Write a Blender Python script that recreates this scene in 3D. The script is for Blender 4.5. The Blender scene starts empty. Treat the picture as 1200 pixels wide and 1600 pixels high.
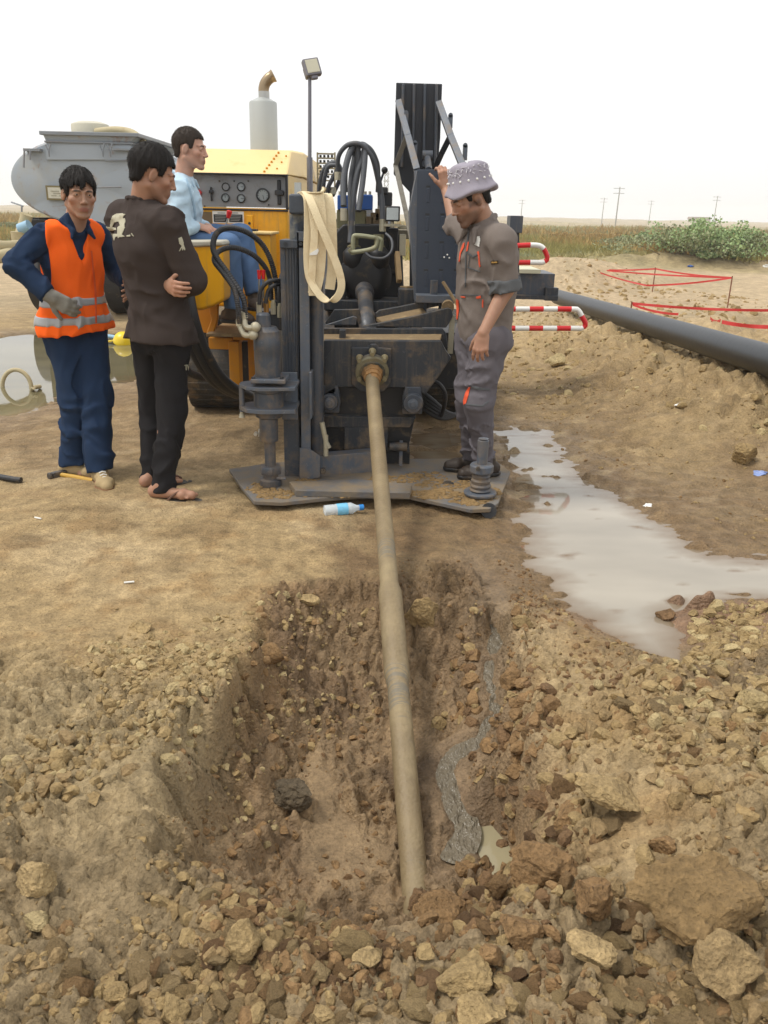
import bpy, math, random
import numpy as np
from mathutils import Vector, Matrix
R = math.radians
random.seed(7)
rng = np.random.default_rng(11)
S = bpy.context.scene
C = S.collection
# ------------------------------------------------------------------ camera
CAMZ = 1.45
PITCH = R(19.95); ROLL = R(1.3); F = 1280.0
_f = Vector((0, math.cos(PITCH), -math.sin(PITCH)))
_r0 = Vector((1, 0, 0)); _u0 = _r0.cross(_f)
_r = _r0 * math.cos(ROLL) + _u0 * math.sin(ROLL)
_u = -_r0 * math.sin(ROLL) + _u0 * math.cos(ROLL)
cam = bpy.data.cameras.new('camera'); camo = bpy.data.objects.new('camera', cam); C.objects.link(camo)
cam.sensor_fit = 'VERTICAL'; cam.sensor_height = 32; cam.lens = 32 * F / 1600
cam.clip_start = 0.05; cam.clip_end = 6000
mw = Matrix((( _r.x, _u.x, -_f.x, 0), (_r.y, _u.y, -_f.y, 0), (_r.z, _u.z, -_f.z, CAMZ), (0, 0, 0, 1)))
camo.matrix_world = mw
S.camera = camo
S.render.resolution_x = 768; S.render.resolution_y = 1024
# ------------------------------------------------------------------ light
S.view_settings.view_transform = 'Standard'; S.view_settings.look = 'None'
S.view_settings.exposure = 0.12; S.view_settings.gamma = 1
SUN_EL = R(61); SUN_ROT = R(261)
W = bpy.data.worlds.new("World"); S.world = W; W.use_nodes = True
nt = W.node_tree; nt.nodes.clear()
out = nt.nodes.new('ShaderNodeOutputWorld'); bg = nt.nodes.new('ShaderNodeBackground')
sky = nt.nodes.new('ShaderNodeTexSky'); sky.sky_type = 'NISHITA'; sky.sun_disc = False
sky.sun_elevation = SUN_EL; sky.sun_rotation = SUN_ROT; sky.dust_density = 6; sky.air_density = 1.0
sc_ = nt.nodes.new('ShaderNodeVectorMath'); sc_.operation = 'SCALE'; sc_.inputs['Scale'].default_value = 0.06
tc = nt.nodes.new('ShaderNodeTexCoord'); sx = nt.nodes.new('ShaderNodeSeparateXYZ')
cr = nt.nodes.new('ShaderNodeValToRGB')
cr.color_ramp.elements[0].position = 0.0; cr.color_ramp.elements[0].color = (0.85, 0.87, 0.885, 1)
cr.color_ramp.elements[1].position = 0.20; cr.color_ramp.elements[1].color = (1.0, 1.0, 1.0, 1)
e = cr.color_ramp.elements.new(0.09); e.color = (0.93, 0.94, 0.95, 1)
nz = nt.nodes.new('ShaderNodeTexNoise'); nz.inputs['Scale'].default_value = 1.6; nz.inputs['Detail'].default_value = 4
mr = nt.nodes.new('ShaderNodeMapRange'); mr.inputs['From Min'].default_value = .3; mr.inputs['From Max'].default_value = .7
mr.inputs['To Min'].default_value = 0.97; mr.inputs['To Max'].default_value = 1.03
ov = nt.nodes.new('ShaderNodeVectorMath'); ov.operation = 'SCALE'
mixs = nt.nodes.new('ShaderNodeMix'); mixs.data_type = 'RGBA'; mixs.inputs[0].default_value = 0.08
nt.links.new(tc.outputs['Generated'], sx.inputs[0]); nt.links.new(sx.outputs['Z'], cr.inputs[0])
nt.links.new(tc.outputs['Generated'], nz.inputs['Vector']); nt.links.new(nz.outputs['Fac'], mr.inputs['Value'])
nt.links.new(cr.outputs['Color'], ov.inputs[0]); nt.links.new(mr.outputs[0], ov.inputs['Scale'])
nt.links.new(sky.outputs[0], sc_.inputs[0])
nt.links.new(ov.outputs[0], mixs.inputs[6]); nt.links.new(sc_.outputs[0], mixs.inputs[7])
nt.links.new(mixs.outputs[2], bg.inputs['Color']); bg.inputs['Strength'].default_value = 1.14
nt.links.new(bg.outputs[0], out.inputs['Surface'])
sl = bpy.data.lights.new('sun', 'SUN'); so = bpy.data.objects.new('sun', sl); C.objects.link(so)
sl.energy = 2.3; sl.angle = R(14); sl.color = (1.0, 0.95, 0.87)
# sun sits behind the viewer's left shoulder, high, veiled by cloud
_sd = Vector((-0.62, -0.10, 1.15)).normalized()
so.rotation_euler = _sd.to_track_quat('Z', 'Y').to_euler()
S.cycles.use_denoising = True
S.cycles.max_bounces = 6; S.cycles.volume_bounces = 2; S.cycles.transparent_max_bounces = 8

# ------------------------------------------------------------------ pixel <-> world helpers (photo is 1200x1600)
def ray(px, py):
    return _r * ((px - 600) / F) + _u * ((800 - py) / F) + _f
def at(px, py, Y):
    d = ray(px, py); return Vector((0, 0, CAMZ)) + d * (Y / d.y)
def gnd(px, py, z=0.0):
    d = ray(px, py); t = (z - CAMZ) / d.z
    return Vector((0, 0, CAMZ)) + d * t
def ppm(px, py, Y):      # photo pixels per metre at that depth
    d = ray(px, py); return F / (Y / d.y)
def proj(p):
    q = Vector(p) - Vector((0, 0, CAMZ)); z = q.dot(_f)
    return 600 + F * q.dot(_r) / z, 800 - F * q.dot(_u) / z

# ------------------------------------------------------------------ numpy noise
def _h(ix, iy, seed, iz=0):
    n = (ix.astype(np.int64) * 374761393 + iy.astype(np.int64) * 668265263 + np.int64(seed) * 974634777 + np.asarray(iz).astype(np.int64) * 2147483647) & 0xffffffff
    n = ((n ^ (n >> 13)) * 1274126177) & 0xffffffff
    n = ((n ^ (n >> 16)) * 2246822519) & 0xffffffff
    n = n ^ (n >> 15)
    return (n & 0xffffff) / float(0xffffff)
def pn(x, y, seed=0):
    ix = np.floor(x); iy = np.floor(y); fx = x - ix; fy = y - iy
    u = fx * fx * fx * (fx * (fx * 6 - 15) + 10); v = fy * fy * fy * (fy * (fy * 6 - 15) + 10)
    def g(a, b, dx, dy):
        t = _h(a, b, seed) * 2 * math.pi
        return np.cos(t) * dx + np.sin(t) * dy
    a = g(ix, iy, fx, fy); b = g(ix + 1, iy, fx - 1, fy); c = g(ix, iy + 1, fx, fy - 1); d = g(ix + 1, iy + 1, fx - 1, fy - 1)
    return (a + (b - a) * u) * (1 - v) + (c + (d - c) * u) * v
def fbm(x, y, seed=0, oct=4, gain=.5):
    s = 0; a = 1
    for i in range(oct):
        s = s + a * pn(x * 2 ** i + 17.3 * i, y * 2 ** i - 9.1 * i, seed + i); a *= gain
    return s
def worley(x, y, seed=0, jit=.9, full=False):
    ix = np.floor(x); iy = np.floor(y); ox = np.zeros(x.shape); oy = ox.copy(); f1 = np.full(x.shape, 9.0); f2 = f1.copy(); idv = np.zeros(x.shape)
    for dx in (-1, 0, 1):
        for dy in (-1, 0, 1):
            cx = ix + dx; cy = iy + dy
            qx = cx + .5 + jit * (_h(cx, cy, seed) - .5); qy = cy + .5 + jit * (_h(cx, cy, seed + 1) - .5)
            d = np.hypot(x - qx, y - qy); r = _h(cx, cy, seed + 2)
            m = d < f1
            f2 = np.where(m, f1, np.minimum(f2, d)); idv = np.where(m, r, idv); f1 = np.where(m, d, f1)
            ox = np.where(m, x - qx, ox); oy = np.where(m, y - qy, oy)
    if full: return f1, f2, idv, ox, oy
    return f1, f2, idv
def blocks(x, y, seed, tilt=.6):      # broken angular clods: tilted facets parted by crevices, height 0..1
    f1, f2, idv, ox, oy = worley(x, y, seed, .95, True)
    a = idv * 57.0; e = sst(.0, .22, f2 - f1)
    return np.clip(.25 + .75 * ((idv * 7.3) % 1) + tilt * (np.cos(a) * ox + np.sin(a) * oy) - .5 * f1 * f1, 0, 1.5) * e
def vn3(p, seed=0):      # value noise in 3-D, p (...,3)
    i = np.floor(p); f = p - i; u = f * f * (3 - 2 * f)
    r = 0
    for dx in (0, 1):
        for dy in (0, 1):
            for dz in (0, 1):
                w = (u[..., 0] if dx else 1 - u[..., 0]) * (u[..., 1] if dy else 1 - u[..., 1]) * (u[..., 2] if dz else 1 - u[..., 2])
                r = r + w * _h(i[..., 0] + dx, i[..., 1] + dy, seed, i[..., 2] + dz)
    return r * 2 - 1
def fbm3(p, seed=0, oct=3):
    s = 0; a = 1
    for k in range(oct):
        s = s + a * vn3(p * 2 ** k + 31.7 * k, seed + k); a *= .5
    return s
def sst(a, b, x):
    t = np.clip((x - a) / (b - a), 0, 1); return t * t * (3 - 2 * t)

# ------------------------------------------------------------------ materials
def srgb(r, g, b):
    def f(c):
        c /= 255.0
        return c / 12.92 if c <= .04045 else ((c + .055) / 1.055) ** 2.4
    return (f(r), f(g), f(b), 1)
def newmat(name):
    m = bpy.data.materials.new(name); m.use_nodes = True
    return m, m.node_tree, m.node_tree.nodes['Principled BSDF']
def N(t, kind, **kw):
    n = t.nodes.new(kind)
    for k, v in kw.items():
        if k in n.inputs: n.inputs[k].default_value = v
        else: setattr(n, k, v)
    return n
def mat(name, col, rough=.5, metal=0.0, var=.12, vscale=6.0, bump=0.0, bscale=60.0, dirt=None, dirt_amt=.0, dscale=5.0, dirt_low=None, spec=.5, coat=0.0, rust=None, rust_amt=0.0, chips=0.0):
    """painted / worn surface: base colour varied by noise, optional mud coat that grows in patches and towards the ground"""
    m, t, b = newmat(name); L = t.links.new
    tc = N(t, 'ShaderNodeTexCoord')
    nz = N(t, 'ShaderNodeTexNoise', Scale=vscale, Detail=5.0, Roughness=.6); L(tc.outputs['Object'], nz.inputs['Vector'])
    mx = N(t, 'ShaderNodeMix', data_type='RGBA')
    c = col
    mx.inputs[6].default_value = (c[0] * (1 - var), c[1] * (1 - var), c[2] * (1 - var), 1)
    mx.inputs[7].default_value = (min(1, c[0] * (1 + var)), min(1, c[1] * (1 + var)), min(1, c[2] * (1 + var)), 1)
    L(nz.outputs['Fac'], mx.inputs[0]); cur = mx.outputs[2]
    rg = None
    if chips:
        n5 = N(t, 'ShaderNodeTexNoise', Scale=48.0, Detail=3.0, Roughness=.7, Distortion=.6); L(tc.outputs['Object'], n5.inputs['Vector'])
        r5 = N(t, 'ShaderNodeMapRange'); r5.inputs['From Min'].default_value = .66; r5.inputs['From Max'].default_value = .70; r5.inputs['To Max'].default_value = chips; L(n5.outputs['Fac'], r5.inputs['Value'])
        m5 = N(t, 'ShaderNodeMix', data_type='RGBA'); L(r5.outputs[0], m5.inputs[0]); L(cur, m5.inputs[6]); m5.inputs[7].default_value = tuple(min(1, q * 2.2 + .05) for q in c[:3]) + (1,); cur = m5.outputs[2]
        n6 = N(t, 'ShaderNodeTexNoise', Scale=1.0, Detail=6.0, Roughness=.65); mp6 = N(t, 'ShaderNodeMapping'); mp6.inputs['Scale'].default_value = (34, 34, 3.0); L(tc.outputs['Object'], mp6.inputs['Vector']); L(mp6.outputs[0], n6.inputs['Vector'])
        r6 = N(t, 'ShaderNodeMapRange'); r6.inputs['From Min'].default_value = .5; r6.inputs['From Max'].default_value = .75; r6.inputs['To Max'].default_value = .4; L(n6.outputs['Fac'], r6.inputs['Value'])
        m6 = N(t, 'ShaderNodeMix', data_type='RGBA'); L(r6.outputs[0], m6.inputs[0]); L(cur, m6.inputs[6]); m6.inputs[7].default_value = srgb(126, 112, 90); cur = m6.outputs[2]
    if rust is not None:
        n3 = N(t, 'ShaderNodeTexNoise', Scale=dscale * 1.7, Detail=8.0, Roughness=.7, Distortion=.4); L(tc.outputs['Object'], n3.inputs['Vector'])
        r3 = N(t, 'ShaderNodeMapRange'); r3.inputs['From Min'].default_value = .62 - rust_amt * .2; r3.inputs['From Max'].default_value = .72 - rust_amt * .15
        L(n3.outputs['Fac'], r3.inputs['Value'])
        m3 = N(t, 'ShaderNodeMix', data_type='RGBA'); L(r3.outputs[0], m3.inputs[0]); L(cur, m3.inputs[6]); m3.inputs[7].default_value = rust; cur = m3.outputs[2]
    if dirt is not None:
        n2 = N(t, 'ShaderNodeTexNoise', Scale=dscale, Detail=9.0, Roughness=.68, Distortion=.2); L(tc.outputs['Object'], n2.inputs['Vector'])
        r2 = N(t, 'ShaderNodeMapRange'); r2.inputs['From Min'].default_value = .62 - dirt_amt * .30; r2.inputs['From Max'].default_value = .90 - dirt_amt * .30; r2.inputs['To Max'].default_value = .75
        L(n2.outputs['Fac'], r2.inputs['Value']); fac = r2.outputs[0]
        if dirt_low is not None:       # splashed mud thins out with height above the ground
            ge = N(t, 'ShaderNodeNewGeometry'); sp = N(t, 'ShaderNodeSeparateXYZ'); L(ge.outputs['Position'], sp.inputs[0])
            mh = N(t, 'ShaderNodeMapRange'); mh.inputs['From Min'].default_value = 0; mh.inputs['From Max'].default_value = dirt_low
            mh.inputs['To Min'].default_value = .10; mh.inputs['To Max'].default_value = 0
            L(sp.outputs['Z'], mh.inputs['Value'])
            ad = N(t, 'ShaderNodeMath', operation='ADD'); L(n2.outputs['Fac'], ad.inputs[0]); L(mh.outputs[0], ad.inputs[1]); L(ad.outputs[0], r2.inputs['Value'])
        m2 = N(t, 'ShaderNodeMix', data_type='RGBA'); L(fac, m2.inputs[0]); L(cur, m2.inputs[6]); m2.inputs[7].default_value = dirt; cur = m2.outputs[2]
        rg = N(t, 'ShaderNodeMapRange'); rg.inputs['To Min'].default_value = rough; rg.inputs['To Max'].default_value = .9; L(fac, rg.inputs['Value'])
        L(rg.outputs[0], b.inputs['Roughness'])
    else:
        b.inputs['Roughness'].default_value = rough
    L(cur, b.inputs['Base Color']); b.inputs['Metallic'].default_value = metal; b.inputs['Specular IOR Level'].default_value = spec
    if coat: b.inputs['Coat Weight'].default_value = coat; b.inputs['Coat Roughness'].default_value = .25
    if bump:
        bn = N(t, 'ShaderNodeTexNoise', Scale=bscale, Detail=4.0); L(tc.outputs['Object'], bn.inputs['Vector'])
        bp = N(t, 'ShaderNodeBump', Strength=bump, Distance=.01); L(bn.outputs['Fac'], bp.inputs['Height']); L(bp.outputs[0], b.inputs['Normal'])
    return m

# ------------------------------------------------------------------ object helpers
def link(name, me, m=None, parent=None, smooth=False):
    o = bpy.data.objects.new(name, me); C.objects.link(o)
    if m is not None:
        for mm in (m if isinstance(m, (list, tuple)) else [m]): me.materials.append(mm)
    if smooth: me.polygons.foreach_set('use_smooth', [True] * len(me.polygons))
    if parent is not None: o.parent = parent; o.matrix_parent_inverse = Matrix.Translation(parent.location).inverted() if parent.parent is None else Matrix.Identity(4)
    return o
def tag(o, label=None, cat=None, group=None, kind=None):
    if label: o['label'] = label
    if cat: o['category'] = cat
    if group: o['group'] = group
    if kind: o['kind'] = kind
    return o
def empty(name, loc, label=None, cat=None, group=None):
    o = bpy.data.objects.new(name, None); C.objects.link(o); o.location = loc; o.empty_display_size = .1
    return tag(o, label, cat, group)
class MB:
    """collects shapes (world coordinates) into one mesh"""
    def __init__(s): s.v = []; s.f = []; s.m = []
    def add(s, vs, fs, mi=0):
        k = len(s.v); s.v += [tuple(v) for v in vs]; s.f += [tuple(k + i for i in f) for f in fs]; s.m += [mi] * len(fs); return s
    def hexa(s, p, mi=0):    # 8 points: bottom 4 ccw, top 4 ccw
        return s.add(p, [(3, 2, 1, 0), (4, 5, 6, 7), (0, 1, 5, 4), (1, 2, 6, 5), (2, 3, 7, 6), (3, 0, 4, 7)], mi)
    def box(s, c, d, rot=None, mi=0):
        c = Vector(c); M = rot if rot is not None else Matrix.Identity(3)
        x, y, z = d[0] / 2, d[1] / 2, d[2] / 2
        ps = [c + M @ Vector(q) for q in ((-x, -y, -z), (x, -y, -z), (x, y, -z), (-x, y, -z), (-x, -y, z), (x, -y, z), (x, y, z), (-x, y, z))]
        return s.hexa(ps, mi)
    def bar(s, a, b, w, h, up=(0, 0, 1), mi=0):
        a = Vector(a); b = Vector(b); d = (b - a).normalized(); up = Vector(up)
        sx_ = d.cross(up)
        if sx_.length < 1e-3: sx_ = d.cross(Vector((1, 0, 0)))
        sx_.normalize(); uz = sx_.cross(d)
        x = sx_ * w / 2; z = uz * h / 2
        return s.hexa([a - x - z, a + x - z, b + x - z, b - x - z, a - x + z, a + x + z, b + x + z, b - x + z], mi)
    def ring_sweep(s, rings, closed=False, cap=True, mi=0):
        n = len(rings[0]); vs = [v for r in rings for v in r]; fs = []
        for i in range(len(rings) - 1 + (1 if closed else 0)):
            a = i * n; b = ((i + 1) % len(rings)) * n
            for j in range(n): k = (j + 1) % n; fs.append((a + j, a + k, b + k, b + j))
        if cap and not closed:
            fs.append(tuple(range(n - 1, -1, -1))); fs.append(tuple(range(len(vs) - n, len(vs))))
        return s.add(vs, fs, mi)
    def cyl(s, a, b, r0, r1=None, n=20, mi=0, cap=True):
        return s.tube([a, b], [r0, r0 if r1 is None else r1], n, mi=mi, cap=cap)
    def tube(s, pts, rad, n=12, mi=0, cap=True, closed=False, flat=1.0, up=None):
        pts = [Vector(p) for p in pts]; m = len(pts)
        if not isinstance(rad, (list, tuple)): rad = [rad] * m
        T = []
        for i in range(m):
            if closed: d = pts[(i + 1) % m] - pts[i - 1]
            else: d = pts[min(i + 1, m - 1)] - pts[max(i - 1, 0)]
            T.append(d.normalized() if d.length > 1e-9 else (T[-1] if T else Vector((0, 0, 1))))
        a = Vector(up) if up is not None else (Vector((0, 0, 1)) if abs(T[0].z) < .9 else Vector((1, 0, 0)))
        rings = []
        for i in range(m):
            x = T[i].cross(a)
            if x.length < 1e-6: x = T[i].orthogonal()
            x.normalize(); y = x.cross(T[i]).normalized(); a = y if up is None else a
            rings.append([pts[i] + x * (math.cos(2 * math.pi * k / n) * rad[i]) + y * (math.sin(2 * math.pi * k / n) * rad[i] * flat) for k in range(n)])
        return s.ring_sweep(rings, closed, cap, mi)
    def lathe(s, a, axis, prof, n=28, mi=0):   # prof: (distance along axis, radius)
        a = Vector(a); ax = Vector(axis).normalized(); x = ax.orthogonal().normalized(); y = ax.cross(x)
        rings = [[a + ax * t + x * math.cos(2 * math.pi * k / n) * max(r, 1e-4) + y * math.sin(2 * math.pi * k / n) * max(r, 1e-4) for k in range(n)] for t, r in prof]
        return s.ring_sweep(rings, False, True, mi)
    def prism(s, poly, ext, mi=0):  # poly: 3-D points of a planar outline, ext: vector
        p = [Vector(q) for q in poly]; e = Vector(ext); n = len(p)
        return s.add(p + [q + e for q in p], [tuple(range(n - 1, -1, -1)), tuple(range(n, 2 * n))] + [(i, (i + 1) % n, n + (i + 1) % n, n + i) for i in range(n)], mi)
    def ball(s, c, r, mi=0, n=12):
        r = (r, r, r) if isinstance(r, (int, float)) else r; c = Vector(c)
        rings = []
        for i in range(1, n // 2 * 1 + 1):
            th = math.pi * i / (n // 2 + 1)
            rings.append([c + Vector((r[0] * math.sin(th) * math.cos(2 * math.pi * k / n), r[1] * math.sin(th) * math.sin(2 * math.pi * k / n), r[2] * math.cos(th))) for k in range(n)])
        k0 = len(s.v); s.ring_sweep(rings, False, False, mi)
        top = c + Vector((0, 0, r[2])); bot = c - Vector((0, 0, r[2])); m = len(s.v)
        s.v += [tuple(top), tuple(bot)]
        for k in range(n):
            s.f.append((m, k0 + k, k0 + (k + 1) % n)); s.m.append(mi)
            q = m - n; s.f.append((m + 1, q + (k + 1) % n, q + k)); s.m.append(mi)
        return s
    def build(s, name, m, parent=None, smooth=None, bevel=0.0, seg=2, fix=True):
        me = bpy.data.meshes.new(name); me.from_pydata(s.v, [], s.f); me.polygons.foreach_set('material_index', s.m)
        if fix:
            import bmesh
            bm = bmesh.new(); bm.from_mesh(me); bmesh.ops.recalc_face_normals(bm, faces=bm.faces); bm.to_mesh(me); bm.free()
        me.update()
        o = link(name, me, m, parent)
        if bevel:
            md = o.modifiers.new('bevel', 'BEVEL'); md.width = bevel; md.segments = seg; md.limit_method = 'ANGLE'; md.angle_limit = R(35); md.harden_normals = True
        if smooth is None: smooth = 35
        if smooth:
            me.polygons.foreach_set('use_smooth', [True] * len(me.polygons))
            me.set_sharp_from_angle(angle=R(smooth))
        return o
def spline(pts, n=8, closed=False):
    P = [Vector(p) for p in pts]; out_ = []; m = len(P)
    rng_ = range(m if closed else m - 1)
    for i in rng_:
        if closed: a, b, c, d = P[i - 1], P[i], P[(i + 1) % m], P[(i + 2) % m]
        else: a, b, c, d = P[max(i - 1, 0)], P[i], P[i + 1], P[min(i + 2, m - 1)]
        for k in range(n):
            t = k / n
            out_.append(.5 * ((2 * b) + (-a + c) * t + (2 * a - 5 * b + 4 * c - d) * t * t + (-a + 3 * b - 3 * c + d) * t ** 3))
    if not closed: out_.append(P[-1])
    return out_
# ------------------------------------------------------------------ terrain
def poly_sd(x, y, poly):     # signed distance to polygon (negative inside)
    x = np.asarray(x, float); y = np.asarray(y, float)
    d = np.full(x.shape, 1e9); ins = np.zeros(x.shape, bool); n = len(poly)
    for i in range(n):
        ax, ay = poly[i]; bx, by = poly[(i + 1) % n]
        ex, ey = bx - ax, by - ay; wx = x - ax; wy = y - ay
        t = np.clip((wx * ex + wy * ey) / (ex * ex + ey * ey + 1e-12), 0, 1)
        d = np.minimum(d, np.hypot(wx - ex * t, wy - ey * t))
        c = ((ay > y) != (by > y)) & (x < (bx - ax) * (y - ay) / (by - ay + 1e-12) + ax)
        ins ^= c
    return np.where(ins, -d, d)
def line_d(x, y, pts):
    d = np.full(np.shape(x), 1e9)
    for (ax, ay), (bx, by) in zip(pts[:-1], pts[1:]):
        ex, ey = bx - ax, by - ay; wx = x - ax; wy = y - ay
        t = np.clip((wx * ex + wy * ey) / (ex * ex + ey * ey + 1e-12), 0, 1)
        d = np.minimum(d, np.hypot(wx - ex * t, wy - ey * t))
    return d
def G2(pts, z=0.0): return [tuple(gnd(a, b, z).xy) for a, b in pts]
PIT = G2([(400, 925), (470, 905), (580, 900), (690, 905), (765, 925), (805, 975), (825, 1060), (850, 1150), (905, 1200), (880, 1270), (900, 1340), (870, 1420), (760, 1475), (600, 1490), (450, 1465), (340, 1405), (262, 1340), (242, 1270), (262, 1200), (325, 1120), (362, 1050), (392, 985)])
ZF = -0.33
CRK = [(752, 880, -.012), (765, 915, -.03), (776, 985, -.08), (766, 1050, -.14), (776, 1105, -.19), (752, 1150, -.23), (712, 1176, -.265), (697, 1205, -.285), (708, 1255, -.30), (722, 1300, -.315), (700, 1345, -.325)]
CREEK3 = [tuple(gnd(a, b_, c_)) for a, b_, c_ in CRK]
CREEK3 = [tuple(q) for q in spline(CREEK3, 5)]; CREEK = [(q[0], q[1]) for q in CREEK3]
def creek_dz(x, y):
    d = np.full(np.shape(x), 1e9); z = np.zeros(np.shape(x))
    for (ax, ay, az), (bx, by, bz) in zip(CREEK3[:-1], CREEK3[1:]):
        ex, ey = bx - ax, by - ay; wx = x - ax; wy = y - ay
        t = np.clip((wx * ex + wy * ey) / (ex * ex + ey * ey + 1e-12), 0, 1); q = np.hypot(wx - ex * t, wy - ey * t)
        z = np.where(q < d, az + (bz - az) * t, z); d = np.minimum(d, q)
    return d, z
POOL = G2([(735, 1290), (770, 1285), (800, 1320), (812, 1365), (790, 1385), (765, 1375), (745, 1330)], ZF)
PUD = G2([(745, 668), (800, 664), (850, 668), (868, 700), (905, 735), (950, 770), (1010, 800), (1060, 835), (1120, 862), (1200, 870), (1420, 880), (1420, 960), (1200, 936), (1130, 942), (1060, 955), (1052, 985), (1060, 1030), (1010, 1015), (960, 985), (900, 950), (862, 915), (822, 860), (826, 815), (818, 770), (800, 735), (770, 705)])
PUDL = G2([(-240, 560), (-100, 530), (20, 522), (110, 518), (215, 520), (270, 540), (290, 565), (225, 585), (190, 598), (130, 612), (85, 628), (30, 643), (-60, 655), (-240, 665)])
PUDS = G2([(640, 668), (690, 660), (725, 690), (720, 735), (650, 735), (632, 700)])
FLOORPATCH = G2([(470, 1190), (505, 1160), (520, 1200), (530, 1260), (600, 1290), (620, 1330), (560, 1380), (500, 1390), (470, 1330), (485, 1250)], -.3)
WZ = -0.018       # puddle water level
PIPE_A = at(885, 468, 13.5); PIPE_B = at(1190, 560, 6.3)
BERM = [(PIPE_B.x + 1.6, PIPE_B.y - 1.55), (PIPE_B.x + .1, PIPE_B.y + .1), (PIPE_B.x * .6 + PIPE_A.x * .4, PIPE_B.y * .6 + PIPE_A.y * .4), (PIPE_A.x + .2, PIPE_A.y - 1.0)]
def height(x, y, detail=True):
    x = np.asarray(x, float); y = np.asarray(y, float)
    far = sst(9, 30, y)
    h = fbm(x * .35, y * .35, 3, 3) * .05 * (1 - far * .5) + fbm(x * 2.1, y * 2.1, 5, 3) * .012
    # far terrain swells
    h = h + fbm(x * .03, y * .03, 40, 4) * 1.3 * sst(60, 260, y) + sst(250, 420, y) * 1.2
    sd = poly_sd(x, y, PIT); sdn = sd + fbm(x * 6, y * 6, 21, 3) * .05 + .05 * (blocks(x * 6.5, y * 6.5, 340) - .45) * sst(.35, .1, np.abs(sd))
    # left spoil heap in the foreground and right spoil bank
    lm = sst(-.42, -.75, x) * sst(2.75, 2.1, y) * sst(.2, .6, y)
    rm = sst(.50, .95, x) * sst(2.95, 2.2, y)
    nm = sst(1.75, 1.25, y) * sst(.5, 1.0, y)
    h = h + lm * (.05 + .05 * fbm(x * 1.9, y * 1.9, 8, 3)) + rm * (.085 + .07 * fbm(x * 1.7, y * 1.7, 9, 3)) - nm * .03
    rr = sst(1.15, 1.9, x) * sst(3.6, 2.6, y) * sst(.9, 1.5, y)
    h = h + rr * .16
    md = np.hypot((x - gnd(1090, 955).x) / .42, (y - gnd(1090, 955).y) / .16); h = h + .10 * sst(1, .2, md)
    # berm below the big pipe on the right
    bd = line_d(x, y, BERM); dep = sst(9.5, 14, y)
    bh = np.clip(np.interp(y, [PIPE_B.y - 1, PIPE_B.y, PIPE_A.y], [PIPE_B.z - .19, PIPE_B.z - .19, PIPE_A.z - .20]), .0, .4); h = h + bh * sst(1.9, .30, bd + .22 * fbm(x * 1.3, y * 1.3, 31, 3))
    # excavated trench beyond the pipe
    tr = poly_sd(x, y, [(4.7, 11.2), (12, 10.4), (13, 13), (5.8, 13.4)])
    h = h - .35 * sst(.15, -.25, tr + .2 * fbm(x * 2, y * 2, 33, 2)) + .10 * np.exp(-(tr - .35) ** 2 / .08)
    # spoil mounds far right and behind
    m2 = np.hypot((x - 4.4) / 2.6, (y - 21) / 2.2); h = h + .55 * sst(1.1, .1, m2 + .2 * fbm(x * .9, y * .9, 35, 3))
    m3 = np.hypot((x - 13) / 9.0, (y - 30) / 1.8); h = h + .5 * sst(1.1, .1, m3 + .3 * fbm(x * .7, y * .7, 36, 3))
    # pit
    wv = .5 + .5 * np.clip(fbm(x * 3.1, y * 3.1, 345, 3) * 2, -1, 1); prof = .55 * sst(.012, -.10, sdn) + .45 * sst(-.02, -.24 - .12 * wv, sdn)
    front = sst(1.85, 1.45, y); rgt = sst(.30, .62, x) * sst(2.75, 2.45, y)
    slope = sst(.03, -.42, sdn)
    farw = sst(2.72, 2.9, y); sl_ = np.maximum.reduce([front, rgt, farw]); prof = prof * (1 - sl_) + slope * sl_
    depth = .33 - .10 * sst(2.3, 3.0, y) - .20 * np.exp(-((sd + .02) / .12) ** 2) * sst(2.6, 3.0, y)
    inside = sst(.02, -.12, sdn)
    h = h * (1 - inside * .8) - prof * depth
    # little lip along the left wall
    h = h + .03 * np.exp(-((sdn - .03) / .05) ** 2) * sst(0, -.4, x) * sst(2.9, 2.3, y)
    # clods on pit floor / walls
    flat = sst(.02, -.05, poly_sd(x, y, FLOORPATCH))
    if detail:
        near = sst(6.5, 3.5, y)
        f1, f2, idv = worley(x * 9 + .5 * pn(x * 7, y * 7, 71), y * 9 + .5 * pn(x * 7 + 9, y * 7, 72), 50)
        g1, g2, gid = worley(x * 21, y * 21, 55)
        k1, k2, kid = worley(x * 46, y * 46, 58)
        lump = np.sqrt(np.clip(1 - (f1 / .62) ** 2, 0, 1)) * (.25 + .75 * idv)
        lump2 = np.sqrt(np.clip(1 - (g1 / .6) ** 2, 0, 1)) * (.2 + .8 * gid)
        lump3 = np.sqrt(np.clip(1 - (k1 / .6) ** 2, 0, 1)) * kid
        zone = np.maximum.reduce([lm, rm, nm * .8, inside * .9, sst(.22, .02, sd) * sst(-.05, .15, x), .8 * sst(1.2, .3, bd) * sst(10, 7, y)])
        lsp = sst(.38, .05, sd + .25 * fbm(x * 3, y * 3, 77, 2)) * sst(2.9, 2.3, y) * sst(0, -.3, x)
        zone = np.maximum(zone, lsp * .9) * (1 - .85 * flat)
        patch = sst(-.25, .25, fbm(x * 2.6, y * 2.6, 78, 3))
        zone = zone * (.5 + .5 * patch); zone = np.maximum(zone, .9 * inside * sst(2.55, 2.8, y)); zone = np.maximum(zone, .95 * inside * sst(.28, .42, x + .1 * fbm(x * 4, y * 4, 79, 2)))
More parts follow.
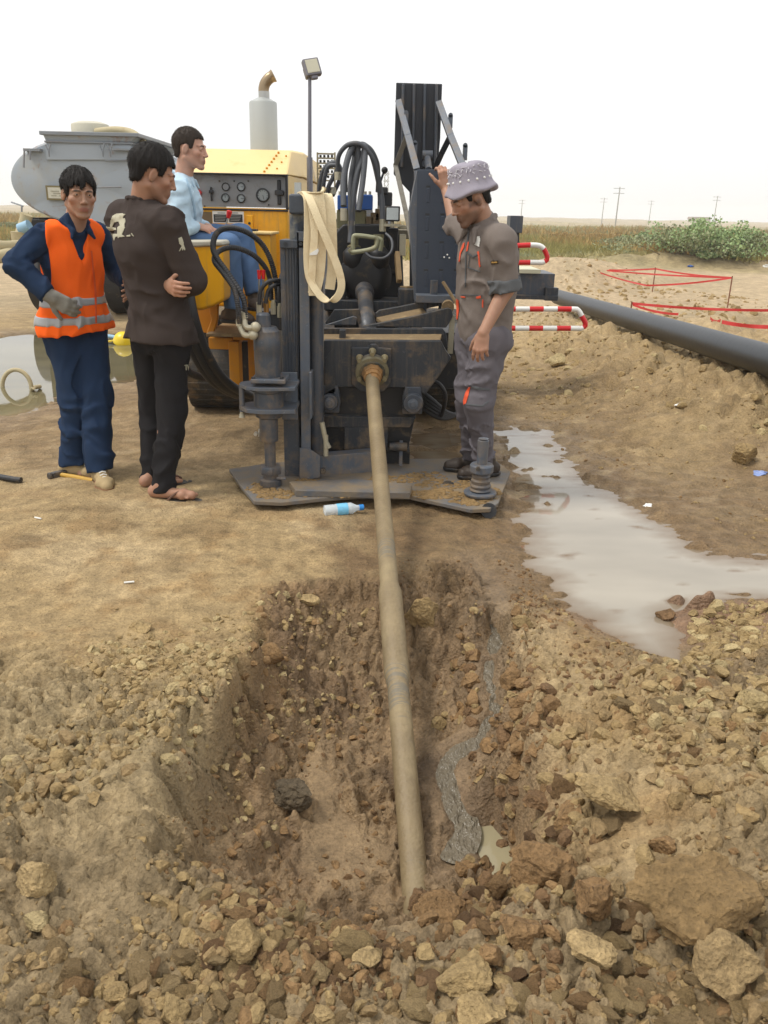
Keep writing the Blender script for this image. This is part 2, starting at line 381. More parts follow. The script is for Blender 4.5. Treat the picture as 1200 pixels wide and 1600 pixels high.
        wx_ = .06 * fbm(x * 5, y * 5, 300, 2); B1 = blocks(x * 7.5 + wx_ * 8, y * 7.5 - wx_ * 8, 310); B2 = blocks(x * 17 + wx_ * 12, y * 17, 314); B3 = blocks(x * 38, y * 38, 318, .8)
        big = sst(-.1, .3, fbm(x * 1.9 + 7, y * 1.9, 320, 2)); h = h + zone * (B1 * .068 * (.2 + .8 * big) + B2 * .042 + B3 * .018 + lump2 * .008 - .030)
        h = h + zone * fbm(x * 20, y * 20, 60, 4, .7) * .017
        # smeared mud folds on the pit floor, running with the digger's bucket
        rid = 1 - np.abs(pn(x * 9 + 2 * pn(x * 2, y * 2, 80), y * 2.2, 81)) * 2
        h = h + inside * (1 - flat) * (.026 * sst(.45, 1, rid) - .010)
        rid2 = 1 - np.abs(fbm(x * 5.5, y * 5.5, 83, 3)) * 2.2
        h = h + inside * (1 - flat * .9) * .020 * sst(.5, 1, rid2)
        crk = np.abs(fbm(x * 3.1, y * 3.1, 85, 3)); h = h - inside * .022 * sst(.035, .0, crk)
        # fine tracks / roughness elsewhere
        tr1 = pn(x * .9 + 4, y * 7.5 + x * 1.6, 90) * .010 * sst(3.4, 4.4, y) * near
        h = h + tr1 + fbm(x * 17, y * 17, 91, 3) * .005 * (1 - zone) + (1 - zone) * near * .007 * np.clip(fbm(x * 6, y * 9, 98, 4) - .1, 0, 1) + .012 * sst(3.0, 3.3, y) * sst(-.4, .1, x) * near * fbm(x * 6, y * 8, 99, 4)
        mudr = sst(.1, .5, x) * sst(3.0, 3.4, y) * sst(12, 6, y)
        h = h + mudr * (fbm(x * 4, y * 11, 92, 4) * .028)
        mid = sst(4.5, 5.5, y) * sst(30, 12, y)
        m1, _, mi_ = worley(x * 4.3, y * 4.3, 95)
        h = h + mid * np.sqrt(np.clip(1 - (m1 / .55) ** 2, 0, 1)) * mi_ ** 3 * .07 * (.15 + .85 * sst(1.6, .4, bd))
        bank = sst(1.0, 2.2, x) * sst(4.6, 5.6, y) * sst(17, 12, y) * sst(-.2, .3, fbm(x * .8, y * .8, 360, 3) + .5 * sst(1.8, .4, bd) + .3 * sst(1.2, .3, np.abs(tr)))
        h = h + bank * (.10 * blocks(x * 3.2, y * 3.2, 361) + .05 * blocks(x * 7, y * 7, 363) + .03 * fbm(x * 6, y * 6, 365, 4, .65) - .06)
    # creek
    cd, cz = creek_dz(x, y); wdt = .022 + .012 * sst(2.7, 2.2, y) + .012 * fbm(x * 5, y * 5, 350, 2); cw = sst(wdt + .05, wdt - .012, cd + .05 * fbm(x * 13, y * 13, 97, 4))
    lev = sst(wdt + .10, wdt + .03, cd); h = h + lev * np.maximum(0, cz + .006 - h)
    h = h * (1 - cw) + cw * (cz - .014 + .5 * np.clip(cd - wdt * .5, 0, 1))
    # puddles: the ground dips below the water level
    rag = .10 * fbm(x * 2.2, y * 6.0, 101, 4) + .045 * fbm(x * 11, y * 22, 102, 3) + .20 * np.clip(fbm(x * 1.6, y * 7.5, 106, 3) - .12, 0, 1) * sst(1.25, .75, x) * sst(3.3, 3.9, y) * 2.2 + .10 * np.clip(fbm(x * 5, y * 9, 107, 2) - .30, 0, 1) * 7
    rag = rag * sst(2.3, 3.3, y)
    for P, dp in ((PUD, .05), (PUDL, .06), (PUDS, .03)):
        s = poly_sd(x, y, P) + rag
        w = sst(.22, -.04, s); h = np.where(s < .3, np.maximum(h, WZ + .012 + .01 * fbm(x * 7, y * 7, 109, 2)), h)
        h = h * (1 - w) + w * (WZ - .004 + .02 * sst(.0, .2, s) - dp * sst(.02, -.30, s) + .006 * fbm(x * 9, y * 20, 103, 3))
    s = poly_sd(x, y, POOL); w = sst(.06, -.01, s); h = h * (1 - w) + w * (ZF - .02 * sst(.02, -.04, s))
    h = h * (1 - .9 * flat) + .9 * flat * (ZF + .10 * sst(2.0, 2.9, y) + .004 * fbm(x * 8, y * 8, 104, 3))
    return h
def axis(fine, lo, hi, step, grow, mx_):
    a = list(np.arange(fine[0], fine[1], step)); s = step; v = a[-1]
    while v < hi: s = min(s * grow, mx_); v += s; a.append(v)
    s = step; v = a[0]
    while v > lo: s = min(s * grow * 1.01, mx_); v -= s; a.insert(0, v)
    return np.array(a)
gx = axis((-1.25, 1.35), -420, 420, .0072, 1.022, 16.0)
gy = axis((1.08, 3.2), -30, 900, .0068, 1.0135, 16.0)
GX, GY = np.meshgrid(gx, gy); nx, ny = len(gx), len(gy)
_far = ((GY > 28) | (np.abs(GX) > 9 + 0 * GY) | (GY < .4) | (np.abs(GX) > .75 + .62 * np.abs(GY)))
GZ = np.zeros(GX.shape); GZ[_far] = height(GX[_far], GY[_far], False); GZ[~_far] = height(GX[~_far], GY[~_far])
print('grid', nx, ny, (~_far).sum())
me = bpy.data.meshes.new('ground')
vs = np.stack([GX, GY, GZ], -1).reshape(-1, 3)
ii = (np.arange(ny - 1)[:, None] * nx + np.arange(nx - 1)[None]).reshape(-1)
fs = np.stack([ii, ii + 1, ii + 1 + nx, ii + nx], -1)
def mesh_np(me, vs, fs):
    k = fs.shape[1]
    me.vertices.add(len(vs)); me.vertices.foreach_set('co', vs.astype(np.float32).ravel())
    me.loops.add(fs.size); me.loops.foreach_set('vertex_index', fs.astype(np.int32).ravel())
    me.polygons.add(len(fs)); me.polygons.foreach_set('loop_start', np.arange(0, fs.size, k, dtype=np.int32))
    me.update(calc_edges=True); me.validate()
mesh_np(me, vs, fs)
def set_col(me, name, rgb):
    a = me.color_attributes.new(name, 'FLOAT_COLOR', 'POINT')
    c = np.ones((len(rgb), 4), np.float32); c[:, :3] = rgb; a.data.foreach_set('color', c.ravel())
def lerp(a, b, t): return a * (1 - t[..., None]) + np.asarray(b) * t[..., None]
def soil_colour(x, y, z):
    """what the soil itself is: dry dust, clay, wet mud, dry grass far out; and how wet it is"""
    n1 = fbm(x * 1.3, y * 1.3, 120, 4); n2 = fbm(x * 4.5, y * 4.5, 121, 4); n3 = fbm(x * 15, y * 15, 122, 3)
    dry = np.array([.365, .262, .132]); c = np.broadcast_to(dry, x.shape + (3,)).copy()
    c = lerp(c, [.45, .335, .185], sst(-.1, .5, n1)); c = lerp(c, [.26, .165, .072], sst(.0, .5, n2) * .7)
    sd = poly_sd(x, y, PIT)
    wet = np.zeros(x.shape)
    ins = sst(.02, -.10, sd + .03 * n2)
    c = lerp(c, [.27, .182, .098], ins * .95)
    # pit edge on the left: dug earth, a darker brown band along the wall
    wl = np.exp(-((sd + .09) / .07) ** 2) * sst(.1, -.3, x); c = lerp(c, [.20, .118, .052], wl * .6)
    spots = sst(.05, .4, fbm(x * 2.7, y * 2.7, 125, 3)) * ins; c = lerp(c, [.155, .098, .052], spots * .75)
    wet = np.maximum(wet, ins * .75)
    fp = sst(.05, -.04, poly_sd(x, y, FLOORPATCH)); c = lerp(c, [.285, .198, .108], fp * .9); wet = np.maximum(wet, fp * .75)
    # spoil: pale dry clods on the right bank, yellowish left, brown at the very front
    rb = sst(.75, 1.15, x + .25 * n1) * sst(3.6, 3.0, y); c = lerp(c, [.35, .278, .168], rb * .8)
    lb = sst(-.35, -.6, x) * sst(2.6, 2.0, y); c = lerp(c, [.345, .265, .148], lb * .8)
    fb = sst(1.75, 1.4, y + .12 * n1); c = lerp(c, [.265, .198, .112], fb * .85)
    # damp ground round the plate and the right puddle
    for P, rad_ in ((PUD, .55), (PUDL, .7), (PUDS, .6)):
        s = poly_sd(x, y, P); w = sst(rad_, .0, s + .35 * n1 + .12 * n2)
        c = lerp(c, [.205, .135, .066], w * .8); wet = np.maximum(wet, w * .8)
    band = sst(2.8, 3.15, y + .2 * n1) * sst(5.6, 4.6, y + .3 * n1) * sst(-.45, .0, x + .25 * n2)
    c = lerp(c, [.175, .112, .054], band * (.72 + .28 * sst(-.3, .3, n2))); wet = np.maximum(wet, band * .6)
    bp_ = sst(.12, .42, fbm(x * 1.7 + 3, y * 3.4, 126, 4)) * sst(3.0, 3.4, y) * sst(9, 7, y); c = lerp(c, [.215, .145, .070], bp_ * .65)
    bl = sst(4.2, 5.2, y + .5 * n1) * sst(10, 7.5, y) * sst(2.8, 1.6, x); c = lerp(c, [.22, .150, .078], bl * .75)
    pale = sst(.15, .5, n2) * sst(3.6, 4.6, y); c = lerp(c, [.42, .33, .20], pale * .35)
    rs = sst(1.0, 1.8, x) * sst(4.2, 5.2, y) * sst(11, 8.5, y); c = lerp(c, [.29, .205, .10], rs * .6 * sst(-.3, .3, n1 + n2))
    # crevices hold damp, darker soil
    cdd = line_d(x, y, CREEK); w = sst(.10, .02, cdd + .02 * n2); wet = np.maximum(wet, w)
    c = lerp(c, [.20, .14, .085], sst(.2, .05, cdd) * .5)
    mdw = np.hypot((x - gnd(1090, 965).x) / .55, (y - gnd(1090, 965).y) / .25); c = lerp(c, [.22, .13, .08], sst(1.2, .5, mdw) * .8)
    # far plain
    d = sst(9, 16, y); c = lerp(c, [.44, .34, .215], d * .8)
    c = lerp(c, [.36, .28, .17], d * sst(0, .4, fbm(x * .5, y * .25, 130, 4)))
    g = sst(26, 34, y + 8 * fbm(x * .12, y * .12, 131, 2)); c = lerp(c, [.27, .22, .085], g * .9)
    g2 = g * sst(0, .35, fbm(x * .16, y * .06, 132, 3)); c = lerp(c, [.33, .20, .07], g2 * .7)
    g3 = g * sst(.05, .35, fbm(x * .11, y * .05, 133, 3)); c = lerp(c, [.13, .16, .06], g3 * .8)
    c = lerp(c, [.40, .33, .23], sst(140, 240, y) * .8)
    c = c * (1 + .30 * n3 + .18 * n2)[..., None]
    return np.clip(c, .02, .8), np.clip(wet, 0, 1)
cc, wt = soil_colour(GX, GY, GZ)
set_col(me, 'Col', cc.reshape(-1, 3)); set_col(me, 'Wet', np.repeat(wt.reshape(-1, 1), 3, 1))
def soil_mat(name, attr=True, base=None, fine=1.0):
    m, t, b = newmat(name); L = t.links.new
    ge = N(t, 'ShaderNodeNewGeometry') if attr else N(t, 'ShaderNodeTexCoord'); P = ge.outputs['Position'] if attr else ge.outputs['Object']
    n1 = N(t, 'ShaderNodeTexNoise', Scale=70.0 * fine, Detail=6.0, Roughness=.7); L(P, n1.inputs['Vector'])
    n2 = N(t, 'ShaderNodeTexNoise', Scale=9.0 * fine, Detail=8.0, Roughness=.65); L(P, n2.inputs['Vector'])
    v = N(t, 'ShaderNodeTexVoronoi', Scale=95.0 * fine); L(P, v.inputs['Vector'])
    mr = N(t, 'ShaderNodeMapRange'); mr.inputs['From Min'].default_value = .25; mr.inputs['From Max'].default_value = .75; mr.inputs['To Min'].default_value = .62; mr.inputs['To Max'].default_value = 1.34
    L(n1.outputs['Fac'], mr.inputs['Value'])
    mr2 = N(t, 'ShaderNodeMapRange'); mr2.inputs['From Min'].default_value = .3; mr2.inputs['From Max'].default_value = .7; mr2.inputs['To Min'].default_value = .76; mr2.inputs['To Max'].default_value = 1.22
    L(n2.outputs['Fac'], mr2.inputs['Value'])
    mu = N(t, 'ShaderNodeMath', operation='MULTIPLY'); L(mr.outputs[0], mu.inputs[0]); L(mr2.outputs[0], mu.inputs[1])
    sc = N(t, 'ShaderNodeVectorMath', operation='SCALE'); L(mu.outputs[0], sc.inputs['Scale'])
    if attr:
        a = N(t, 'ShaderNodeAttribute', attribute_name='Col'); L(a.outputs['Color'], sc.inputs[0])
        w = N(t, 'ShaderNodeAttribute', attribute_name='Wet')
        wm = N(t, 'ShaderNodeMath', operation='MULTIPLY'); L(w.outputs['Fac'], wm.inputs[0])
        wn = N(t, 'ShaderNodeMapRange'); wn.inputs['From Min'].default_value = .38; wn.inputs['From Max'].default_value = .62; wn.inputs['To Min'].default_value = .55; wn.inputs['To Max'].default_value = 1.0
        L(n2.outputs['Fac'], wn.inputs['Value']); L(wn.outputs[0], wm.inputs[1])
        rr = N(t, 'ShaderNodeMapRange'); rr.inputs['To Min'].default_value = .95; rr.inputs['To Max'].default_value = .33; L(wm.outputs[0], rr.inputs['Value'])
        L(rr.outputs[0], b.inputs['Roughness'])
    else:
        a = N(t, 'ShaderNodeObjectInfo')
        cr = N(t, 'ShaderNodeMix', data_type='RGBA'); cr.inputs[6].default_value = base[0]; cr.inputs[7].default_value = base[1]; L(a.outputs['Random'], cr.inputs[0])
        L(cr.outputs[2], sc.inputs[0]); b.inputs['Roughness'].default_value = .9
    L(sc.outputs[0], b.inputs['Base Color'])
    b.inputs['Specular IOR Level'].default_value = .35
    ad = N(t, 'ShaderNodeMath', operation='MULTIPLY_ADD'); ad.inputs[1].default_value = .6; L(v.outputs['Distance'], ad.inputs[0]); L(n1.outputs['Fac'], ad.inputs[2])
    bp = N(t, 'ShaderNodeBump', Strength=.75, Distance=.011 / fine); L(ad.outputs[0], bp.inputs['Height'])
    bp2 = N(t, 'ShaderNodeBump', Strength=.8, Distance=.038 / fine); L(n2.outputs['Fac'], bp2.inputs['Height']); L(bp.outputs[0], bp2.inputs['Normal'])
    L(bp2.outputs[0], b.inputs['Normal'])
    return m
M_soil = soil_mat('soil')
gobj = link('ground', me, M_soil, smooth=True); tag(gobj, kind='structure')
def hz(x, y):
    return float(height(np.array([x]), np.array([y]))[0])
def gz(x, y):   # bilinear lookup in the ground mesh
    i = int(np.clip(np.searchsorted(gx, x) - 1, 0, nx - 2)); j = int(np.clip(np.searchsorted(gy, y) - 1, 0, ny - 2))
    u = (x - gx[i]) / (gx[i + 1] - gx[i]); v = (y - gy[j]) / (gy[j + 1] - gy[j])
    return float((GZ[j, i] * (1 - u) + GZ[j, i + 1] * u) * (1 - v) + (GZ[j + 1, i] * (1 - u) + GZ[j + 1, i + 1] * u) * v)

# ------------------------------------------------------------------ water
def water_mat(name, col, rough=.04, bump=.12, scale=9.0):
    m, t, b = newmat(name); L = t.links.new
    ge = N(t, 'ShaderNodeNewGeometry')
    n0 = N(t, 'ShaderNodeTexNoise', Scale=1.3, Detail=4.0, Roughness=.6, Distortion=.6); L(ge.outputs['Position'], n0.inputs['Vector'])
    mx = N(t, 'ShaderNodeMix', data_type='RGBA'); L(n0.outputs['Fac'], mx.inputs[0])
    mx.inputs[6].default_value = tuple(c * .82 for c in col[:3]) + (1,); mx.inputs[7].default_value = tuple(min(1, c * 1.15) for c in col[:3]) + (1,)
    L(mx.outputs[2], b.inputs['Base Color']); b.inputs['Roughness'].default_value = rough; b.inputs['IOR'].default_value = 1.38
    mp = N(t, 'ShaderNodeMapping'); mp.inputs['Scale'].default_value = (1, .55, 1); L(ge.outputs['Position'], mp.inputs['Vector'])
    n = N(t, 'ShaderNodeTexNoise', Scale=scale, Detail=3.0); L(mp.outputs[0], n.inputs['Vector'])
    bp = N(t, 'ShaderNodeBump', Strength=bump, Distance=.01); L(n.outputs['Fac'], bp.inputs['Height']); L(bp.outputs[0], b.inputs['Normal'])
    return m
def sheet(name, poly, z, m, grow=.3):
    cx = sum(p[0] for p in poly) / len(poly); cy = sum(p[1] for p in poly) / len(poly)
    pts = []
    for x, y in poly:
        d = math.hypot(x - cx, y - cy); k = (d + grow) / d; pts.append((cx + (x - cx) * k, cy + (y - cy) * k, z))
    b = MB(); b.add(pts, [tuple(range(len(pts)))]); o = b.build(name, m, smooth=0, fix=False)
    import bmesh
    bm = bmesh.new(); bm.from_mesh(o.data); bmesh.ops.triangulate(bm, faces=bm.faces); bmesh.ops.recalc_face_normals(bm, faces=bm.faces)
    for f in bm.faces:
        if f.normal.z < 0: f.normal_flip()
    bm.to_mesh(o.data); bm.free()
    tag(o, kind='structure'); return o
M_w1 = water_mat('muddy_water', (.40, .345, .265, 1), rough=.06, bump=.06); M_w2 = water_mat('settled_water', (.20, .175, .10, 1), bump=.03); M_w3 = water_mat('slurry', (.165, .14, .10, 1), rough=.10, bump=1.0, scale=46); M_w3.node_tree.nodes['Bump'].inputs['Distance'].default_value = .035
def pond(name, poly, z, deep, m, step=.02, pad=.45):
    xs = [p[0] for p in poly]; ys = [p[1] for p in poly]; ax = np.arange(min(xs) - pad, max(xs) + pad, step); ay = np.arange(min(ys) - pad, max(ys) + pad, step)
    X, Y = np.meshgrid(ax, ay); H_ = height(X, Y, False) * 0 + height(X, Y); sd = poly_sd(X, Y, poly); ok = (sd < .22) & (H_ < z + .03) & (poly_sd(X, Y, PIT) > .06); n = len(ax)
    use = ok[:-1, :-1] | ok[1:, :-1] | ok[:-1, 1:] | ok[1:, 1:]; j, i = np.nonzero(use); q = np.stack([j * n + i, j * n + i + 1, (j + 1) * n + i + 1, (j + 1) * n + i], -1)
    ids = np.unique(q); mp_ = np.full(X.size, -1); mp_[ids] = np.arange(len(ids)); v = np.stack([X.ravel()[ids], Y.ravel()[ids], np.full(len(ids), z)], -1); me = bpy.data.meshes.new(name); mesh_np(me, v, mp_[q])
    dd = np.clip((z - H_.ravel()[ids]) / .030, 0, 1) ** .7; st = .85 + .25 * fbm(v[:, 0] * 1.1, v[:, 1] * 3.0, 171, 4); col = np.array([.165, .112, .062])[None] * (1 - dd[:, None]) + np.array(deep)[None] * dd[:, None] * st[:, None]
    set_col(me, 'Col', col); o = link(name, me, m); tag(o, kind='structure')
def pondmat(name, rough, bump):
    m = water_mat(name, (.3, .3, .3, 1), rough, bump); t = m.node_tree; a_ = N(t, 'ShaderNodeAttribute', attribute_name='Col'); t.links.new(a_.outputs['Color'], t.nodes['Principled BSDF'].inputs['Base Color']); t.nodes['Principled BSDF'].inputs['IOR'].default_value = 1.40; return m
pond('puddle_water', PUD, WZ, (.35, .315, .255), pondmat('muddy_pond', .035, .05)); pond('still_puddle_water', PUDL, WZ, (.17, .15, .085), pondmat('settled_pond', .03, .03), .03)
pond('plate_puddle_water', PUDS, WZ - .002, (.33, .27, .19), bpy.data.materials['muddy_pond'])
sheet('pit_water', POOL, ZF - .006, water_mat('pit_pool', (.30, .26, .16, 1), bump=.05), .02)
# slurry rivulet following the channel
cl = spline(CREEK3, 4); bm_ = MB(); rows = []
for i, p in enumerate(cl):
    d = (cl[min(i + 1, len(cl) - 1)] - cl[max(i - 1, 0)]).normalized(); s_ = Vector((-d.y, d.x, 0))
    wd = (.046 + .014 * max(0, min(1, (2.7 - p.y) / .5))) * min(1, (len(cl) - i) / 8 + .1)
    rows.append([(p + s_ * wd * k).to_tuple()[:2] + (p.z - .005,) for k in (-1, -.5, 0, .5, 1)])
vs_ = [v for r_ in rows for v in r_]; fs_ = [(i * 5 + j, i * 5 + j + 1, i * 5 + j + 6, i * 5 + j + 5) for i in range(len(rows) - 1) for j in range(4)]
o = MB().add(vs_, fs_).build('rivulet_water', M_w3); tag(o, kind='structure')
# ------------------------------------------------------------------ rocks and clods
def ico(sub):
    import bmesh
    bm = bmesh.new(); bmesh.ops.create_icosphere(bm, subdivisions=sub, radius=1.0)
    v = np.array([q.co[:] for q in bm.verts]); f = np.array([[q.index for q in p.verts] for p in bm.faces]); bm.free(); return v, f
ICO = {k: ico(k) for k in (1, 2, 3, 4, 5)}
def rockshape(seed, sub, cuts=9, rough=.12, boxy=.0, fine=.03):
    v, f = ICO[sub]; v = v.copy(); r = np.random.default_rng(seed)
    for _ in range(cuts):
        n = r.normal(size=3); n /= np.linalg.norm(n); d = r.uniform(.42, .84)
        t = v @ n; v -= np.outer(np.clip(t - d, 0, None) * .985, n)
    p = v * 1.4 + seed * 7.7
    v *= (1 + rough * fbm3(p, seed, 3))[:, None]
    if sub >= 3: v *= (1 + fine * fbm3(v * 6 + seed, seed + 9, 3))[:, None]
    if sub >= 5: v *= (1 - .09 * np.abs(fbm3(v * 2.6 + seed, seed + 39, 3)))[:, None]
    if sub >= 5: v *= (1 + .045 * np.abs(fbm3(v * 4 + seed, seed + 19, 4)) + .018 * fbm3(v * 22 + seed, seed + 29, 2))[:, None]
    return v, f
def hit(px, py):
    d = ray(px, py); o_ = Vector((0, 0, CAMZ)); t = .9; p = o_
    while t < 60:
        p = o_ + d * t
        if p.z < gz(p.x, p.y): return p
        t += .006 * (1 + t * .3)
    return p
DRY = (srgb(158, 135, 94), srgb(175, 151, 109)); PALE = (srgb(168, 148, 106), srgb(186, 168, 126)); MUD = (srgb(132, 104, 70), srgb(150, 120, 82)); DARKMUD = (srgb(108, 84, 58), srgb(128, 100, 70)); OCH = (srgb(150, 126, 86), srgb(165, 141, 99))
M_dry = soil_mat('dry_rock', False, DRY, 1.1); M_pale = soil_mat('pale_rock', False, PALE, 1.1); M_mudr = soil_mat('muddy_clod', False, MUD, 1.1); M_dmud = soil_mat('dark_clod', False, DARKMUD, 1.1); M_och = soil_mat('ochre_rock', False, OCH, .8)
M_frontr = soil_mat('brown_rock', False, (srgb(144, 121, 85), srgb(163, 140, 101)), 1.1); M_bld = soil_mat('boulder_earth', False, (srgb(128, 104, 68), srgb(134, 110, 74)), .8); M_greyr = soil_mat('grey_lump', False, (srgb(92, 80, 62), srgb(98, 86, 68)), 1.1)
def hero(px, py, wpx, hpx, label, m, seed, dpt=.8, rot=(0, 0, 0), sink=.25, cuts=10, rough=.14, name='rock', sub=5):
    """px,py: where its base centre meets the ground; wpx/hpx: its size in the photo"""
    g = hit(px, py); k = (g - Vector((0, 0, CAMZ))).dot(_f) / F
    w = wpx * k / 2; h = hpx * k / 2
    v, f = rockshape(seed, sub, cuts, rough); v = v * np.array([w, w * dpt, h]) / np.abs(v).max(0)
    me = bpy.data.meshes.new(name); mesh_np(me, v, f); o = link(name, me, m, smooth=True); me.set_sharp_from_angle(angle=R(38))
    o.location = (g.x, g.y, g.z + h * (1 - sink * 2)); o.rotation_euler = tuple(R(a) for a in rot)
    return tag(o, label, 'rock')
hero(948, 1262, 135, 42, 'large flat tilted slab with a pointed right end, propped on clods in the right bank', M_dry, 31, .55, (12, 26, -6), -.35, 6, .10)
hero(1090, 1470, 236, 128, 'biggest boulder of the picture, wide brown block at the lower right edge', M_bld, 32, .70, (-4, 5, 8), -.02, 15, .22)
hero(1112, 1545, 150, 104, 'pointed pale boulder in front of the biggest boulder at the lower right', M_frontr, 43, .7, (14, 6, 20), .06, 13, .20)
hero(690, 1440, 98, 46, 'flat muddy clod leaning on the buried end of the drill rod', M_mudr, 34, .9, (0, 8, 10), .05, 7, .16)
hero(650, 1425, 52, 40, 'dark muddy clod just left of the buried rod end', M_dmud, 35, .9, (0, 0, 30), .1, 7, .2)
hero(378, 1495, 60, 74, 'tall rough boulder standing at the left foot of the pit', M_dry, 36, .8, (0, -12, 20), .1, 11, .12)
hero(722, 1535, 92, 46, 'low square pale block at the bottom below the rod end', M_dry, 37, .8, (0, -4, 10), .18, 12, .10)
hero(462, 1256, 72, 52, 'dark ragged lump lying on the pit floor left of the rod', M_greyr, 38, .8, (10, 12, 25), .1, 6, .30)
hero(920, 1490, 80, 34, 'thin pale slab lying left of the biggest boulder', M_dry, 39, .8, (10, 14, 0), .05, 8, .1)
hero(938, 1528, 66, 40, 'dark upright shard below the thin pale slab', M_mudr, 40, .5, (0, 34, 0), .1, 9, .12)
hero(1162, 722, 44, 36, 'smooth yellowish boulder by the right edge above the puddle', M_och, 41, .9, (0, 5, 0), .15, 5, .06)
hero(870, 572, 27, 24, 'pale square stone on the slope below the guard rail', M_pale, 42, .9, (0, 0, 15), .1, 10, .08)
hero(888, 1285, 58, 40, 'wedge of clay propping the large flat slab from the left', M_mudr, 44, .9, (0, -22, 0), .1, 9, .12)
hero(842, 1268, 62, 34, 'thin dark slab tipped over the small pit pool', M_dmud, 45, .8, (0, 12, 0), -.1, 7, .12)
hero(852, 1385, 112, 92, 'rounded muddy mass right of the small pit pool', M_mudr, 46, .9, (0, 0, 0), .18, 8, .22)
hero(925, 1420, 80, 86, 'muddy block between the rounded mass and the biggest boulder', M_mudr, 47, .9, (0, 0, 40), .22, 9, .22)
hero(810, 1465, 74, 52, 'muddy crumbling clod below the rounded mass', M_mudr, 48, .8, (0, 0, 10), .15, 9, .24)
hero(768, 1508, 44, 48, 'brown upright clod near the bottom right of the rod end', M_mudr, 49, .8, (0, -20, 0), .12, 10, .14)
hero(60, 1396, 66, 66, 'pyramid shaped yellowish clod low on the left spoil heap', M_dry, 50, .8, (0, 0, 0), .12, 7, .10)
hero(58, 1450, 46, 34, 'pale stone below the pyramid shaped clod', M_pale, 51, .8, (0, 0, 0), .15, 9, .1)
hero(270, 1590, 60, 46, 'squat pale block at the bottom edge left of centre', M_dry, 52, .8, (0, 0, 0), .12, 11, .12)
hero(185, 1562, 46, 34, 'brown oval stone at the bottom left beside the squat block', M_och, 53, .8, (0, 12, 0), .12, 6, .1)
hero(572, 1505, 46, 26, 'flat light stone below the pit centre', M_dry, 54, .8, (0, 0, 0), .12, 8, .1)
hero(756, 1598, 86, 50, 'crumbly pale clod cut by the bottom edge', M_dry, 55, .8, (0, 0, 0), .12, 9, .2)
hero(505, 1590, 44, 28, 'rounded clod at the bottom edge below the pit', M_dry, 56, .8, (0, 0, 0), .12, 9, .14)
hero(1178, 1108, 62, 44, 'largest pale stone of the heap at the right edge', M_pale, 57, .8, (0, 0, 0), .15, 8, .08)
hero(932, 1076, 19, 17, 'small round whitish stone on the ridge above the right bank', M_pale, 58, .9, (0, 0, 0), .1, 5, .05, sub=4)
hero(1040, 968, 34, 24, 'dark wet clod on top of the mound by the puddle', M_dmud, 59, .9, (0, 0, 0), .1, 8, .2, sub=4)
hero(1034, 1330, 44, 42, 'brown round clod left above the biggest boulder', M_mudr, 60, .9, (0, 0, 0), .1, 9, .14)
hero(218, 985, 38, 20, 'low clod lying alone on the smooth ground left of the pit', M_dry, 61, .8, (0, 0, 0), .2, 9, .16, sub=4)
hero(480, 945, 42, 20, 'flat stone on the far edge of the pit', M_dry, 62, .6, (0, 0, 0), .1, 9, .1, sub=4)
hero(660, 975, 60, 62, 'yellow crumbling clod right of the rod at the far pit edge', M_och, 63, .5, (0, 0, 0), .2, 12, .26, sub=4)
hero(1078, 1108, 28, 24, 'pale angular stone in the middle of the right bank', M_pale, 64, .8, (0, 15, 0), .1, 10, .08, sub=4)
hero(925, 1365 + 60, 24, 36, 'small pale upright stone between the muddy blocks', M_pale, 65, .8, (0, 8, 0), .1, 8, .08, sub=4)
hero(800, 1075, 40, 44, 'brown clod at the foot of the right pit wall by the rivulet', M_mudr, 66, .8, (0, 0, 0), .2, 9, .2, sub=4)
hero(425, 1030, 40, 40, 'smooth muddy lump on the upper pit floor', M_mudr, 67, .8, (0, 0, 0), .3, 4, .1, sub=4)
# scattered ones
protos = []
for q in range(16):
    v, f = rockshape(100 + q, 4, 8 + q % 6, .12 + .03 * (q % 3), 0, .07); me = bpy.data.meshes.new('rock'); v = v * np.array([1, .62 + .03 * (q % 8), .50 + .035 * (q % 7)]); mesh_np(me, v, f)
    me.polygons.foreach_set('use_smooth', [True] * len(me.polygons)); me.materials.append(M_dry); me.set_sharp_from_angle(angle=R(28)); protos.append(me)
cand = []
r_ = np.random.default_rng(5)
def zones(px, py, x, y, sd, pud):
    """density, mean size, material, group, label for loose stones"""
    if 5.5 < 0: return None
def scatter(poly_px, n, smin, smax, mats_, grp, power=3.6, inpud=False):
    P = np.array(poly_px, float); lo = P.min(0); hi = P.max(0); k = 0; tries = 0
    W2 = [gnd(a, b) for a, b in poly_px]
    pl = [(w.x, w.y) for w in W2]; xs = [w[0] for w in pl]; ys = [w[1] for w in pl]
    while k < n and tries < n * 12:
        tries += 1
        x = r_.uniform(min(xs), max(xs)); y = r_.uniform(min(ys), max(ys))
        if float(poly_sd(np.array([x]), np.array([y]), pl)[0]) > r_.uniform(-.05, .12): continue
        if pn(np.array([x * 2.3]), np.array([y * 2.3]), 200)[0] + r_.uniform(-.35, .5) < 0: continue
        sw = min(float(poly_sd(np.array([x]), np.array([y]), q)[0]) for q in (PUD, PUDL))
        if sw < .05 or float(line_d(np.array([x]), np.array([y]), CREEK)[0]) < .055: continue
        s = smin + (smax - smin) * r_.random() ** power
        cand.append((x, y, s, mats_[int(r_.integers(len(mats_)))], grp)); k += 1
D, PL, MU, DM, OC, FR = M_dry, M_pale, M_mudr, M_dmud, M_och, M_frontr
scatter([(0, 1480), (0, 1600), (1200, 1600), (1200, 1540), (900, 1540), (560, 1500), (300, 1430), (0, 1440)], 640, .006, .042, [FR, FR, MU, FR, D], 'front')
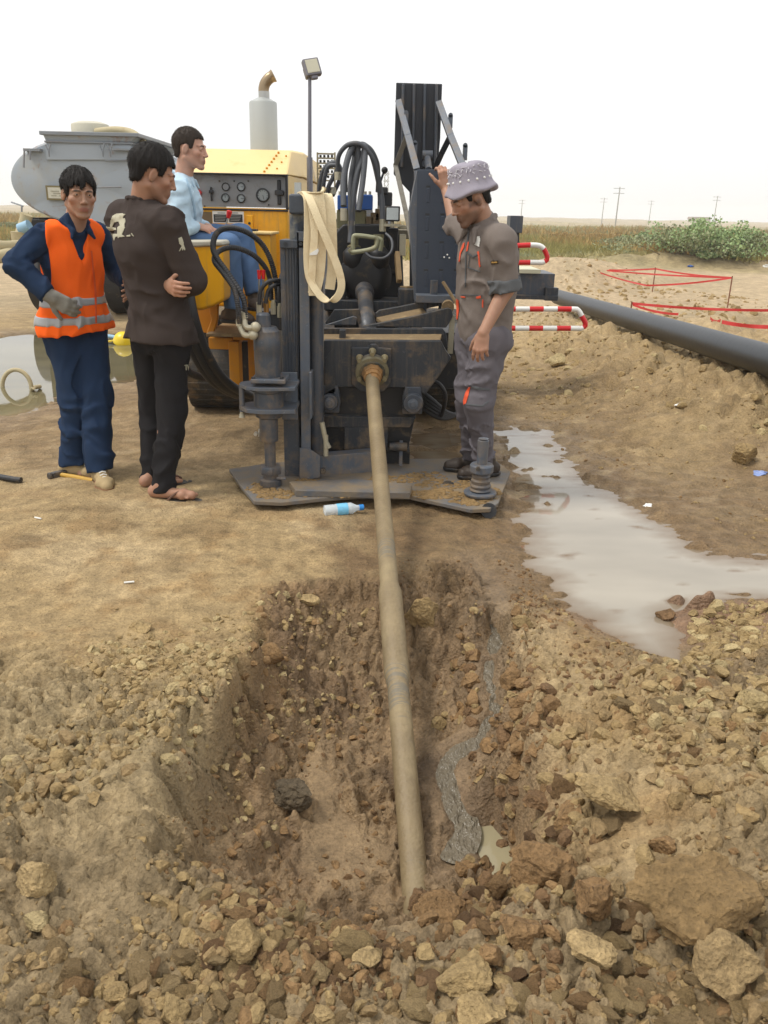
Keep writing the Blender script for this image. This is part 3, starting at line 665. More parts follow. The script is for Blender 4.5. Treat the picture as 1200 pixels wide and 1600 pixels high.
scatter([(0, 1250), (0, 1600), (420, 1600), (350, 1430), (235, 1290), (215, 1180)], 640, .005, .038, [D, FR, FR, OC], 'left heap')
scatter([(110, 1050), (290, 990), (370, 960), (385, 1000), (330, 1110), (240, 1220), (60, 1260), (0, 1230), (150, 1130)], 1200, .005, .030, [D, D, PL], 'left heap')
scatter([(880, 1170), (1000, 1090), (1200, 1080), (1300, 1600), (1000, 1600), (960, 1350), (880, 1280)], 900, .006, .050, [D, FR, OC, MU, FR], 'right bank')
scatter([(1060, 1060), (1110, 980), (1200, 955), (1350, 1000), (1350, 1260), (1000, 1230)], 1500, .010, .040, [PL, D, D, FR], 'pale heap')
scatter([(400, 930), (560, 925), (590, 1010), (520, 1010), (440, 1040), (420, 1150), (395, 1200), (360, 1130)], 520, .006, .028, [D, D, MU, PL], 'pit far edge')
scatter([(260, 1200), (430, 1050), (600, 1000), (600, 1400), (330, 1400)], 420, .005, .026, [MU, MU, DM, MU], 'pit floor')
scatter([(720, 960), (800, 960), (900, 1200), (900, 1400), (800, 1480), (600, 1480), (760, 1400), (780, 1150)], 700, .008, .050, [MU, MU, DM, D], 'pit right wall')
scatter([(330, 1380), (500, 1440), (700, 1450), (860, 1440), (860, 1540), (560, 1520), (330, 1480)], 700, .006, .042, [MU, MU, D, DM], 'pit front wall')
scatter([(790, 480), (900, 480), (1300, 620), (1300, 760), (1120, 700), (960, 640), (780, 620)], 1800, .010, .060, [D, D, OC, PL], 'berm', 3.0)
scatter([(870, 430), (1200, 470), (1300, 560), (900, 480)], 520, .02, .10, [D, OC], 'berm', 2.5)
scatter([(780, 600), (1300, 700), (1300, 880), (900, 720), (780, 660)], 520, .006, .022, [D, OC, MU], 'slope', 3.0)
scatter([(-100, 660), (560, 660), (560, 900), (380, 940), (-100, 1100)], 340, .003, .009, [D, PL, D], 'path', 2.5)
scatter([(740, 930), (1000, 960), (1060, 1060), (900, 1100), (830, 960)], 400, .006, .024, [MU, D, DM], 'slope')
scatter([(620, 880), (840, 880), (900, 960), (640, 920)], 240, .004, .014, [MU, DM], 'slope')
LBL = {'front': 'loose rubble at the bottom', 'left heap': 'clods of the left spoil heap', 'right bank': 'clods on the right bank', 'pale heap': 'pale stones at the right edge', 'pit far edge': 'crumbs at the far pit edge', 'pit floor': 'clods on the pit floor', 'pit right wall': 'clods along the right pit wall', 'pit front wall': 'clods on the near pit wall', 'berm': 'stones on the berm', 'slope': 'clods near the right puddle', 'path': 'stones on the trodden ground'}
LM = [(948, 1245, 'the large flat slab'), (1090, 1420, 'the biggest boulder'), (1112, 1500, 'the pointed pale boulder'), (690, 1420, 'the flat clod on the rod end'), (650, 1405, 'the rod end'), (378, 1460, 'the tall rough boulder'), (722, 1515, 'the low square pale block'), (462, 1237, 'the dark ragged lump'), (920, 1475, 'the thin pale slab'), (1162, 705, 'the smooth yellowish boulder'), (852, 1340, 'the rounded muddy mass'), (925, 1380, 'the muddy block'), (60, 1360, 'the pyramid shaped clod'), (58, 1436, 'the lower left pale stone'), (270, 1570, 'the squat pale block'), (185, 1548, 'the brown oval stone'), (572, 1495, 'the flat light stone'), (756, 1575, 'the crumbly pale clod'), (505, 1580, 'the rounded bottom clod'), (1178, 1090, 'the largest pale stone'), (1034, 1312, 'the brown round clod'), (218, 978, 'the lone low clod'), (480, 938, 'the far edge flat stone'), (660, 950, 'the yellow crumbling clod'), (1078, 1096, 'the pale angular stone'), (800, 1055, 'the brown clod by the rivulet'), (1090, 960, 'the mound by the puddle'), (770, 1130, 'the bend of the rivulet'), (790, 1340, 'the small pit pool'), (0, 1250, 'the left picture edge'), (200, 1150, 'the left heap crest'), (0, 1600, 'the bottom left corner'), (1200, 1600, 'the bottom right corner'), (1200, 1250, 'the right picture edge'), (400, 1590, 'the bottom left edge'), (900, 1590, 'the bottom right edge'), (330, 1300, 'the left pit wall'), (130, 1440, 'the lower left heap'), (1000, 560, 'the slope under the black pipe'), (620, 1100, 'the middle of the drill rod'), (1000, 1180, 'the right bank top')]
COLW = {'dry_rock': 'sandy', 'pale_rock': 'pale', 'muddy_clod': 'muddy brown', 'dark_clod': 'dark brown', 'ochre_rock': 'ochre', 'brown_rock': 'brown'}
ORD = ['nearest', 'second nearest', 'third nearest', 'fourth nearest', 'fifth nearest', 'sixth nearest', 'seventh nearest', 'eighth nearest', 'ninth nearest', 'tenth nearest']
cand = [c for c in cand if c[1] > .75]
cand.sort(key=lambda c: -c[2] / math.hypot(c[0], c[1] + .3))
NIND = 250; LQ = {}
for i, (x, y, s, m, g) in enumerate(cand[:NIND]):
    o = bpy.data.objects.new('rock', protos[i % len(protos)]); C.objects.link(o)
    o.material_slots[0].link = 'OBJECT'; o.material_slots[0].material = m
    k = r_.uniform(.8, 1.15); o.scale = (s * k, s * k * r_.uniform(.8, 1.1), s * r_.uniform(.8, 1.2))
    o.rotation_euler = (r_.uniform(-.45, .45), r_.uniform(-.45, .45), r_.uniform(0, 6.28))
    o.location = (x, y, gz(x, y) - s * .08); tag(o, None, 'rock', LBL[g])
    qx, qy = proj(o.location); j = min(range(len(LM)), key=lambda t: math.hypot(LM[t][0] - qx, LM[t][1] - qy)); dx, dy = qx - LM[j][0], qy - LM[j][1]
    dr = ('left of' if dx < 0 else 'right of') if abs(dx) > abs(dy) else ('behind' if dy < 0 else 'in front of')
    sw_ = 'large' if i < 60 else 'medium' if i < 150 else 'small'
    LQ.setdefault((sw_, COLW[m.name], dr, LM[j][2]), []).append((math.hypot(dx, dy), o))
for (sw_, cw_, dr, lm), lst in LQ.items():
    lst.sort(key=lambda t: t[0])
    for k, (_, o) in enumerate(lst): o['label'] = '%s %s stone %s%s %s' % (sw_, cw_, '' if len(lst) == 1 else ORD[min(k, 9)] + ' ', dr, lm)
rest = cand[NIND:]
by = {}
for c in rest: by.setdefault(c[3].name, []).append(c)
for nm, lst in by.items():
    V = []; Fc = []; k = 0
    shp = [rockshape(300 + q, 2, 9, .08) for q in range(10)]
    for (x, y, s, m, g) in lst:
        v, f = shp[int(r_.integers(10))]; sc3 = np.array([1, r_.uniform(.6, 1), r_.uniform(.5, .85)]) * s
        a = r_.uniform(0, 6.28); b_ = r_.uniform(-.5, .5); ca, sa, cb, sb = math.cos(a), math.sin(a), math.cos(b_), math.sin(b_)
        rm_ = np.array([[ca, -sa, 0], [sa, ca, 0], [0, 0, 1]]) @ np.array([[1, 0, 0], [0, cb, -sb], [0, sb, cb]])
        V.append((v * sc3) @ rm_.T + np.array([x, y, gz(x, y) - s * .02])); Fc.append(f + k); k += len(v)
    # dust-fine crumbs between them
    me = bpy.data.meshes.new('gravel'); mesh_np(me, np.concatenate(V), np.concatenate(Fc)); o = link('gravel', me, bpy.data.materials[nm], smooth=True); me.set_sharp_from_angle(angle=R(24))
    tag(o, 'loose ' + nm.replace('_', ' ').replace('rock', 'gravel').replace('clod', 'crumbs') + ' strewn over the ground around the pit', 'gravel', kind='stuff')
print('rocks', len(cand))
# ------------------------------------------------------------------ paints and metals
MUDC = srgb(142, 118, 84)
M_steel = mat('blue_grey_paint', srgb(62, 69, 79), .42, 0, .14, 5, .15, 40, MUDC, .34, 7.0, .9, chips=.5)
M_steell = mat('light_blue_grey_paint', srgb(82, 90, 101), .42, 0, .12, 5, .12, 40, MUDC, .38, 9.0, .5, chips=.6)
M_dark = mat('dark_paint', srgb(40, 45, 52), .45, 0, .2, 5, .15, 40, MUDC, .30, 8.0, .9, chips=.5)
M_black = mat('black_paint', srgb(24, 25, 28), .5, 0, .2, 8, .1, 40, MUDC, .12, 8.0, .9)
M_yel = mat('yellow_paint', srgb(232, 168, 16), .38, 0, .08, 3, .05, 30, srgb(150, 105, 40), .22, 7.0, .7, coat=.3, chips=.25)
M_yelp = mat('skylit_yellow_paint', srgb(226, 197, 134), .5, 0, .06, 2.5, .08, 30, srgb(188, 150, 80), .25, 4.0, coat=.1)  # paler copy of the yellow, skylight on the bonnet put into the colour
M_orange = mat('ochre_yellow_paint', srgb(200, 132, 16), .45, 0, .1, 5, .05, 30, MUDC, .15, 9.0, 1.0)
M_panel = mat('grey_panel', srgb(138, 140, 142), .45, .3, .12, 9, .06, 50, srgb(112, 104, 92), .32, 12.0)
M_chrome = mat('bare_steel', srgb(176, 176, 172), .35, .85, .1, 9)
M_silver = mat('silver_paint', srgb(176, 180, 178), .42, .35, .06, 2.5)
M_fit = mat('zinc_fitting', srgb(178, 172, 150), .42, .35, .2, 20, .1, 60, MUDC, .3, 20)
M_rub = mat('black_rubber', srgb(42, 43, 46), .55, 0, .2, 12, .3, 200, MUDC, .14, 14.0)
M_rubg = mat('grey_rubber_hose', srgb(74, 77, 82), .5, 0, .12, 10, .2, 200, MUDC, .10, 10.0)
M_muddy = mat('mud_coated_metal', srgb(124, 104, 74), .8, 0, .22, 7, .5, 70, srgb(176, 154, 112), .3, 14.0)
M_red = mat('red_plastic', srgb(205, 30, 34), .35, 0, .08)
M_white = mat('white_paint', srgb(225, 225, 220), .45, 0, .05)
M_blue = mat('blue_paint', srgb(28, 84, 160), .4, 0, .12, 8, 0, 30, MUDC, .15, 12)
M_olive = mat('olive_block', srgb(112, 108, 78), .6, .1, .2, 12, .15, 50, MUDC, .35, 14)
M_glass = mat('gauge_glass', srgb(150, 158, 160), .12, 0, .08)
M_gblk = mat('gauge_rim', srgb(36, 38, 40), .4)

def pbox(mb, x0, y0, x1, y1, Y, dy, mi=0):
    xm, ym = (x0 + x1) / 2, (y0 + y1) / 2
    a = at(x0, ym, Y).x; b = at(x1, ym, Y).x; t = at(xm, y0, Y).z; u = at(xm, y1, Y).z
    return mb.box(((a + b) / 2, Y + dy / 2, (t + u) / 2), (abs(b - a), dy, abs(t - u)), mi=mi)
def pcylz(mb, x, y0, y1, Y, rpx, r2px=None, n=24, mi=0):     # vertical cylinder
    ym = (y0 + y1) / 2; k = ppm(x, ym, Y); c = at(x, ym, Y)
    return mb.cyl((c.x, Y, at(x, y1, Y).z), (c.x, Y, at(x, y0, Y).z), rpx / k, (r2px if r2px is not None else rpx) / k, n, mi)
def pprism(mb, pts, Y, dy, mi=0, Ys=None):
    P = [at(a, b, (Ys[i] if Ys else Y)) for i, (a, b) in enumerate(pts)]
    return mb.prism(P, (0, dy, 0), mi)
def pspl(pts, n=8):      # (px,py,Y) list -> smooth world path
    return spline([at(*p) for p in pts], n)
def hose(name, pts, rpx, m, parent, wrap=False, n=10):
    P = pspl(pts, n); k = ppm(*pts[len(pts) // 2]); r = rpx / k; b = MB()
    if wrap:          # spiral guard: radius pulses along the hose
        Q = []; rr = []
        for i in range(len(P) - 1):
            for j in range(3): Q.append(P[i].lerp(P[i + 1], j / 3)); rr.append(r * (1.10 if len(Q) % 3 else .86))
        b.tube(Q, rr, 12)
    else: b.tube(P, r, 14)
    return b.build(name, m, parent, smooth=50)

RIG = empty('drilling_rig', (0.0, 5.6, 0.0), 'blue grey and yellow horizontal drilling rig standing on tracks behind its stake down plate', 'drilling rig')
# --- drill rod line
PE = at(652, 1425, 1.74); PV = at(580, 578, 4.5)
RD = (PV - PE).normalized()
def rodp(t): return PE + RD * t
RL = (PV - PE).length
# base plate
b = MB(); Z0 = .045
pl = [(358, 738), (376, 764), (397, 789), (440, 791), (505, 784), (560, 780), (640, 781), (690, 792), (735, 802), (765, 801), (778, 792), (797, 742), (770, 722), (640, 722), (520, 722), (430, 728)]
b.prism([gnd(x, y, Z0) for x, y in pl], (0, 0, .022)); bp_ = b.build('stake_down_plate', mat('plate_steel', srgb(84, 90, 98), .5, 0, .14, 6, .25, 50, srgb(134, 114, 82), .80, 6.5, .3), RIG, bevel=.004)
b = MB(); b.prism([gnd(x, y, Z0 + .022) for x, y in ((452, 762), (462, 776), (640, 780), (644, 766), (560, 758))], (0, 0, .035)); b.build('cross_bar', bpy.data.materials['plate_steel'], RIG, bevel=.004)
b = MB(); b.prism([gnd(x, y, .0) for x, y in ((640, 770), (700, 785), (760, 800), (785, 770), (720, 760))], (0, 0, .03)); 
for x, y in ((764, 806), (700, 770), (420, 776)): b.cyl(gnd(x, y - 8, -.05), gnd(x, y - 8, .05) + Vector((0, 0, 0)), .04, .04, 14)
b.build('plate_skid', M_black, RIG)
# caked earth on the plate
def cake(pts, seed, th=.02, name='caked_mud', mt=None):
    v, f = ICO[4]; out_ = MB()
    for i, (x, y, rx, ry) in enumerate(pts):
        c = gnd(x, y, Z0 + .022); k = (c - Vector((0, 0, CAMZ))).dot(_f) / F
        w = v.copy(); w = w * (1 + .42 * fbm3(w * 2.6 + seed + i * 5, seed + i, 5))[:, None]
        w = w * np.array([rx * k, ry * k * 2.6, th]) + np.array(c); w[:, 2] = np.maximum(w[:, 2] + .002 * vn3(w * 60, 4), Z0 + .0195)
        out_.add(w.tolist(), f.tolist())
    return out_.build(name, mt or M_mudcake, RIG, smooth=60, fix=False)
M_mudcake = soil_mat('caked_mud', False, (srgb(134, 108, 70), srgb(146, 120, 80)), 1.3)
def crumbs(spots, seed, name='caked_mud'):
    r = np.random.default_rng(seed); V = []; Fc = []; k = 0
    for (x, y, rx, ry, n) in spots:
        for _ in range(n):
            a_, q = r.uniform(0, 6.28), r.random() ** .6; c = gnd(x + math.cos(a_) * q * rx, y + math.sin(a_) * q * ry, Z0 + .022); sz = .003 + .013 * r.random() ** 3
            v, f = ICO[2]; v = v * (1 + .35 * fbm3(v * 1.6 + r.uniform(0, 90), 7, 2))[:, None] * np.array([sz * r.uniform(.9, 2.0), sz * r.uniform(.9, 2.0), sz * .42]) + np.array(c); V.append(v); Fc.append(f + k); k += len(v)
    me = bpy.data.meshes.new(name); mesh_np(me, np.concatenate(V), np.concatenate(Fc)); return link(name, me, M_mudcake, RIG, True)
o = crumbs([(430, 772, 30, 8, 150), (490, 768, 40, 7, 110), (560, 756, 46, 6, 120), (402, 762, 20, 8, 90), (610, 750, 40, 7, 110), (520, 774, 60, 4, 90), (680, 772, 40, 8, 220), (735, 780, 30, 10, 210), (700, 757, 50, 8, 200), (755, 772, 30, 14, 240), (662, 745, 40, 8, 120), (480, 750, 20, 6, 60)], 3)
o['kind'] = 'stuff'
# mast (left column)
YM = 4.36
b = MB(); pbox(b, 441, 384, 466, 748, YM, .16)
for q in (445.5, 450, 454.5, 459): pbox(b, q, 388, q + 2.0, 590, YM - .008, .012)
col_ = b.build('mast_column', M_steel, RIG, bevel=.004)
b = MB(); pbox(b, 466, 362, 484, 754, YM - .03, .02); pbox(b, 466, 362, 470, 754, YM - .03, .2); b.build('mast_flange', M_steell, RIG, bevel=.003)
b = MB(); pcylz(b, 494, 350, 712, YM + .08, 11.5); b.build('mast_cylinder', M_steel, RIG)
b = MB(); pbox(b, 437, 375, 478, 388, YM - .03, .2); b.build('mast_collar', M_steel, RIG, bevel=.004)
for x in (446, 470): 
    g = MB(); p_ = at(x, 381, YM - .032); g.cyl(p_, p_ + Vector((0, -.012, 0)), .011, n=6); g.build('bolt', M_dark, RIG)
b = MB(); pcylz(b, 464, 335, 376, YM + .06, 11.5); b.build('mast_rod', mat('scuffed_rod', srgb(64, 74, 88), .4, .2, .15, 8, .1, 40, srgb(176, 168, 140), .55, 11), RIG)
b = MB(); pbox(b, 451, 303, 479, 335, YM - .02, .15); b.build('mast_cap', M_steel, RIG, bevel=.012)
b = MB(); pbox(b, 460, 285, 470, 304, YM + .1, .03); b.build('cap_pin', M_silver, RIG)
# foot beam & gusset
b = MB(); P = [at(470, 716, YM - .03), at(582, 706, YM + .12), at(582, 740, YM + .12), at(470, 754, YM - .03)]; b.prism(P, (0, .09, 0)); fb_ = b.build('foot_beam', M_steell, RIG, bevel=.004)
b = MB(); P = [at(468, 700, YM - .045), at(484, 702, YM - .045), at(500, 713, YM - .045), at(500, 746, YM - .045), at(468, 752, YM - .045)]; b.prism(P, (0, .014, 0)); b.build('gusset', M_steell, RIG, bevel=.002)
g = MB(); p_ = at(505, 735, YM - .02); g.cyl(p_, p_ + Vector((0, -.02, 0)), .018, n=6); g.cyl(p_, p_ + Vector((0, -.03, 0)), .009, n=10); g.build('bolt', M_dark, RIG)
g = MB(); pcylz(g, 509, 680, 712, YM, 4); p_ = at(509, 690, YM); g.tube([at(503, 660, YM), at(509, 690, YM), at(514, 700, YM)], .014, 10); g.build('grease_fitting', M_fit, RIG)
# bracket carrying the anchor drive
YA = 4.20
b = MB(); pbox(b, 440, 582, 465, 656, YM - .05, .014); pbox(b, 483, 582, 487, 655, YM - .06, .12); b.build('bracket_plate', M_steell, RIG, bevel=.003)
def ringplate(y0, y1, x0=374, x1=464):
    b = MB(); z = at(418, y1, YA).z; z1 = at(418, y0, YA).z; k = ppm(418, y0, YA); cx = at(418, y0, YA).x
    pts = [(-44, 2), (-30, 26), (-6, 34), (20, 30), (46, 24), (46, -60), (0, -40), (-30, -28), (-44, -14)]
    b.prism([Vector((cx + a / k, YA - c / k, z)) for a, c in pts], (0, 0, z1 - z)); return b
M_brk = M_steell
ringplate(600, 605).build('bracket_arm', M_steell, RIG, bevel=.002); ringplate(634, 640).build('bracket_arm', M_steell, RIG, bevel=.002)
b = MB(); pcylz(b, 378, 604, 643, YA, 4.2, n=16); b.build('bracket_handle', M_steell, RIG)
b = MB(); pcylz(b, 378, 643, 647, YA, 3, n=12); pcylz(b, 378, 646, 652, YA, 5, 3.4, n=8); b.build('handle_knob', M_fit, RIG)
# anchor drive motor, sleeve and shaft
AD = []
b = MB(); cA = at(418, 560, YA); kA = ppm(418, 560, YA)
def latheA(name, prof, m, n=32, cx=418, y0=560):
    c0 = at(cx, y0, YA); pr = []
    for y, r in prof: pr.append((at(cx, y, YA).z, r / ppm(cx, y, YA)))
    pr.sort(); base = pr[0][0]; b = MB(); b.lathe((c0.x, YA, base), (0, 0, 1), [(z - base, r) for z, r in pr], n); return b.build(name, m, RIG, smooth=30)
latheA('drive_motor', [(594, 19), (588, 19.5), (560, 20.5), (548, 20.5), (547, 21), (528, 21), (526, 20), (517, 20), (514, 17), (510, 15)], M_steel)
latheA('motor_cap', [(511, 12), (492, 11), (489, 9)], M_steel, cx=413)
latheA('drive_gearbox', [(636, 23), (612, 23), (610, 26), (606, 26), (605, 22), (601, 22)], M_steel)
b = MB(); pbox(b, 391, 593, 446, 600, YA - .09, .18); b.build('motor_flange', M_steell, RIG, bevel=.006)
for x in (396, 440):
    g = MB(); pcylz(g, x, 589, 594, YA - .07, 3.4, n=6); g.build('bolt', M_dark, RIG)
latheA('drive_ring', [(652, 17), (650, 21), (644, 22), (640, 22)], M_steel)
latheA('drive_sleeve', [(688, 14), (686, 14.5), (654, 14.5), (652, 14)], M_steel, cx=417)
latheA('drive_shaft', [(728, 8.6), (688, 8.6)], M_steel, cx=418)
latheA('shaft_collar', [(739, 17), (737, 18), (729, 18), (727, 17)], M_steel, 6)
latheA('shaft_foot', [(757, 17), (755, 17.5), (748, 17.5), (746, 12), (739, 12)], M_steel)
latheA('anchor_disc', [(772, 21), (765, 22), (763, 23), (759, 23), (758, 19)], M_steel)
b = MB(); p_ = at(432, 747, YA - .03); b.tube([p_, at(446, 748, YA - .02)], .008, 8); b.build('locking_pin', M_steell, RIG)
b = MB(); p_ = at(400, 677, YA - .07); b.tube([p_, p_ + Vector((0, -.02, 0))], .01, 8); b.tube([at(405, 670, YA - .07), at(404, 682, YA - .07)], .004, 6); b.build('sleeve_clip', M_chrome, RIG)
# sticker patch
b = MB(); p_ = at(398, 624, YA - .085)
# fittings on the motor
for i, (x, y) in enumerate(((399, 511), (395, 523))):
    b = MB(); p_ = at(x, y, YA - .06); b.ball(p_, .026); b.tube([p_, at(404, y, YA - .03)], .017, 10)
    b.tube(spline([p_, at(x - 11, y + 1, YA - .07), at(x - 16, y - 4, YA - .06), at(x - 17 + i * -4, y - 15, YA - .05)], 5), .014, 10); b.lathe(at(x - 17 - i * 4, y - 14, YA - .05), (0, 0, 1), [(0, .018), (.03, .018), (.032, .014)], 6); b.build('hose_fitting', M_fit, RIG)
# big spiral guarded hoses
hose('hydraulic_hose', [(383, 499, 4.15), (380, 466, 4.15), (358, 430, 4.2), (337, 400, 4.25), (333, 381, 4.3), (340, 363, 4.35), (358, 356, 4.4), (384, 362, 4.45), (408, 380, 4.5), (423, 407, 4.5), (431, 440, 4.5), (434, 470, 4.5)], 4.1, M_rub, RIG, True)
hose('hydraulic_hose', [(374, 508, 4.15), (372, 480, 4.12), (366, 452, 4.15), (350, 428, 4.2), (335, 407, 4.25), (343, 392, 4.35), (366, 387, 4.4), (395, 398, 4.45), (415, 419, 4.5), (422, 440, 4.5), (424, 470, 4.5)], 3.9, M_rub, RIG, True)
hose('hydraulic_hose', [(405, 476, 4.4), (407, 455, 4.4), (418, 441, 4.4), (432, 438, 4.42), (445, 440, 4.5)], 3.2, M_rub, RIG)
hose('hydraulic_hose', [(415, 474, 4.4), (419, 455, 4.4), (428, 446, 4.4), (438, 444, 4.45), (446, 450, 4.5)], 3.2, M_rub, RIG)
hose('hydraulic_hose', [(437, 478, 4.45), (436, 455, 4.45), (440, 430, 4.5), (447, 420, 4.6)], 3.2, M_rub, RIG)
# valve cluster behind the anchor motor
b = MB(); pbox(b, 400, 486, 442, 516, 4.45, .14); pbox(b, 426, 470, 444, 490, 4.45, .1); b.build('valve_block', M_dark, RIG, bevel=.006)
for x, y in ((405, 478), (416, 476), (427, 479), (437, 484)):
    b = MB(); pcylz(b, x, y - 6, y + 12, 4.42, 4.4, n=6); pcylz(b, x, y - 10, y - 4, 4.42, 3, n=10); b.build('hose_fitting', M_fit if x != 416 else mat('brass', srgb(150, 112, 60), .4, .6, .2), RIG)
for x in (405, 411.5):
    b = MB(); b.tube([at(x, 466, 4.43), at(x, 436, 4.43)], .005, 8); r0 = b.build('control_lever', M_chrome, RIG); b = MB(); pcylz(b, x, 422, 436, 4.43, 2.6, 3.3, n=12); b.build('lever_knob', M_red, r0)
# --- front vise -----------------------------------------------------------------
YV = 4.55
def plate(name, pts, Y, dy, m, bev=.004, Ys=None): b = MB(); pprism(b, pts, Y, dy, 0, Ys); return b.build(name, m, RIG, bevel=bev)
vp = plate('vise_front_plate', [(506, 532), (689, 533), (697, 548), (705, 559), (688, 585), (665, 616), (640, 606), (528, 604), (506, 604)], YV, .05, M_dark)
plate('vise_rear_plate', [(506, 513), (692, 514), (697, 520), (700, 545), (506, 545)], YV + .22, .04, M_dark)
b = MB(); b.prism([at(506, 534, YV + .05), at(686, 534, YV + .05), at(690, 522, YV + .22), at(506, 522, YV + .22)], (0, 0, -.02)); b.build('vise_tray', M_muddy, RIG)
b = MB(); pbox(b, 530, 516, 540, 530, YV + .12, .05); b.build('tray_lug', M_dark, RIG, bevel=.003)
b = MB(); pprism(b, [(508, 560), (520, 545), (524, 610), (508, 640)], YV - .01, .02); b.build('vise_rib', M_dark, RIG)
fp_ = plate('flange_plate', [(549, 543), (576, 543), (579, 538), (588, 538), (591, 543), (612, 545), (611, 600), (600, 612), (562, 612), (549, 600)], YV - .03, .03, M_dark, .006)
fc = at(581, 575, YV - .03); kf = ppm(581, 575, YV)
b = MB(); b.lathe(fc, -RD, [(0, 25 / kf), (.03, 25 / kf), (.045, 23 / kf), (.06, 19 / kf), (.062, 11 / kf)], 36); b.build('vise_flange', mat('greasy_ring', srgb(64, 66, 62), .4, .1, .3, 12, .3, 60, srgb(140, 118, 76), .5, 11), RIG)
b = MB(); b.lathe(fc - RD * .03, -RD, [(0, 25.5 / kf), (.012, 26 / kf), (.024, 25.5 / kf), (.026, 22 / kf)], 36); b.build('retaining_ring', mat('cream_ring', srgb(116, 110, 86), .6, .1, .3, 12, .3, 60, srgb(92, 78, 54), .4, 13), RIG)
for a, bx in ((582, 549), (562, 559), (601, 559), (562, 588), (601, 588)):
    b = MB(); p_ = at(a, bx, YV - .05); b.ball(p_, (.021, .026, .020)); b.cyl(p_, p_ + Vector((0, -.05, -.01)), .015, .013, 6); b.build('flange_bolt', mat('muddy_bolt', srgb(130, 120, 90), .6, .2, .3, 20, .2, 60, MUDC, .3, 20), RIG)
b = MB(); 
for k_, (r_a, t_) in enumerate(((.062, .09), (.054, .12), (.044, .15))): b.cyl(fc - RD * .05, fc - RD * t_, r_a, r_a * .85, 9)
b.build('rod_wiper', mat('muddy_rubber', srgb(150, 112, 66), .7, 0, .3, 14, .6, 50, srgb(60, 58, 52), .4, 12), RIG)
for x, y, rp in ((645, 629, 16), (516, 627, 13)):
    k = ppm(x, y, YV); c_ = at(x, y, YV - .02); b = MB(); b.lathe(c_, (0, -1, 0), [(0, rp / k), (.03, rp / k), (.035, rp * .9 / k)], 24); pprism(b, [(x - 16, y - 8), (x - 12, y - 24), (x + 12, y - 24), (x + 16, y), (x + 14, y + 18), (x - 16, y + 18)], YV - .01, .05)
    o_ = b.build('clamp_lug', M_steel, RIG, bevel=.004)
    b = MB(); b.lathe(c_ + Vector((0, -.03, 0)), (0, -1, 0), [(0, 8 / k), (.014, 8 / k), (.016, 4 / k), (.022, 3.5 / k)], 20); b.build('clamp_pin', M_steell, o_)
# lower body of the vise
plate('vise_lower_body', [(506, 604), (640, 606), (650, 645), (638, 700), (624, 706), (506, 706)], YV + .08, .32, M_black)
plate('lower_crossbeam', [(506, 650), (650, 652), (640, 668), (506, 668)], YV + .04, .06, M_dark)
plate('lower_box', [(538, 668), (606, 668), (606, 703), (538, 703)], YV + .03, .08, M_dark)
b = MB(); c_ = at(617, 706, YV); pbox(b, 624, 690, 629, 728, YV, .03); b.build('tie_strap', M_steell, RIG)
b = MB(); c_ = at(617, 698, YV); b.cyl(c_ + Vector((-.03, 0, 0)), c_ + Vector((.07, 0, 0)), .025); b.build('tie_bolt', M_dark, RIG)
b = MB(); pbox(b, 560, 706, 640, 726, YV + .1, .2); b.build('skid_block', M_black, RIG)
# clamp arms above the vise
plate('clamp_arm', [(566, 510), (640, 496), (700, 481), (706, 484), (708, 493), (702, 505), (697, 512), (694, 512)], YV + .26, .05, M_dark)
plate('clamp_arm', [(586, 490), (592, 485), (640, 476), (690, 464), (704, 466), (704, 474), (640, 488), (588, 497)], YV + .46, .05, M_dark)
b = MB(); b.prism([at(588, 496, YV + .46), at(660, 481, YV + .46), at(668, 490, YV + .31), at(600, 505, YV + .31)], (0, 0, -.02)); b.build('arm_tray', M_muddy, RIG)
b = MB(); b.cyl(at(700, 480, YV + .28), at(699, 470, YV + .5), .035); b.build('arm_pin', M_muddy, RIG)
b = MB(); b.bar(at(707, 492, YV + .3), at(703, 552, YV + .3), .03, .03); b.build('arm_link', M_fit, RIG)
plate('wedge_plate', [(508, 504), (522, 484), (562, 483), (565, 505), (560, 508), (556, 496), (510, 508)], YV + .32, .03, M_dark)
plate('wedge_plate', [(508, 508), (552, 494), (558, 497), (556, 508)], YV + .27, .03, M_steel)
plate('upright_plate', [(508, 440), (540, 440), (540, 486), (508, 486)], YV + .85, .06, M_black)
# --- feed frame (inclined) and carriage ------------------------------------------
RDf = RD
def along(t, dx, dz): return PV + RD * t + Vector((dx, 0, 0)) + Vector((0, -RD.z, RD.y)).normalized() * dz
b = MB()
for s_ in (-1, 1): b.bar(along(.25, s_ * .24, -.22), along(3.3, s_ * .24, -.22), .08, .16)
for t_ in (.5, 1.0, 1.6, 2.2, 2.8): b.bar(along(t_, -.24, -.24), along(t_, .24, -.24), .08, .08)
b.build('feed_frame', M_dark, RIG, bevel=.006)
b = MB(); b.bar(along(.3, 0, -.27), along(3.2, 0, -.27), .30, .05); b.build('feed_rack', M_black, RIG)
b = MB()
b.lathe(along(.38, 0, 0), RD, [(0, .045), (.1, .045), (.11, .052), (.3, .052), (.31, .047), (.55, .047), (.56, .06), (.75, .062), (.76, .08), (.95, .085)], 28); b.build('spindle', mat('scraped_spindle', srgb(78, 80, 84), .38, .3, .2, 8, .2, 40, MUDC, .42, 8), RIG)
YC = 5.55
plate('carriage_plate', [(516, 372), (536, 350), (608, 350), (628, 372), (632, 478), (516, 478)], YC + .1, .25, M_black, .015)
b = MB(); pbox(b, 506, 470, 640, 486, YC - .2, .4); b.build('carriage_skid', M_dark, RIG, bevel=.006)
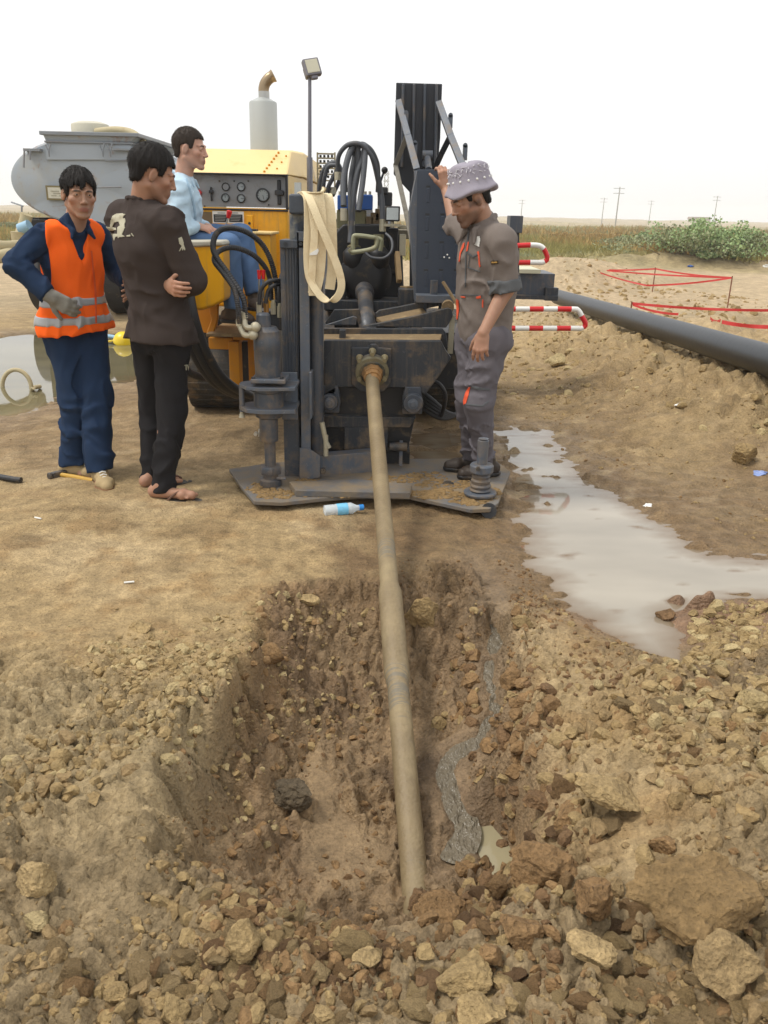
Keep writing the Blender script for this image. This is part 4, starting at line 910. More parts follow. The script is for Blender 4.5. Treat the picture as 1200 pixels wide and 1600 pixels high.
b = MB(); c_ = at(571, 432, YC - .02); b.lathe(c_, (0, -1, .0), [(0, .17), (.05, .17), (.09, .13), (.10, .08)], 36); b.build('gearbox_hub', M_black, RIG)
for i, (x, y) in enumerate(((553, 405), (591, 405))):
    k = ppm(x, y, YC - .05); b = MB(); b.lathe(at(x, y + 16, YC - .06), (0, 0, 1), [(0, 13 / k), (.02, 15 / k), (.05, 17 / k), (.10, 17.5 / k), (.11, 16 / k), (.13, 12 / k), (.14, 9 / k)], 24)
    b.build('hydraulic_motor', M_black, RIG)
    b = MB(); b.lathe(at(x, y - 13, YC - .06), (0, 0, 1), [(0, .045), (.03, .045), (.035, .03), (.07, .028), (.075, .035), (.10, .035)], 6); b.build('motor_port', M_olive, RIG)
for a_ in range(8):
    an = a_ * .785 + .3; c2 = c_ + Vector((math.cos(an) * .145, -.055, math.sin(an) * .145)); g = MB(); g.cyl(c2, c2 + Vector((0, -.015, 0)), .012, n=6); g.build('bolt', M_dark, RIG)
b = MB(); b.tube(pspl([(552, 398, 5.35), (552, 374, 5.35), (558, 368, 5.35), (592, 373, 5.35), (596, 380, 5.35), (594, 392, 5.35)]), .014, 10); b.build('steel_pipe', mat('pale_pipe', srgb(150, 150, 122), .5, .2, .2, 12, .1, 50, MUDC, .3, 14), RIG)
b = MB(); b.tube(pspl([(546, 388, 5.3), (552, 394, 5.3), (584, 388, 5.3), (590, 376, 5.3), (586, 370, 5.3)]), .014, 10); b.build('steel_pipe', bpy.data.materials['pale_pipe'], RIG)
hose('thin_hose', [(569, 392, 5.3), (580, 402, 5.28), (600, 403, 5.28), (612, 392, 5.3), (612, 375, 5.35), (603, 365, 5.4)], 2.2, M_rubg, RIG)
# valve stacks above the carriage
b = MB(); pbox(b, 526, 328, 572, 358, 5.75, .15); b.build('manifold', M_olive, RIG, bevel=.008)
b = MB(); pbox(b, 527, 305, 556, 328, 5.72, .14); pbox(b, 559, 304, 582, 328, 5.72, .14); b.build('solenoid_block', M_blue, RIG, bevel=.008)
for x in (531, 538, 546, 564, 571, 578):
    g = MB(); pcylz(g, x, 299, 306, 5.76, 2.2, n=10); g.build('coil_stud', M_fit, RIG)
b = MB(); pbox(b, 508, 358, 640, 372, 5.7, .3); b.build('carriage_deck', mat('dirty_deck', srgb(112, 106, 88), .7, 0, .25, 12, .4, 50, MUDC, .4, 12), RIG, bevel=.006)
for x, y, w in ((586, 340, 7), (594, 334, 8), (600, 348, 6), (578, 346, 6)):
    g = MB(); pbox(g, x - w, y - 8, x + w, y + 12, 5.74, .08); g.build('valve_section', mat('brown_valve', srgb(110, 92, 66), .6, .2, .35, 30, .3, 60), RIG, bevel=.006) if x == 586 else g.build('valve_section', bpy.data.materials['brown_valve'], RIG, bevel=.006)
# tall looping hoses
H = [((549, 352), (548, 290), (556, 240), (566, 226), (580, 240), (590, 275), (597, 320), (598, 362), 5.5, 4.6),
     ((537, 322), (537, 280), (546, 240), (557, 227), (560, 260), (552, 310), (550, 350), (551, 380), 5.42, 4.8),
     ((528, 272), (529, 245), (541, 228), (558, 224), (572, 232), (586, 255), (592, 290), (594, 320), 5.6, 3.6),
     ((540, 300), (541, 262), (550, 236), (562, 225), (578, 232), (588, 250), (591, 268), (590, 300), 5.66, 3.4),
     ((547, 380), (550, 330), (556, 280), (566, 250), (570, 228), (570, 250), (566, 290), (560, 330), 5.4, 4.4),
     ((505, 310), (506, 285), (512, 262), (522, 258), (528, 262), (522, 275), (514, 290), (510, 305), 5.9, 3.4),
     ((498, 300), (503, 272), (512, 258), (524, 254), (532, 264), (530, 282), (524, 296), (520, 305), 5.95, 3.4)]
for hh in H:
    *pts, Yh, rp = hh; n_ = len(pts)
    hose('looped_hose', [(a, c, Yh + .25 * math.sin(math.pi * i / (n_ - 1)) * (.6 if rp > 4 else -.3)) for i, (a, c) in enumerate(pts)], rp, M_rubg, RIG)
for x, y, Y, h_ in ((549, 356, 5.48, 26), (537, 335, 5.42, 24), (598, 352, 5.5, 24), (528, 275, 5.6, 16), (520, 298, 5.9, 14), (509, 300, 5.9, 18)):
    g = MB(); pcylz(g, x, y - h_ * .4, y + h_ * .4, Y, 5.4, n=14); g.build('hose_ferrule', M_fit, RIG)
# small ladder-like chain guide behind
LG = empty('x', (0, 0, 0)); bpy.data.objects.remove(LG)
b = MB(); 
for x in (496, 523): pbox(b, x - 1.2, 238, x + 1.2, 300, 7.2, .03)
for y in (240, 247, 255, 263, 272, 282): pbox(b, 496, y - 1, 523, y + 1, 7.2, .05)
b.build('cable_carrier_guard', mat('tan_metal', srgb(150, 142, 118), .6, .2, .2), RIG)
b = MB()
for i in range(5):
    for j in range(4): pbox(b, 499 + j * 6, 242 + i * 8, 502 + j * 6, 246 + i * 8, 7.26, .05)
b.build('cable_chain', M_dark, RIG)
# lever with black ball, control head and lamp
b = MB(); b.tube([at(589, 300, 5.7), at(600, 268, 5.7)], .007, 8); r0 = b.build('control_lever', M_dark, RIG)
b = MB(); b.ball(at(601, 266, 5.7), .021, n=16); b.build('lever_knob', M_black, r0)
b = MB(); pbox(b, 592, 292, 606, 304, 5.9, .1); pbox(b, 590, 300, 613, 322, 5.92, .14); b.build('junction_box', M_dark, RIG, bevel=.01)
b = MB(); pbox(b, 602, 322, 625, 346, 5.45, .06); wl = b.build('work_lamp', M_black, RIG, bevel=.006); b = MB(); pbox(b, 604, 324.5, 622.5, 343.5, 5.445, .01); b.build('lens', mat('lamp_lens', srgb(196, 204, 204), .2, 0, .12, 60, .3, 300), wl)
b = MB(); b.cyl(at(613, 346, 5.48), at(613, 356, 5.48), .012); pbox(b, 600, 350, 626, 354, 5.46, .05); b.build('lamp_bracket', M_fit, RIG)
b = MB(); pbox(b, 606, 356, 622, 430, 5.6, .12); b.build('carriage_upright', M_black, RIG, bevel=.01)
b = MB(); pbox(b, 622, 352, 640, 358, 5.5, .1); pbox(b, 624, 366, 634, 400, 5.5, .05); b.build('latch', M_fit, RIG, bevel=.004)
b = MB(); b.bar(at(624, 440, 5.4), at(620, 395, 5.5), .03, .05); b.bar(at(630, 452, 5.4), at(641, 452, 5.3), .05, .04); b.build('latch_arm', mat('rusty_tan', srgb(160, 134, 96), .7, .1, .25, 12, .3, 50, MUDC, .3, 12), RIG, bevel=.004)
b = MB(); pbox(b, 622, 452, 648, 478, 5.2, .15); b.build('latch_block', M_dark, RIG, bevel=.006)
# --- engine hood ---------------------------------------------------------------------
YH = 6.0
def hx(px, Y=YH): return at(px, 300, Y).x
xL, xR, xR2 = hx(282), hx(449), hx(474, YH + .45)
z0 = at(380, 480, YH).z; z1 = at(380, 272, YH).z; z2 = at(380, 234, YH + .55).z
# body: lower vertical box with a sloped bonnet and a chamfered right corner
b = MB(); yB = 8.4
fr = [(xL, YH), (xR, YH), (xR2, YH + .4), (xR2, yB), (xL, yB)]
b.prism([Vector((x, y, z0)) for x, y in fr], (0, 0, z1 - z0 - .215)); b.build('engine_housing', M_yel, RIG, bevel=.02)
b = MB(); zt = z1 + .0
lo = [Vector((x, y, z1 - .21)) for x, y in ((xR - .01, YH + .06), (xR, YH + .0), (xR2, YH + .4), (xR2, yB), (xR - .01, yB))]
b.prism(lo, (0, 0, .21)); b.build('hood_side', M_yelp, RIG, bevel=.008)
a_ = .03
lo = [Vector((xL, YH - .02, zt)), Vector((xR, YH - .02, zt)), Vector((xR2 + .02, YH + .40, zt)), Vector((xR2 + .02, yB, zt)), Vector((xL, yB, zt))]
up = [Vector((xL + .02, YH + .50, z2)), Vector((xR - .02, YH + .50, z2)), Vector((xR2 - .02, YH + .72, z2)), Vector((xR2 - .02, yB, z2)), Vector((xL + .02, yB, z2))]
mid = [l + (u - l) * .88 + Vector((0, -.03 if i < 3 else 0, .012)) for i, (l, u) in enumerate(zip(lo, up))]
b.ring_sweep([lo, mid, up]) if False else None
b = MB(); b.ring_sweep([lo, mid, up]); b.build('hood', M_yelp, RIG, bevel=.018, seg=3)
b = MB(); b.prism([Vector((xL, YH + .05, z1 - .21)), Vector((xR - .012, YH + .05, z1 - .21)), Vector((xR - .012, YH + .05, z1)), Vector((xL, YH + .05, z1))], (0, .02, 0)); cp = b.build('control_panel', M_panel, RIG)
b = MB(); pbox(b, 282, 270.5, 449, 273, YH - .025, .09); pbox(b, 446, 273, 449.5, 327, YH - .012, .08); pbox(b, 282, 326, 449.5, 329, YH - .012, .08); b.build('panel_frame', M_black, RIG, bevel=.003)
YP = YH + .048
for x, y, rp in ((353, 292, 6.2), (377, 292, 6.6), (352.5, 309, 6.6), (377, 310, 6.6), (411, 305, 10.6)):
    k = ppm(x, y, YP); c_ = at(x, y, YP); b = MB(); b.lathe(c_, (0, -1, 0), [(0, rp / k), (.012, rp / k), (.014, rp * .8 / k), (.008, rp * .78 / k)], 28); g_ = b.build('gauge', M_gblk, cp)
    b = MB(); b.cyl(c_ + Vector((0, -.006, 0)), c_ + Vector((0, -.009, 0)), rp * .76 / k, n=24); d_ = b.build('dial', M_glass if rp > 6.3 else M_panel, g_)
    if rp > 6.3:
        b = MB(); an = x * .7
        b.bar(c_ + Vector((0, -.011, 0)), c_ + Vector((math.cos(an) * rp * .6 / k, -.011, math.sin(an) * rp * .6 / k)), .003, .002, (0, 1, 0))
        for q in range(9): 
            aq = -.6 + q * .55; b.bar(c_ + Vector((math.cos(aq) * rp * .58 / k, -.010, math.sin(aq) * rp * .58 / k)), c_ + Vector((math.cos(aq) * rp * .7 / k, -.010, math.sin(aq) * rp * .7 / k)), .003, .002, (0, 1, 0))
        b.build('needle', M_gblk, g_)
b = MB(); pbox(b, 433, 281, 439, 320, YP - .012, .014); sl_ = b.build('throttle_slot', M_gblk, cp, bevel=.008); b = MB(); pbox(b, 429, 297, 443, 305, YP - .04, .03); b.build('throttle_lever', M_dark, sl_, bevel=.006)
b = MB(); p_ = at(311, 301, YP); b.lathe(p_, (0, -1, 0), [(0, .02), (.03, .018), (.035, .01)], 16); b.build('red_button', M_red, cp)
b = MB(); pbox(b, 326, 297, 333, 302, YP - .03, .03); pbox(b, 328.5, 292, 331, 314, YP - .02, .02); b.build('key_switch', M_gblk, cp, bevel=.003)
for x, y in ((343, 283), (366, 283), (388, 283), (320, 322), (420, 320), (300, 285)):
    g = MB(); p_ = at(x, y, YP); g.cyl(p_, p_ + Vector((0, -.006, 0)), .006, n=8); g.build('screw', M_dark, cp)
# instruction plates under the panel
b = MB(); pbox(b, 332, 330, 381, 349, YH - .004, .006); sg = b.build('instruction_plate', M_white, RIG)
b = MB(); pbox(b, 334, 335, 356, 347, YH - .006, .004); pbox(b, 358, 335, 379, 347, YH - .006, .004); b.build('text_panel', M_gblk, sg)
b = MB(); pbox(b, 340, 332, 352, 333.5, YH - .006, .004); pbox(b, 362, 332, 372, 333.5, YH - .006, .004); 
for i in range(4):
    for (xa, xb) in ((336, 354), (360, 377)): pbox(b, xa, 337 + i * 2.4, xb - (i * 5 % 4), 337.8 + i * 2.4, YH - .008, .003)
b.build('text_lines', mat('grey_text', srgb(150, 150, 146), .6), sg)
b = MB(); pbox(b, 315, 331, 331, 350, YH - .006, .006); b.build('name_plate', mat('dull_plate', srgb(112, 96, 72), .5, .3), RIG)
b = MB(); pbox(b, 385, 336, 395, 360, YH - .03, .03); b.build('hinge_bracket', M_yel, RIG, bevel=.004)
g = MB(); p_ = at(390, 349, YH - .032); g.cyl(p_, p_ + Vector((0, -.01, 0)), .009, n=10); g.build('bolt', M_gblk, RIG)
b = MB(); b.tube([at(353, 352, 5.7), at(357, 338, 5.7)], .006, 8); r0 = b.build('control_lever', M_chrome, RIG); b = MB(); b.lathe(at(356.5, 341, 5.7), (.25, 0, 1), [(0, .010), (.02, .016), (.045, .019), (.05, .012)], 14); b.build('lever_knob', M_red, r0)
for x in (261, 267):
    b = MB(); b.tube([at(x, 352, 5.2), at(x, 335, 5.2)], .006, 8); r0 = b.build('control_lever', M_chrome, RIG); b = MB(); pcylz(b, x, 321, 337, 5.2, 3.1, 3.8, n=12); b.build('lever_knob', M_red, r0)
# rivets along the hood
nrm = (mid[0] - lo[0]); 
for i in range(7):
    u = i / 6; p_ = Vector((at(414, 240, YH).x - .01 + .055 * u, 0, 0)); q = lo[0] + (mid[0] - lo[0]) * (.10 + .8 * u); q.x = p_.x
    g = MB(); g.ball(q + Vector((0, -.004, .002)), .009, n=8); g.build('rivet', M_orange, RIG)
    if i % 2: 
        q2 = q.copy(); q2.x += .07; g = MB(); g.ball(q2 + Vector((0, -.004, .002)), .007, n=8); g.build('rivet', M_orange, RIG)
# operator console boxes
b = MB(); pbox(b, 380, 366, 424, 500, 5.62, .3); b.build('side_console', M_yel, RIG, bevel=.012)
b = MB(); pbox(b, 378, 362, 426, 366.5, 5.6, .34); b.build('console_lid', M_yelp, RIG, bevel=.006)
b = MB(); pbox(b, 384, 358, 400, 363, 5.66, .1); b.build('console_tray', M_black, RIG, bevel=.004)
YS = 5.02
b = MB(); pprism(b, [(287, 382), (348, 382), (350, 470), (334, 479), (316, 485), (300, 486), (287, 484)], YS, .42); b.build('seat_box', M_yel, RIG, bevel=.02)
b = MB(); pprism(b, [(285, 376), (346, 376), (349, 384), (285, 387)], YS - .015, .43); b.build('seat_pad', mat('worn_vinyl', srgb(176, 172, 156), .6, 0, .15, 14, .3, 40, srgb(120, 108, 84), .3, 10), RIG, bevel=.012)
b = MB(); pprism(b, [(325, 476), (341, 472), (340, 500), (333, 522), (322, 522), (330, 500)], 5.4, .04); pprism(b, [(302, 480), (334, 478), (330, 520), (318, 520)], 5.5, .2); b.build('fender', M_orange, RIG, bevel=.006)
b = MB(); pbox(b, 326, 528, 364, 546, 5.45, .4); pbox(b, 358, 534, 374, 604, 5.43, .12); pbox(b, 388, 530, 398, 602, 5.6, .1); pbox(b, 364, 524, 400, 532, 5.44, .4); b.build('step_frame', M_orange, RIG, bevel=.005)
b = MB(); pbox(b, 322, 522, 404, 527, 5.3, .55)
b.build('footboard', M_muddy, RIG, bevel=.004)
b = MB(); pbox(b, 372, 534, 392, 600, 5.85, .2); pbox(b, 296, 500, 420, 596, 6.15, .3); b.build('chassis', M_black, RIG)
# tracks
def track(x0, x1, name='crawler_track'):
    A = at(x0, 615, 6.05).x; B = at(x1, 615, 6.05).x; b = MB(); zc = .27; rr = .25; L = 2.6; pts = []
    n_ = 16
    for i in range(n_ + 1): t = math.pi / 2 + math.pi * i / n_; pts.append((6.3 + math.cos(t) * rr, zc + math.sin(t) * rr))
    for i in range(n_ + 1): t = -math.pi / 2 + math.pi * i / n_; pts.append((6.3 + L + math.cos(t) * rr, zc + math.sin(t) * rr))
    b.prism([Vector((A, y, z)) for y, z in pts], (B - A, 0, 0)); 
    tr_ = b.build(name, M_rub, RIG, bevel=.01)
    m = len(pts); per = []; 
    for i in range(m):
        a = Vector((0,) + pts[i]); c = Vector((0,) + pts[(i + 1) % m]); d = (c - a).length; k = max(1, int(round(d / .11)))
        for j in range(k): per.append((a.lerp(c, j / k), (c - a).normalized()))
    b = MB()
    for p, d in per[::1]:
        nrm = Vector((0, -d.z, d.y)); cc = p - nrm * -0.018; b.bar(Vector((A - .01, cc.y, cc.z)), Vector((B + .01, cc.y, cc.z)), .055, .05, nrm)
    b.build('track_pads', mat('worn_rubber_pad', srgb(48, 46, 42), .7, 0, .3, 12, .4, 60, MUDC, .4, 9) if 'worn_rubber_pad' not in bpy.data.materials else bpy.data.materials['worn_rubber_pad'], tr_, bevel=.006)
track(294, 400); track(648, 752)
# trailing hose bundle at the left
for k_, (dx, rp) in enumerate(((0, 8), (12, 7), (-9, 7), (6, 5))):
    hose('supply_hose', [(282 + dx, 440, 4.9 + .06 * k_), (290 + dx, 490, 4.9), (306 + dx, 540, 4.95), (328 + dx, 580, 5.05), (352 + dx, 604, 5.2), (380 + dx, 618, 5.5)], rp, M_rub, RIG)
hose('supply_hose', [(284, 540, 5.3), (290, 575, 5.3), (310, 588, 5.4), (345, 592, 5.6)], 6, M_rub, RIG)
# muffler
YX = 7.0; c_ = at(412, 200, YX); kx = ppm(412, 200, YX)
b = MB(); zb = at(412, 236, YX).z; zt2 = at(412, 162, YX).z; b.lathe((c_.x, YX, zb), (0, 0, 1), [(0, 21.5 / kx), (zt2 - zb, 21.5 / kx), (zt2 - zb + .012, 20.5 / kx), (zt2 - zb + .04, 9 / kx)], 40); mf = b.build('muffler', M_silver, RIG)
b = MB(); pcylz(b, 412.5, 143, 158, YX, 8.6, n=28); b.build('exhaust_clamp', M_chrome, mf)
b = MB(); pth = pspl([(412.5, 150, YX), (412, 140, YX), (414, 131, YX), (420, 123, YX), (428, 118, YX)], 6)
b.tube(pth, [8.2 / kx] * (len(pth) - 3) + [8.8 / kx, 9.2 / kx, 9.4 / kx], 24, cap=False); b.tube(pth, [7.6 / kx] * (len(pth) - 1) + [9 / kx], 24, cap=False)
b.build('exhaust_elbow', mat('heat_tinted_steel', srgb(150, 132, 106), .35, .7, .2, 6), mf)
# light mast
b = MB(); b.cyl(at(484, 300, 6.3), at(484, 118, 6.3), .014, .012, 12); pcylz(b, 484, 246, 300, 6.3, 4.6); pm = b.build('light_pole', mat('violet_grey_steel', srgb(122, 122, 130), .45, .3), RIG)
c_ = at(487, 106, 6.3); rotm = Matrix.Rotation(R(-18), 3, 'Y') @ Matrix.Rotation(R(-14), 3, 'X') @ Matrix.Rotation(R(22), 3, 'Z')
b = MB(); b.box(c_, (.115, .05, .115), rotm); b.box(c_ + rotm @ Vector((.0, .05, 0)), (.08, .07, .08), rotm); b.box(c_ + rotm @ Vector((0, .0, -.065)), (.05, .03, .03), rotm); fl = b.build('floodlight', mat('flood_body', srgb(118, 116, 122), .5, .3), pm, bevel=.01)
b = MB(); b.box(c_ + rotm @ Vector((0, -.027, 0)), (.088, .006, .088), rotm); b.build('flood_lens', mat('flood_glass', srgb(190, 186, 164), .15), fl, bevel=.004)
# --- rod ramp (tall ribbed plate, rails and slotted plate) -----------------------------
YB = 5.75
b = MB(); pprism(b, [(619, 129), (691, 131), (688, 215), (684, 262), (672, 300), (664, 480), (640, 480), (640, 300), (615, 272)], YB, .03)
rp_ = b.build('ribbed_plate', mat('near_black_paint', srgb(36, 40, 48), .5, 0, .15, 6, .1, 40), RIG, bevel=.004)
for x in (630, 647, 664, 682):
    g = MB(); g.bar(at(x, 131, YB - .02), at(x - 2, 262, YB - .02), .018, .04, (0, 1, 0)); g.build('rib', M_steel, rp_, bevel=.008)
YR = 5.35
def rail(pts, Y0, w=.016, h=.07, name='ramp_rail', m=None):
    b = MB()
    for p, q in zip(pts[:-1], pts[1:]): b.bar(at(p[0], p[1], p[2]), at(q[0], q[1], q[2]), h, w, (0, 1, 0))
    return b.build(name, m or M_steell, RIG, bevel=.003)
rail([(623, 160, 5.7), (638, 215, 5.5), (652, 268, 5.3), (655, 400, 5.2), (654, 462, 5.1)], 0, .05, .040)
rail([(686, 162, 5.7), (705, 215, 5.5), (724, 262, 5.3), (730, 300, 5.2)], 0, .05, .040)
for x0, y0, y1, Y in ((634.5, 173, 196, 5.6), (648.5, 220, 247, 5.45), (704, 177, 200, 5.6), (727, 224, 250, 5.45)):
    g = MB(); c_ = at(x0, y0 + 3, Y); k = ppm(x0, y0, Y); pbox(g, x0 - 3.4, y0 + 3, x0 + 3.4, y1, Y - .01, .04); g.cyl(c_ + Vector((0, -.01, 0)), c_ + Vector((0, .03, 0)), 3.4 / k, n=16); g.build('rail_lug', M_steell, RIG)
rail([(702, 216, 5.55), (690, 240, 5.6), (678, 266, 5.65)], 0, .03, .035, 'ramp_brace', M_dark)
rail([(636, 212, 5.55), (618, 258, 5.65), (634, 330, 5.5), (652, 420, 5.3)], 0, .03, .03, 'ramp_brace', mat('grimy_bar', srgb(128, 124, 114), .6, .2, .2, 10, .3, 40, srgb(96, 84, 64), .4, 10))
b = MB(); b.cyl(at(668, 248, 5.5), at(670, 266, 5.3), .02); b.cyl(at(660, 243, 5.55), at(676, 243, 5.55), .03); b.build('ramp_cylinder', M_steel, RIG)
YL = 5.0
b = MB(); pprism(b, [(652, 265), (706, 265), (745, 268), (760, 472), (650, 472)], YL, .02); sp_ = b.build('slotted_plate', mat('ramp_plate_paint', srgb(52, 61, 75), .42, 0, .1, 5, .12, 40, MUDC, .10, 9), RIG, bevel=.003)
b = MB()
for r_i in range(5):
    for c_i in range(4):
        x = 669 + c_i * 23.5 - r_i * 1.2; y = 290 + r_i * 43.5
        if x < 735: pbox(b, x - 3.4, y, x + 3.4, y + 2.6, YL - .002, .004)
b.build('plate_slots', M_gblk, sp_)
for r_i in range(5):
    for c_i in range(4):
        x = 669 + c_i * 23.5 - r_i * 1.2; y = 294 + r_i * 43.5; b = MB()
        if x < 735 and (c_i, r_i) != (2, 4): pbox(b, x - 2.6, y, x + 2.6, y + 23, YL - .0035, .01); b.build('pressed_tongue', bpy.data.materials['ramp_plate_paint'], sp_, bevel=.004)
b = MB(); pprism(b, [(640, 330), (652, 265), (655, 472), (648, 472)], YL + .01, .4); b.build('ramp_side', M_steell, RIG)
b = MB(); pbox(b, 650, 462, 742, 474, YL - .12, .14); b.build('ramp_ledge', M_steell, RIG, bevel=.003)
g = MB(); pcylz(g, 678, 438, 462, YL - .06, 6); g.build('ledge_post', M_steel, RIG)
for x, y in ((694, 402), (699, 398), (702, 403)): 
    g = MB(); p_ = at(x, y, YL - .004); g.ball(p_, .005, n=8); g.build('paint_spot', M_white, sp_)
# rod spanner leaning
b = MB(); b.bar(at(692, 440, YL - .2), at(716, 478, YL - .25), .022, .014); b.build('spanner_bar', M_muddy, RIG, bevel=.003)
# hose bundle at the lower right of the vise
for k_ in range(5):
    hose('return_hose', [(640 - k_ * 2, 600 + k_ * 3, 5.2), (672, 622 + k_ * 6, 5.1), (700, 645 + k_ * 2, 5.15), (730, 648 - k_ * 3, 5.3), (760, 630, 5.6)], 3.6, M_rub, RIG)
hose('return_hose', [(668, 596, 5.0), (686, 600, 4.95), (696, 620, 4.98), (690, 650, 5.1)], 3.4, M_rub, RIG)
b = MB(); pbox(b, 660, 520, 760, 606, 5.35, .5); b.build('rear_frame', M_black, RIG)
b = MB(); pbox(b, 640, 606, 668, 612, 5.2, .3); b.build('frame_shelf', M_olive, RIG)
# right side platform and guard rails
b = MB(); pbox(b, 700, 426, 866, 462, 7.0, .5); pl_ = b.build('side_platform', M_steel, RIG, bevel=.004)
b = MB(); pbox(b, 700, 420, 845, 426, 6.96, .5); b.build('platform_board', mat('pale_board', srgb(196, 194, 168), .6, 0, .1), pl_)
b = MB(); pbox(b, 796, 462, 872, 468, 6.9, .6); pbox(b, 852, 450, 872, 470, 6.95, .1); b.build('platform_foot', M_dark, pl_)
b = MB(); pbox(b, 797, 337, 817, 364, 6.8, .2); b.build('junction_box', M_steel, RIG, bevel=.004)
b = MB(); b.bar(at(808, 364, 6.85), at(808, 430, 6.85), .03, .03); b.build('box_post', M_dark, RIG)
def stripes(pts, r, name='guard_rail', seg=.13):
    P = spline(pts, 14); L = [0]
    for i in range(1, len(P)): L.append(L[-1] + (P[i] - P[i - 1]).length)
    me_r, me_w = MB(), MB(); k = 0; s = 0
    import bisect
    def ptat(d):
        i = min(max(bisect.bisect(L, d) - 1, 0), len(P) - 2); return P[i].lerp(P[i + 1], (d - L[i]) / max(1e-6, L[i + 1] - L[i]))
    n_ = int(L[-1] / seg)
    b = MB()
    for i in range(n_):
        q = [ptat(L[-1] * (i + j / 5) / n_) for j in range(6)]; b.tube(q, r, 12, mi=i % 2)
    return b.build(name, [M_red, M_white], RIG, smooth=40)
stripes([at(760, 384, 6.5), at(800, 384, 6.5), at(836, 383, 6.5), at(848, 387, 6.5), at(854, 398, 6.5), at(855, 405, 6.5), at(848, 410, 6.5), at(830, 410, 6.5), at(760, 411, 6.5)], .019, seg=.10)
stripes([at(740, 483, 6.4), at(800, 483, 6.4), at(890, 483, 6.4), at(903, 485, 6.4), at(910, 496, 6.4), at(915, 507, 6.4), at(908, 513, 6.4), at(890, 513, 6.4), at(740, 513, 6.4)], .020, seg=.105)
b = MB(); b.bar(at(757, 384, 6.55), at(757, 470, 6.9), .03, .03); b.bar(at(757, 470, 6.9), at(742, 520, 6.45), .04, .04); b.build('rail_bracket', M_dark, RIG)
# right hand anchor stub standing in the plate
YN = gnd(752, 775, Z0 + .022).y
def latheN(name, prof, m, n=28):
    pr = sorted([(at(752, y, YN).z, r / ppm(752, y, YN)) for y, r in prof]); base = pr[0][0]; c0 = at(752, 740, YN); b = MB(); b.lathe((c0.x, YN, base), (0, 0, 1), [(z - base, r) for z, r in pr], n); return b.build(name, m, RIG, smooth=30)
latheN('anchor_stub', [(726, 8), (688, 9), (685, 8.2), (684, 5), (686, 4.5)], M_steell)
latheN('anchor_collar', [(738, 17), (736, 18.5), (727, 18.5), (725, 17)], M_steell)
latheN('anchor_socket', [(765, 17), (762, 15), (758, 16.5), (755, 14.5), (750, 15.5), (747, 13.5), (743, 14.5), (739, 12)], M_steel)
latheN('anchor_flange', [(772, 25), (769, 26), (767, 25)], M_steell)
g = MB(); p_ = at(747, 732, YN - .062); g.cyl(p_, p_ + Vector((0, -.012, 0)), .013, n=6); g.build('bolt', M_dark, RIG)
# ------------------------------------------------------------------ drill rod (a thing of its own)
b = MB(); rb = .037; pr = []
def TJ(t0, r1=.0455, L=.34):
    return [(t0 - .05, rb), (t0, r1), (t0 + L, r1), (t0 + L + .05, rb)]
pr = [(-.5, rb * 1.04), (.5, rb * 1.04), (.9, rb)]
tA = None
for t_ in np.arange(0, RL, .002):
    x_, y_ = proj(rodp(t_))
    if tA is None and y_ < 1055: tA = t_
pr += TJ(tA, .0455, .40) + [(RL - .02, rb * .98), (RL + .1, rb * .98), (RL + .6, rb)]
b.lathe(rodp(0), RD, [(t, r) for t, r in pr], 40)
M_rod = mat('mud_smeared_rod', srgb(122, 106, 78), .55, .05, .28, 9, .35, 90, srgb(158, 142, 108), .50, 4.0)
# dark rubbed bands round the joint
t = M_rod.node_tree; bs = t.nodes['Principled BSDF']; L_ = t.links.new
src = bs.inputs['Base Color'].links[0].from_socket
tcn = N(t, 'ShaderNodeTexCoord'); vr = N(t, 'ShaderNodeVectorMath', operation='DOT_PRODUCT'); vr.inputs[1].default_value = tuple(RD); L_(tcn.outputs['Object'], vr.inputs[0])
n_ = N(t, 'ShaderNodeTexNoise', Scale=11.0, Detail=5.0); mp_ = N(t, 'ShaderNodeMapping'); L_(tcn.outputs['Object'], mp_.inputs['Vector']); mp_.inputs['Rotation'].default_value = (math.atan2(RD.z, RD.y) * -1, 0, 0); mp_.inputs['Scale'].default_value = (1.2, 14, 1.2); L_(mp_.outputs[0], n_.inputs['Vector'])
base_d = rodp(0).dot(RD)
def band(c, w, s):
    a = N(t, 'ShaderNodeMath', operation='SUBTRACT'); L_(vr.outputs['Value'], a.inputs[0]); a.inputs[1].default_value = base_d + c
    ab = N(t, 'ShaderNodeMath', operation='ABSOLUTE'); L_(a.outputs[0], ab.inputs[0])
    m_ = N(t, 'ShaderNodeMapRange'); m_.inputs['From Min'].default_value = 0; m_.inputs['From Max'].default_value = w; m_.inputs['To Min'].default_value = s; m_.inputs['To Max'].default_value = 0; L_(ab.outputs[0], m_.inputs['Value']); return m_.outputs[0]
tB = next(t_ for t_ in np.arange(0, RL, .002) if proj(rodp(t_))[1] < 862)
tC = next(t_ for t_ in np.arange(0, RL, .002) if proj(rodp(t_))[1] < 1085)
o1 = band(tC, .16, .30); o2 = band(tB, .10, .30); ad = N(t, 'ShaderNodeMath', operation='ADD'); L_(o1, ad.inputs[0]); L_(o2, ad.inputs[1])
ad2 = N(t, 'ShaderNodeMath', operation='ADD'); L_(ad.outputs[0], ad2.inputs[0]); L_(n_.outputs['Fac'], ad2.inputs[1])
mr_ = N(t, 'ShaderNodeMapRange'); mr_.inputs['From Min'].default_value = .68; mr_.inputs['From Max'].default_value = .76; L_(ad2.outputs[0], mr_.inputs['Value'])
mx = N(t, 'ShaderNodeMix', data_type='RGBA'); L_(mr_.outputs[0], mx.inputs[0]); L_(src, mx.inputs[6]); mx.inputs[7].default_value = srgb(112, 104, 88); L_(mx.outputs[2], bs.inputs['Base Color'])
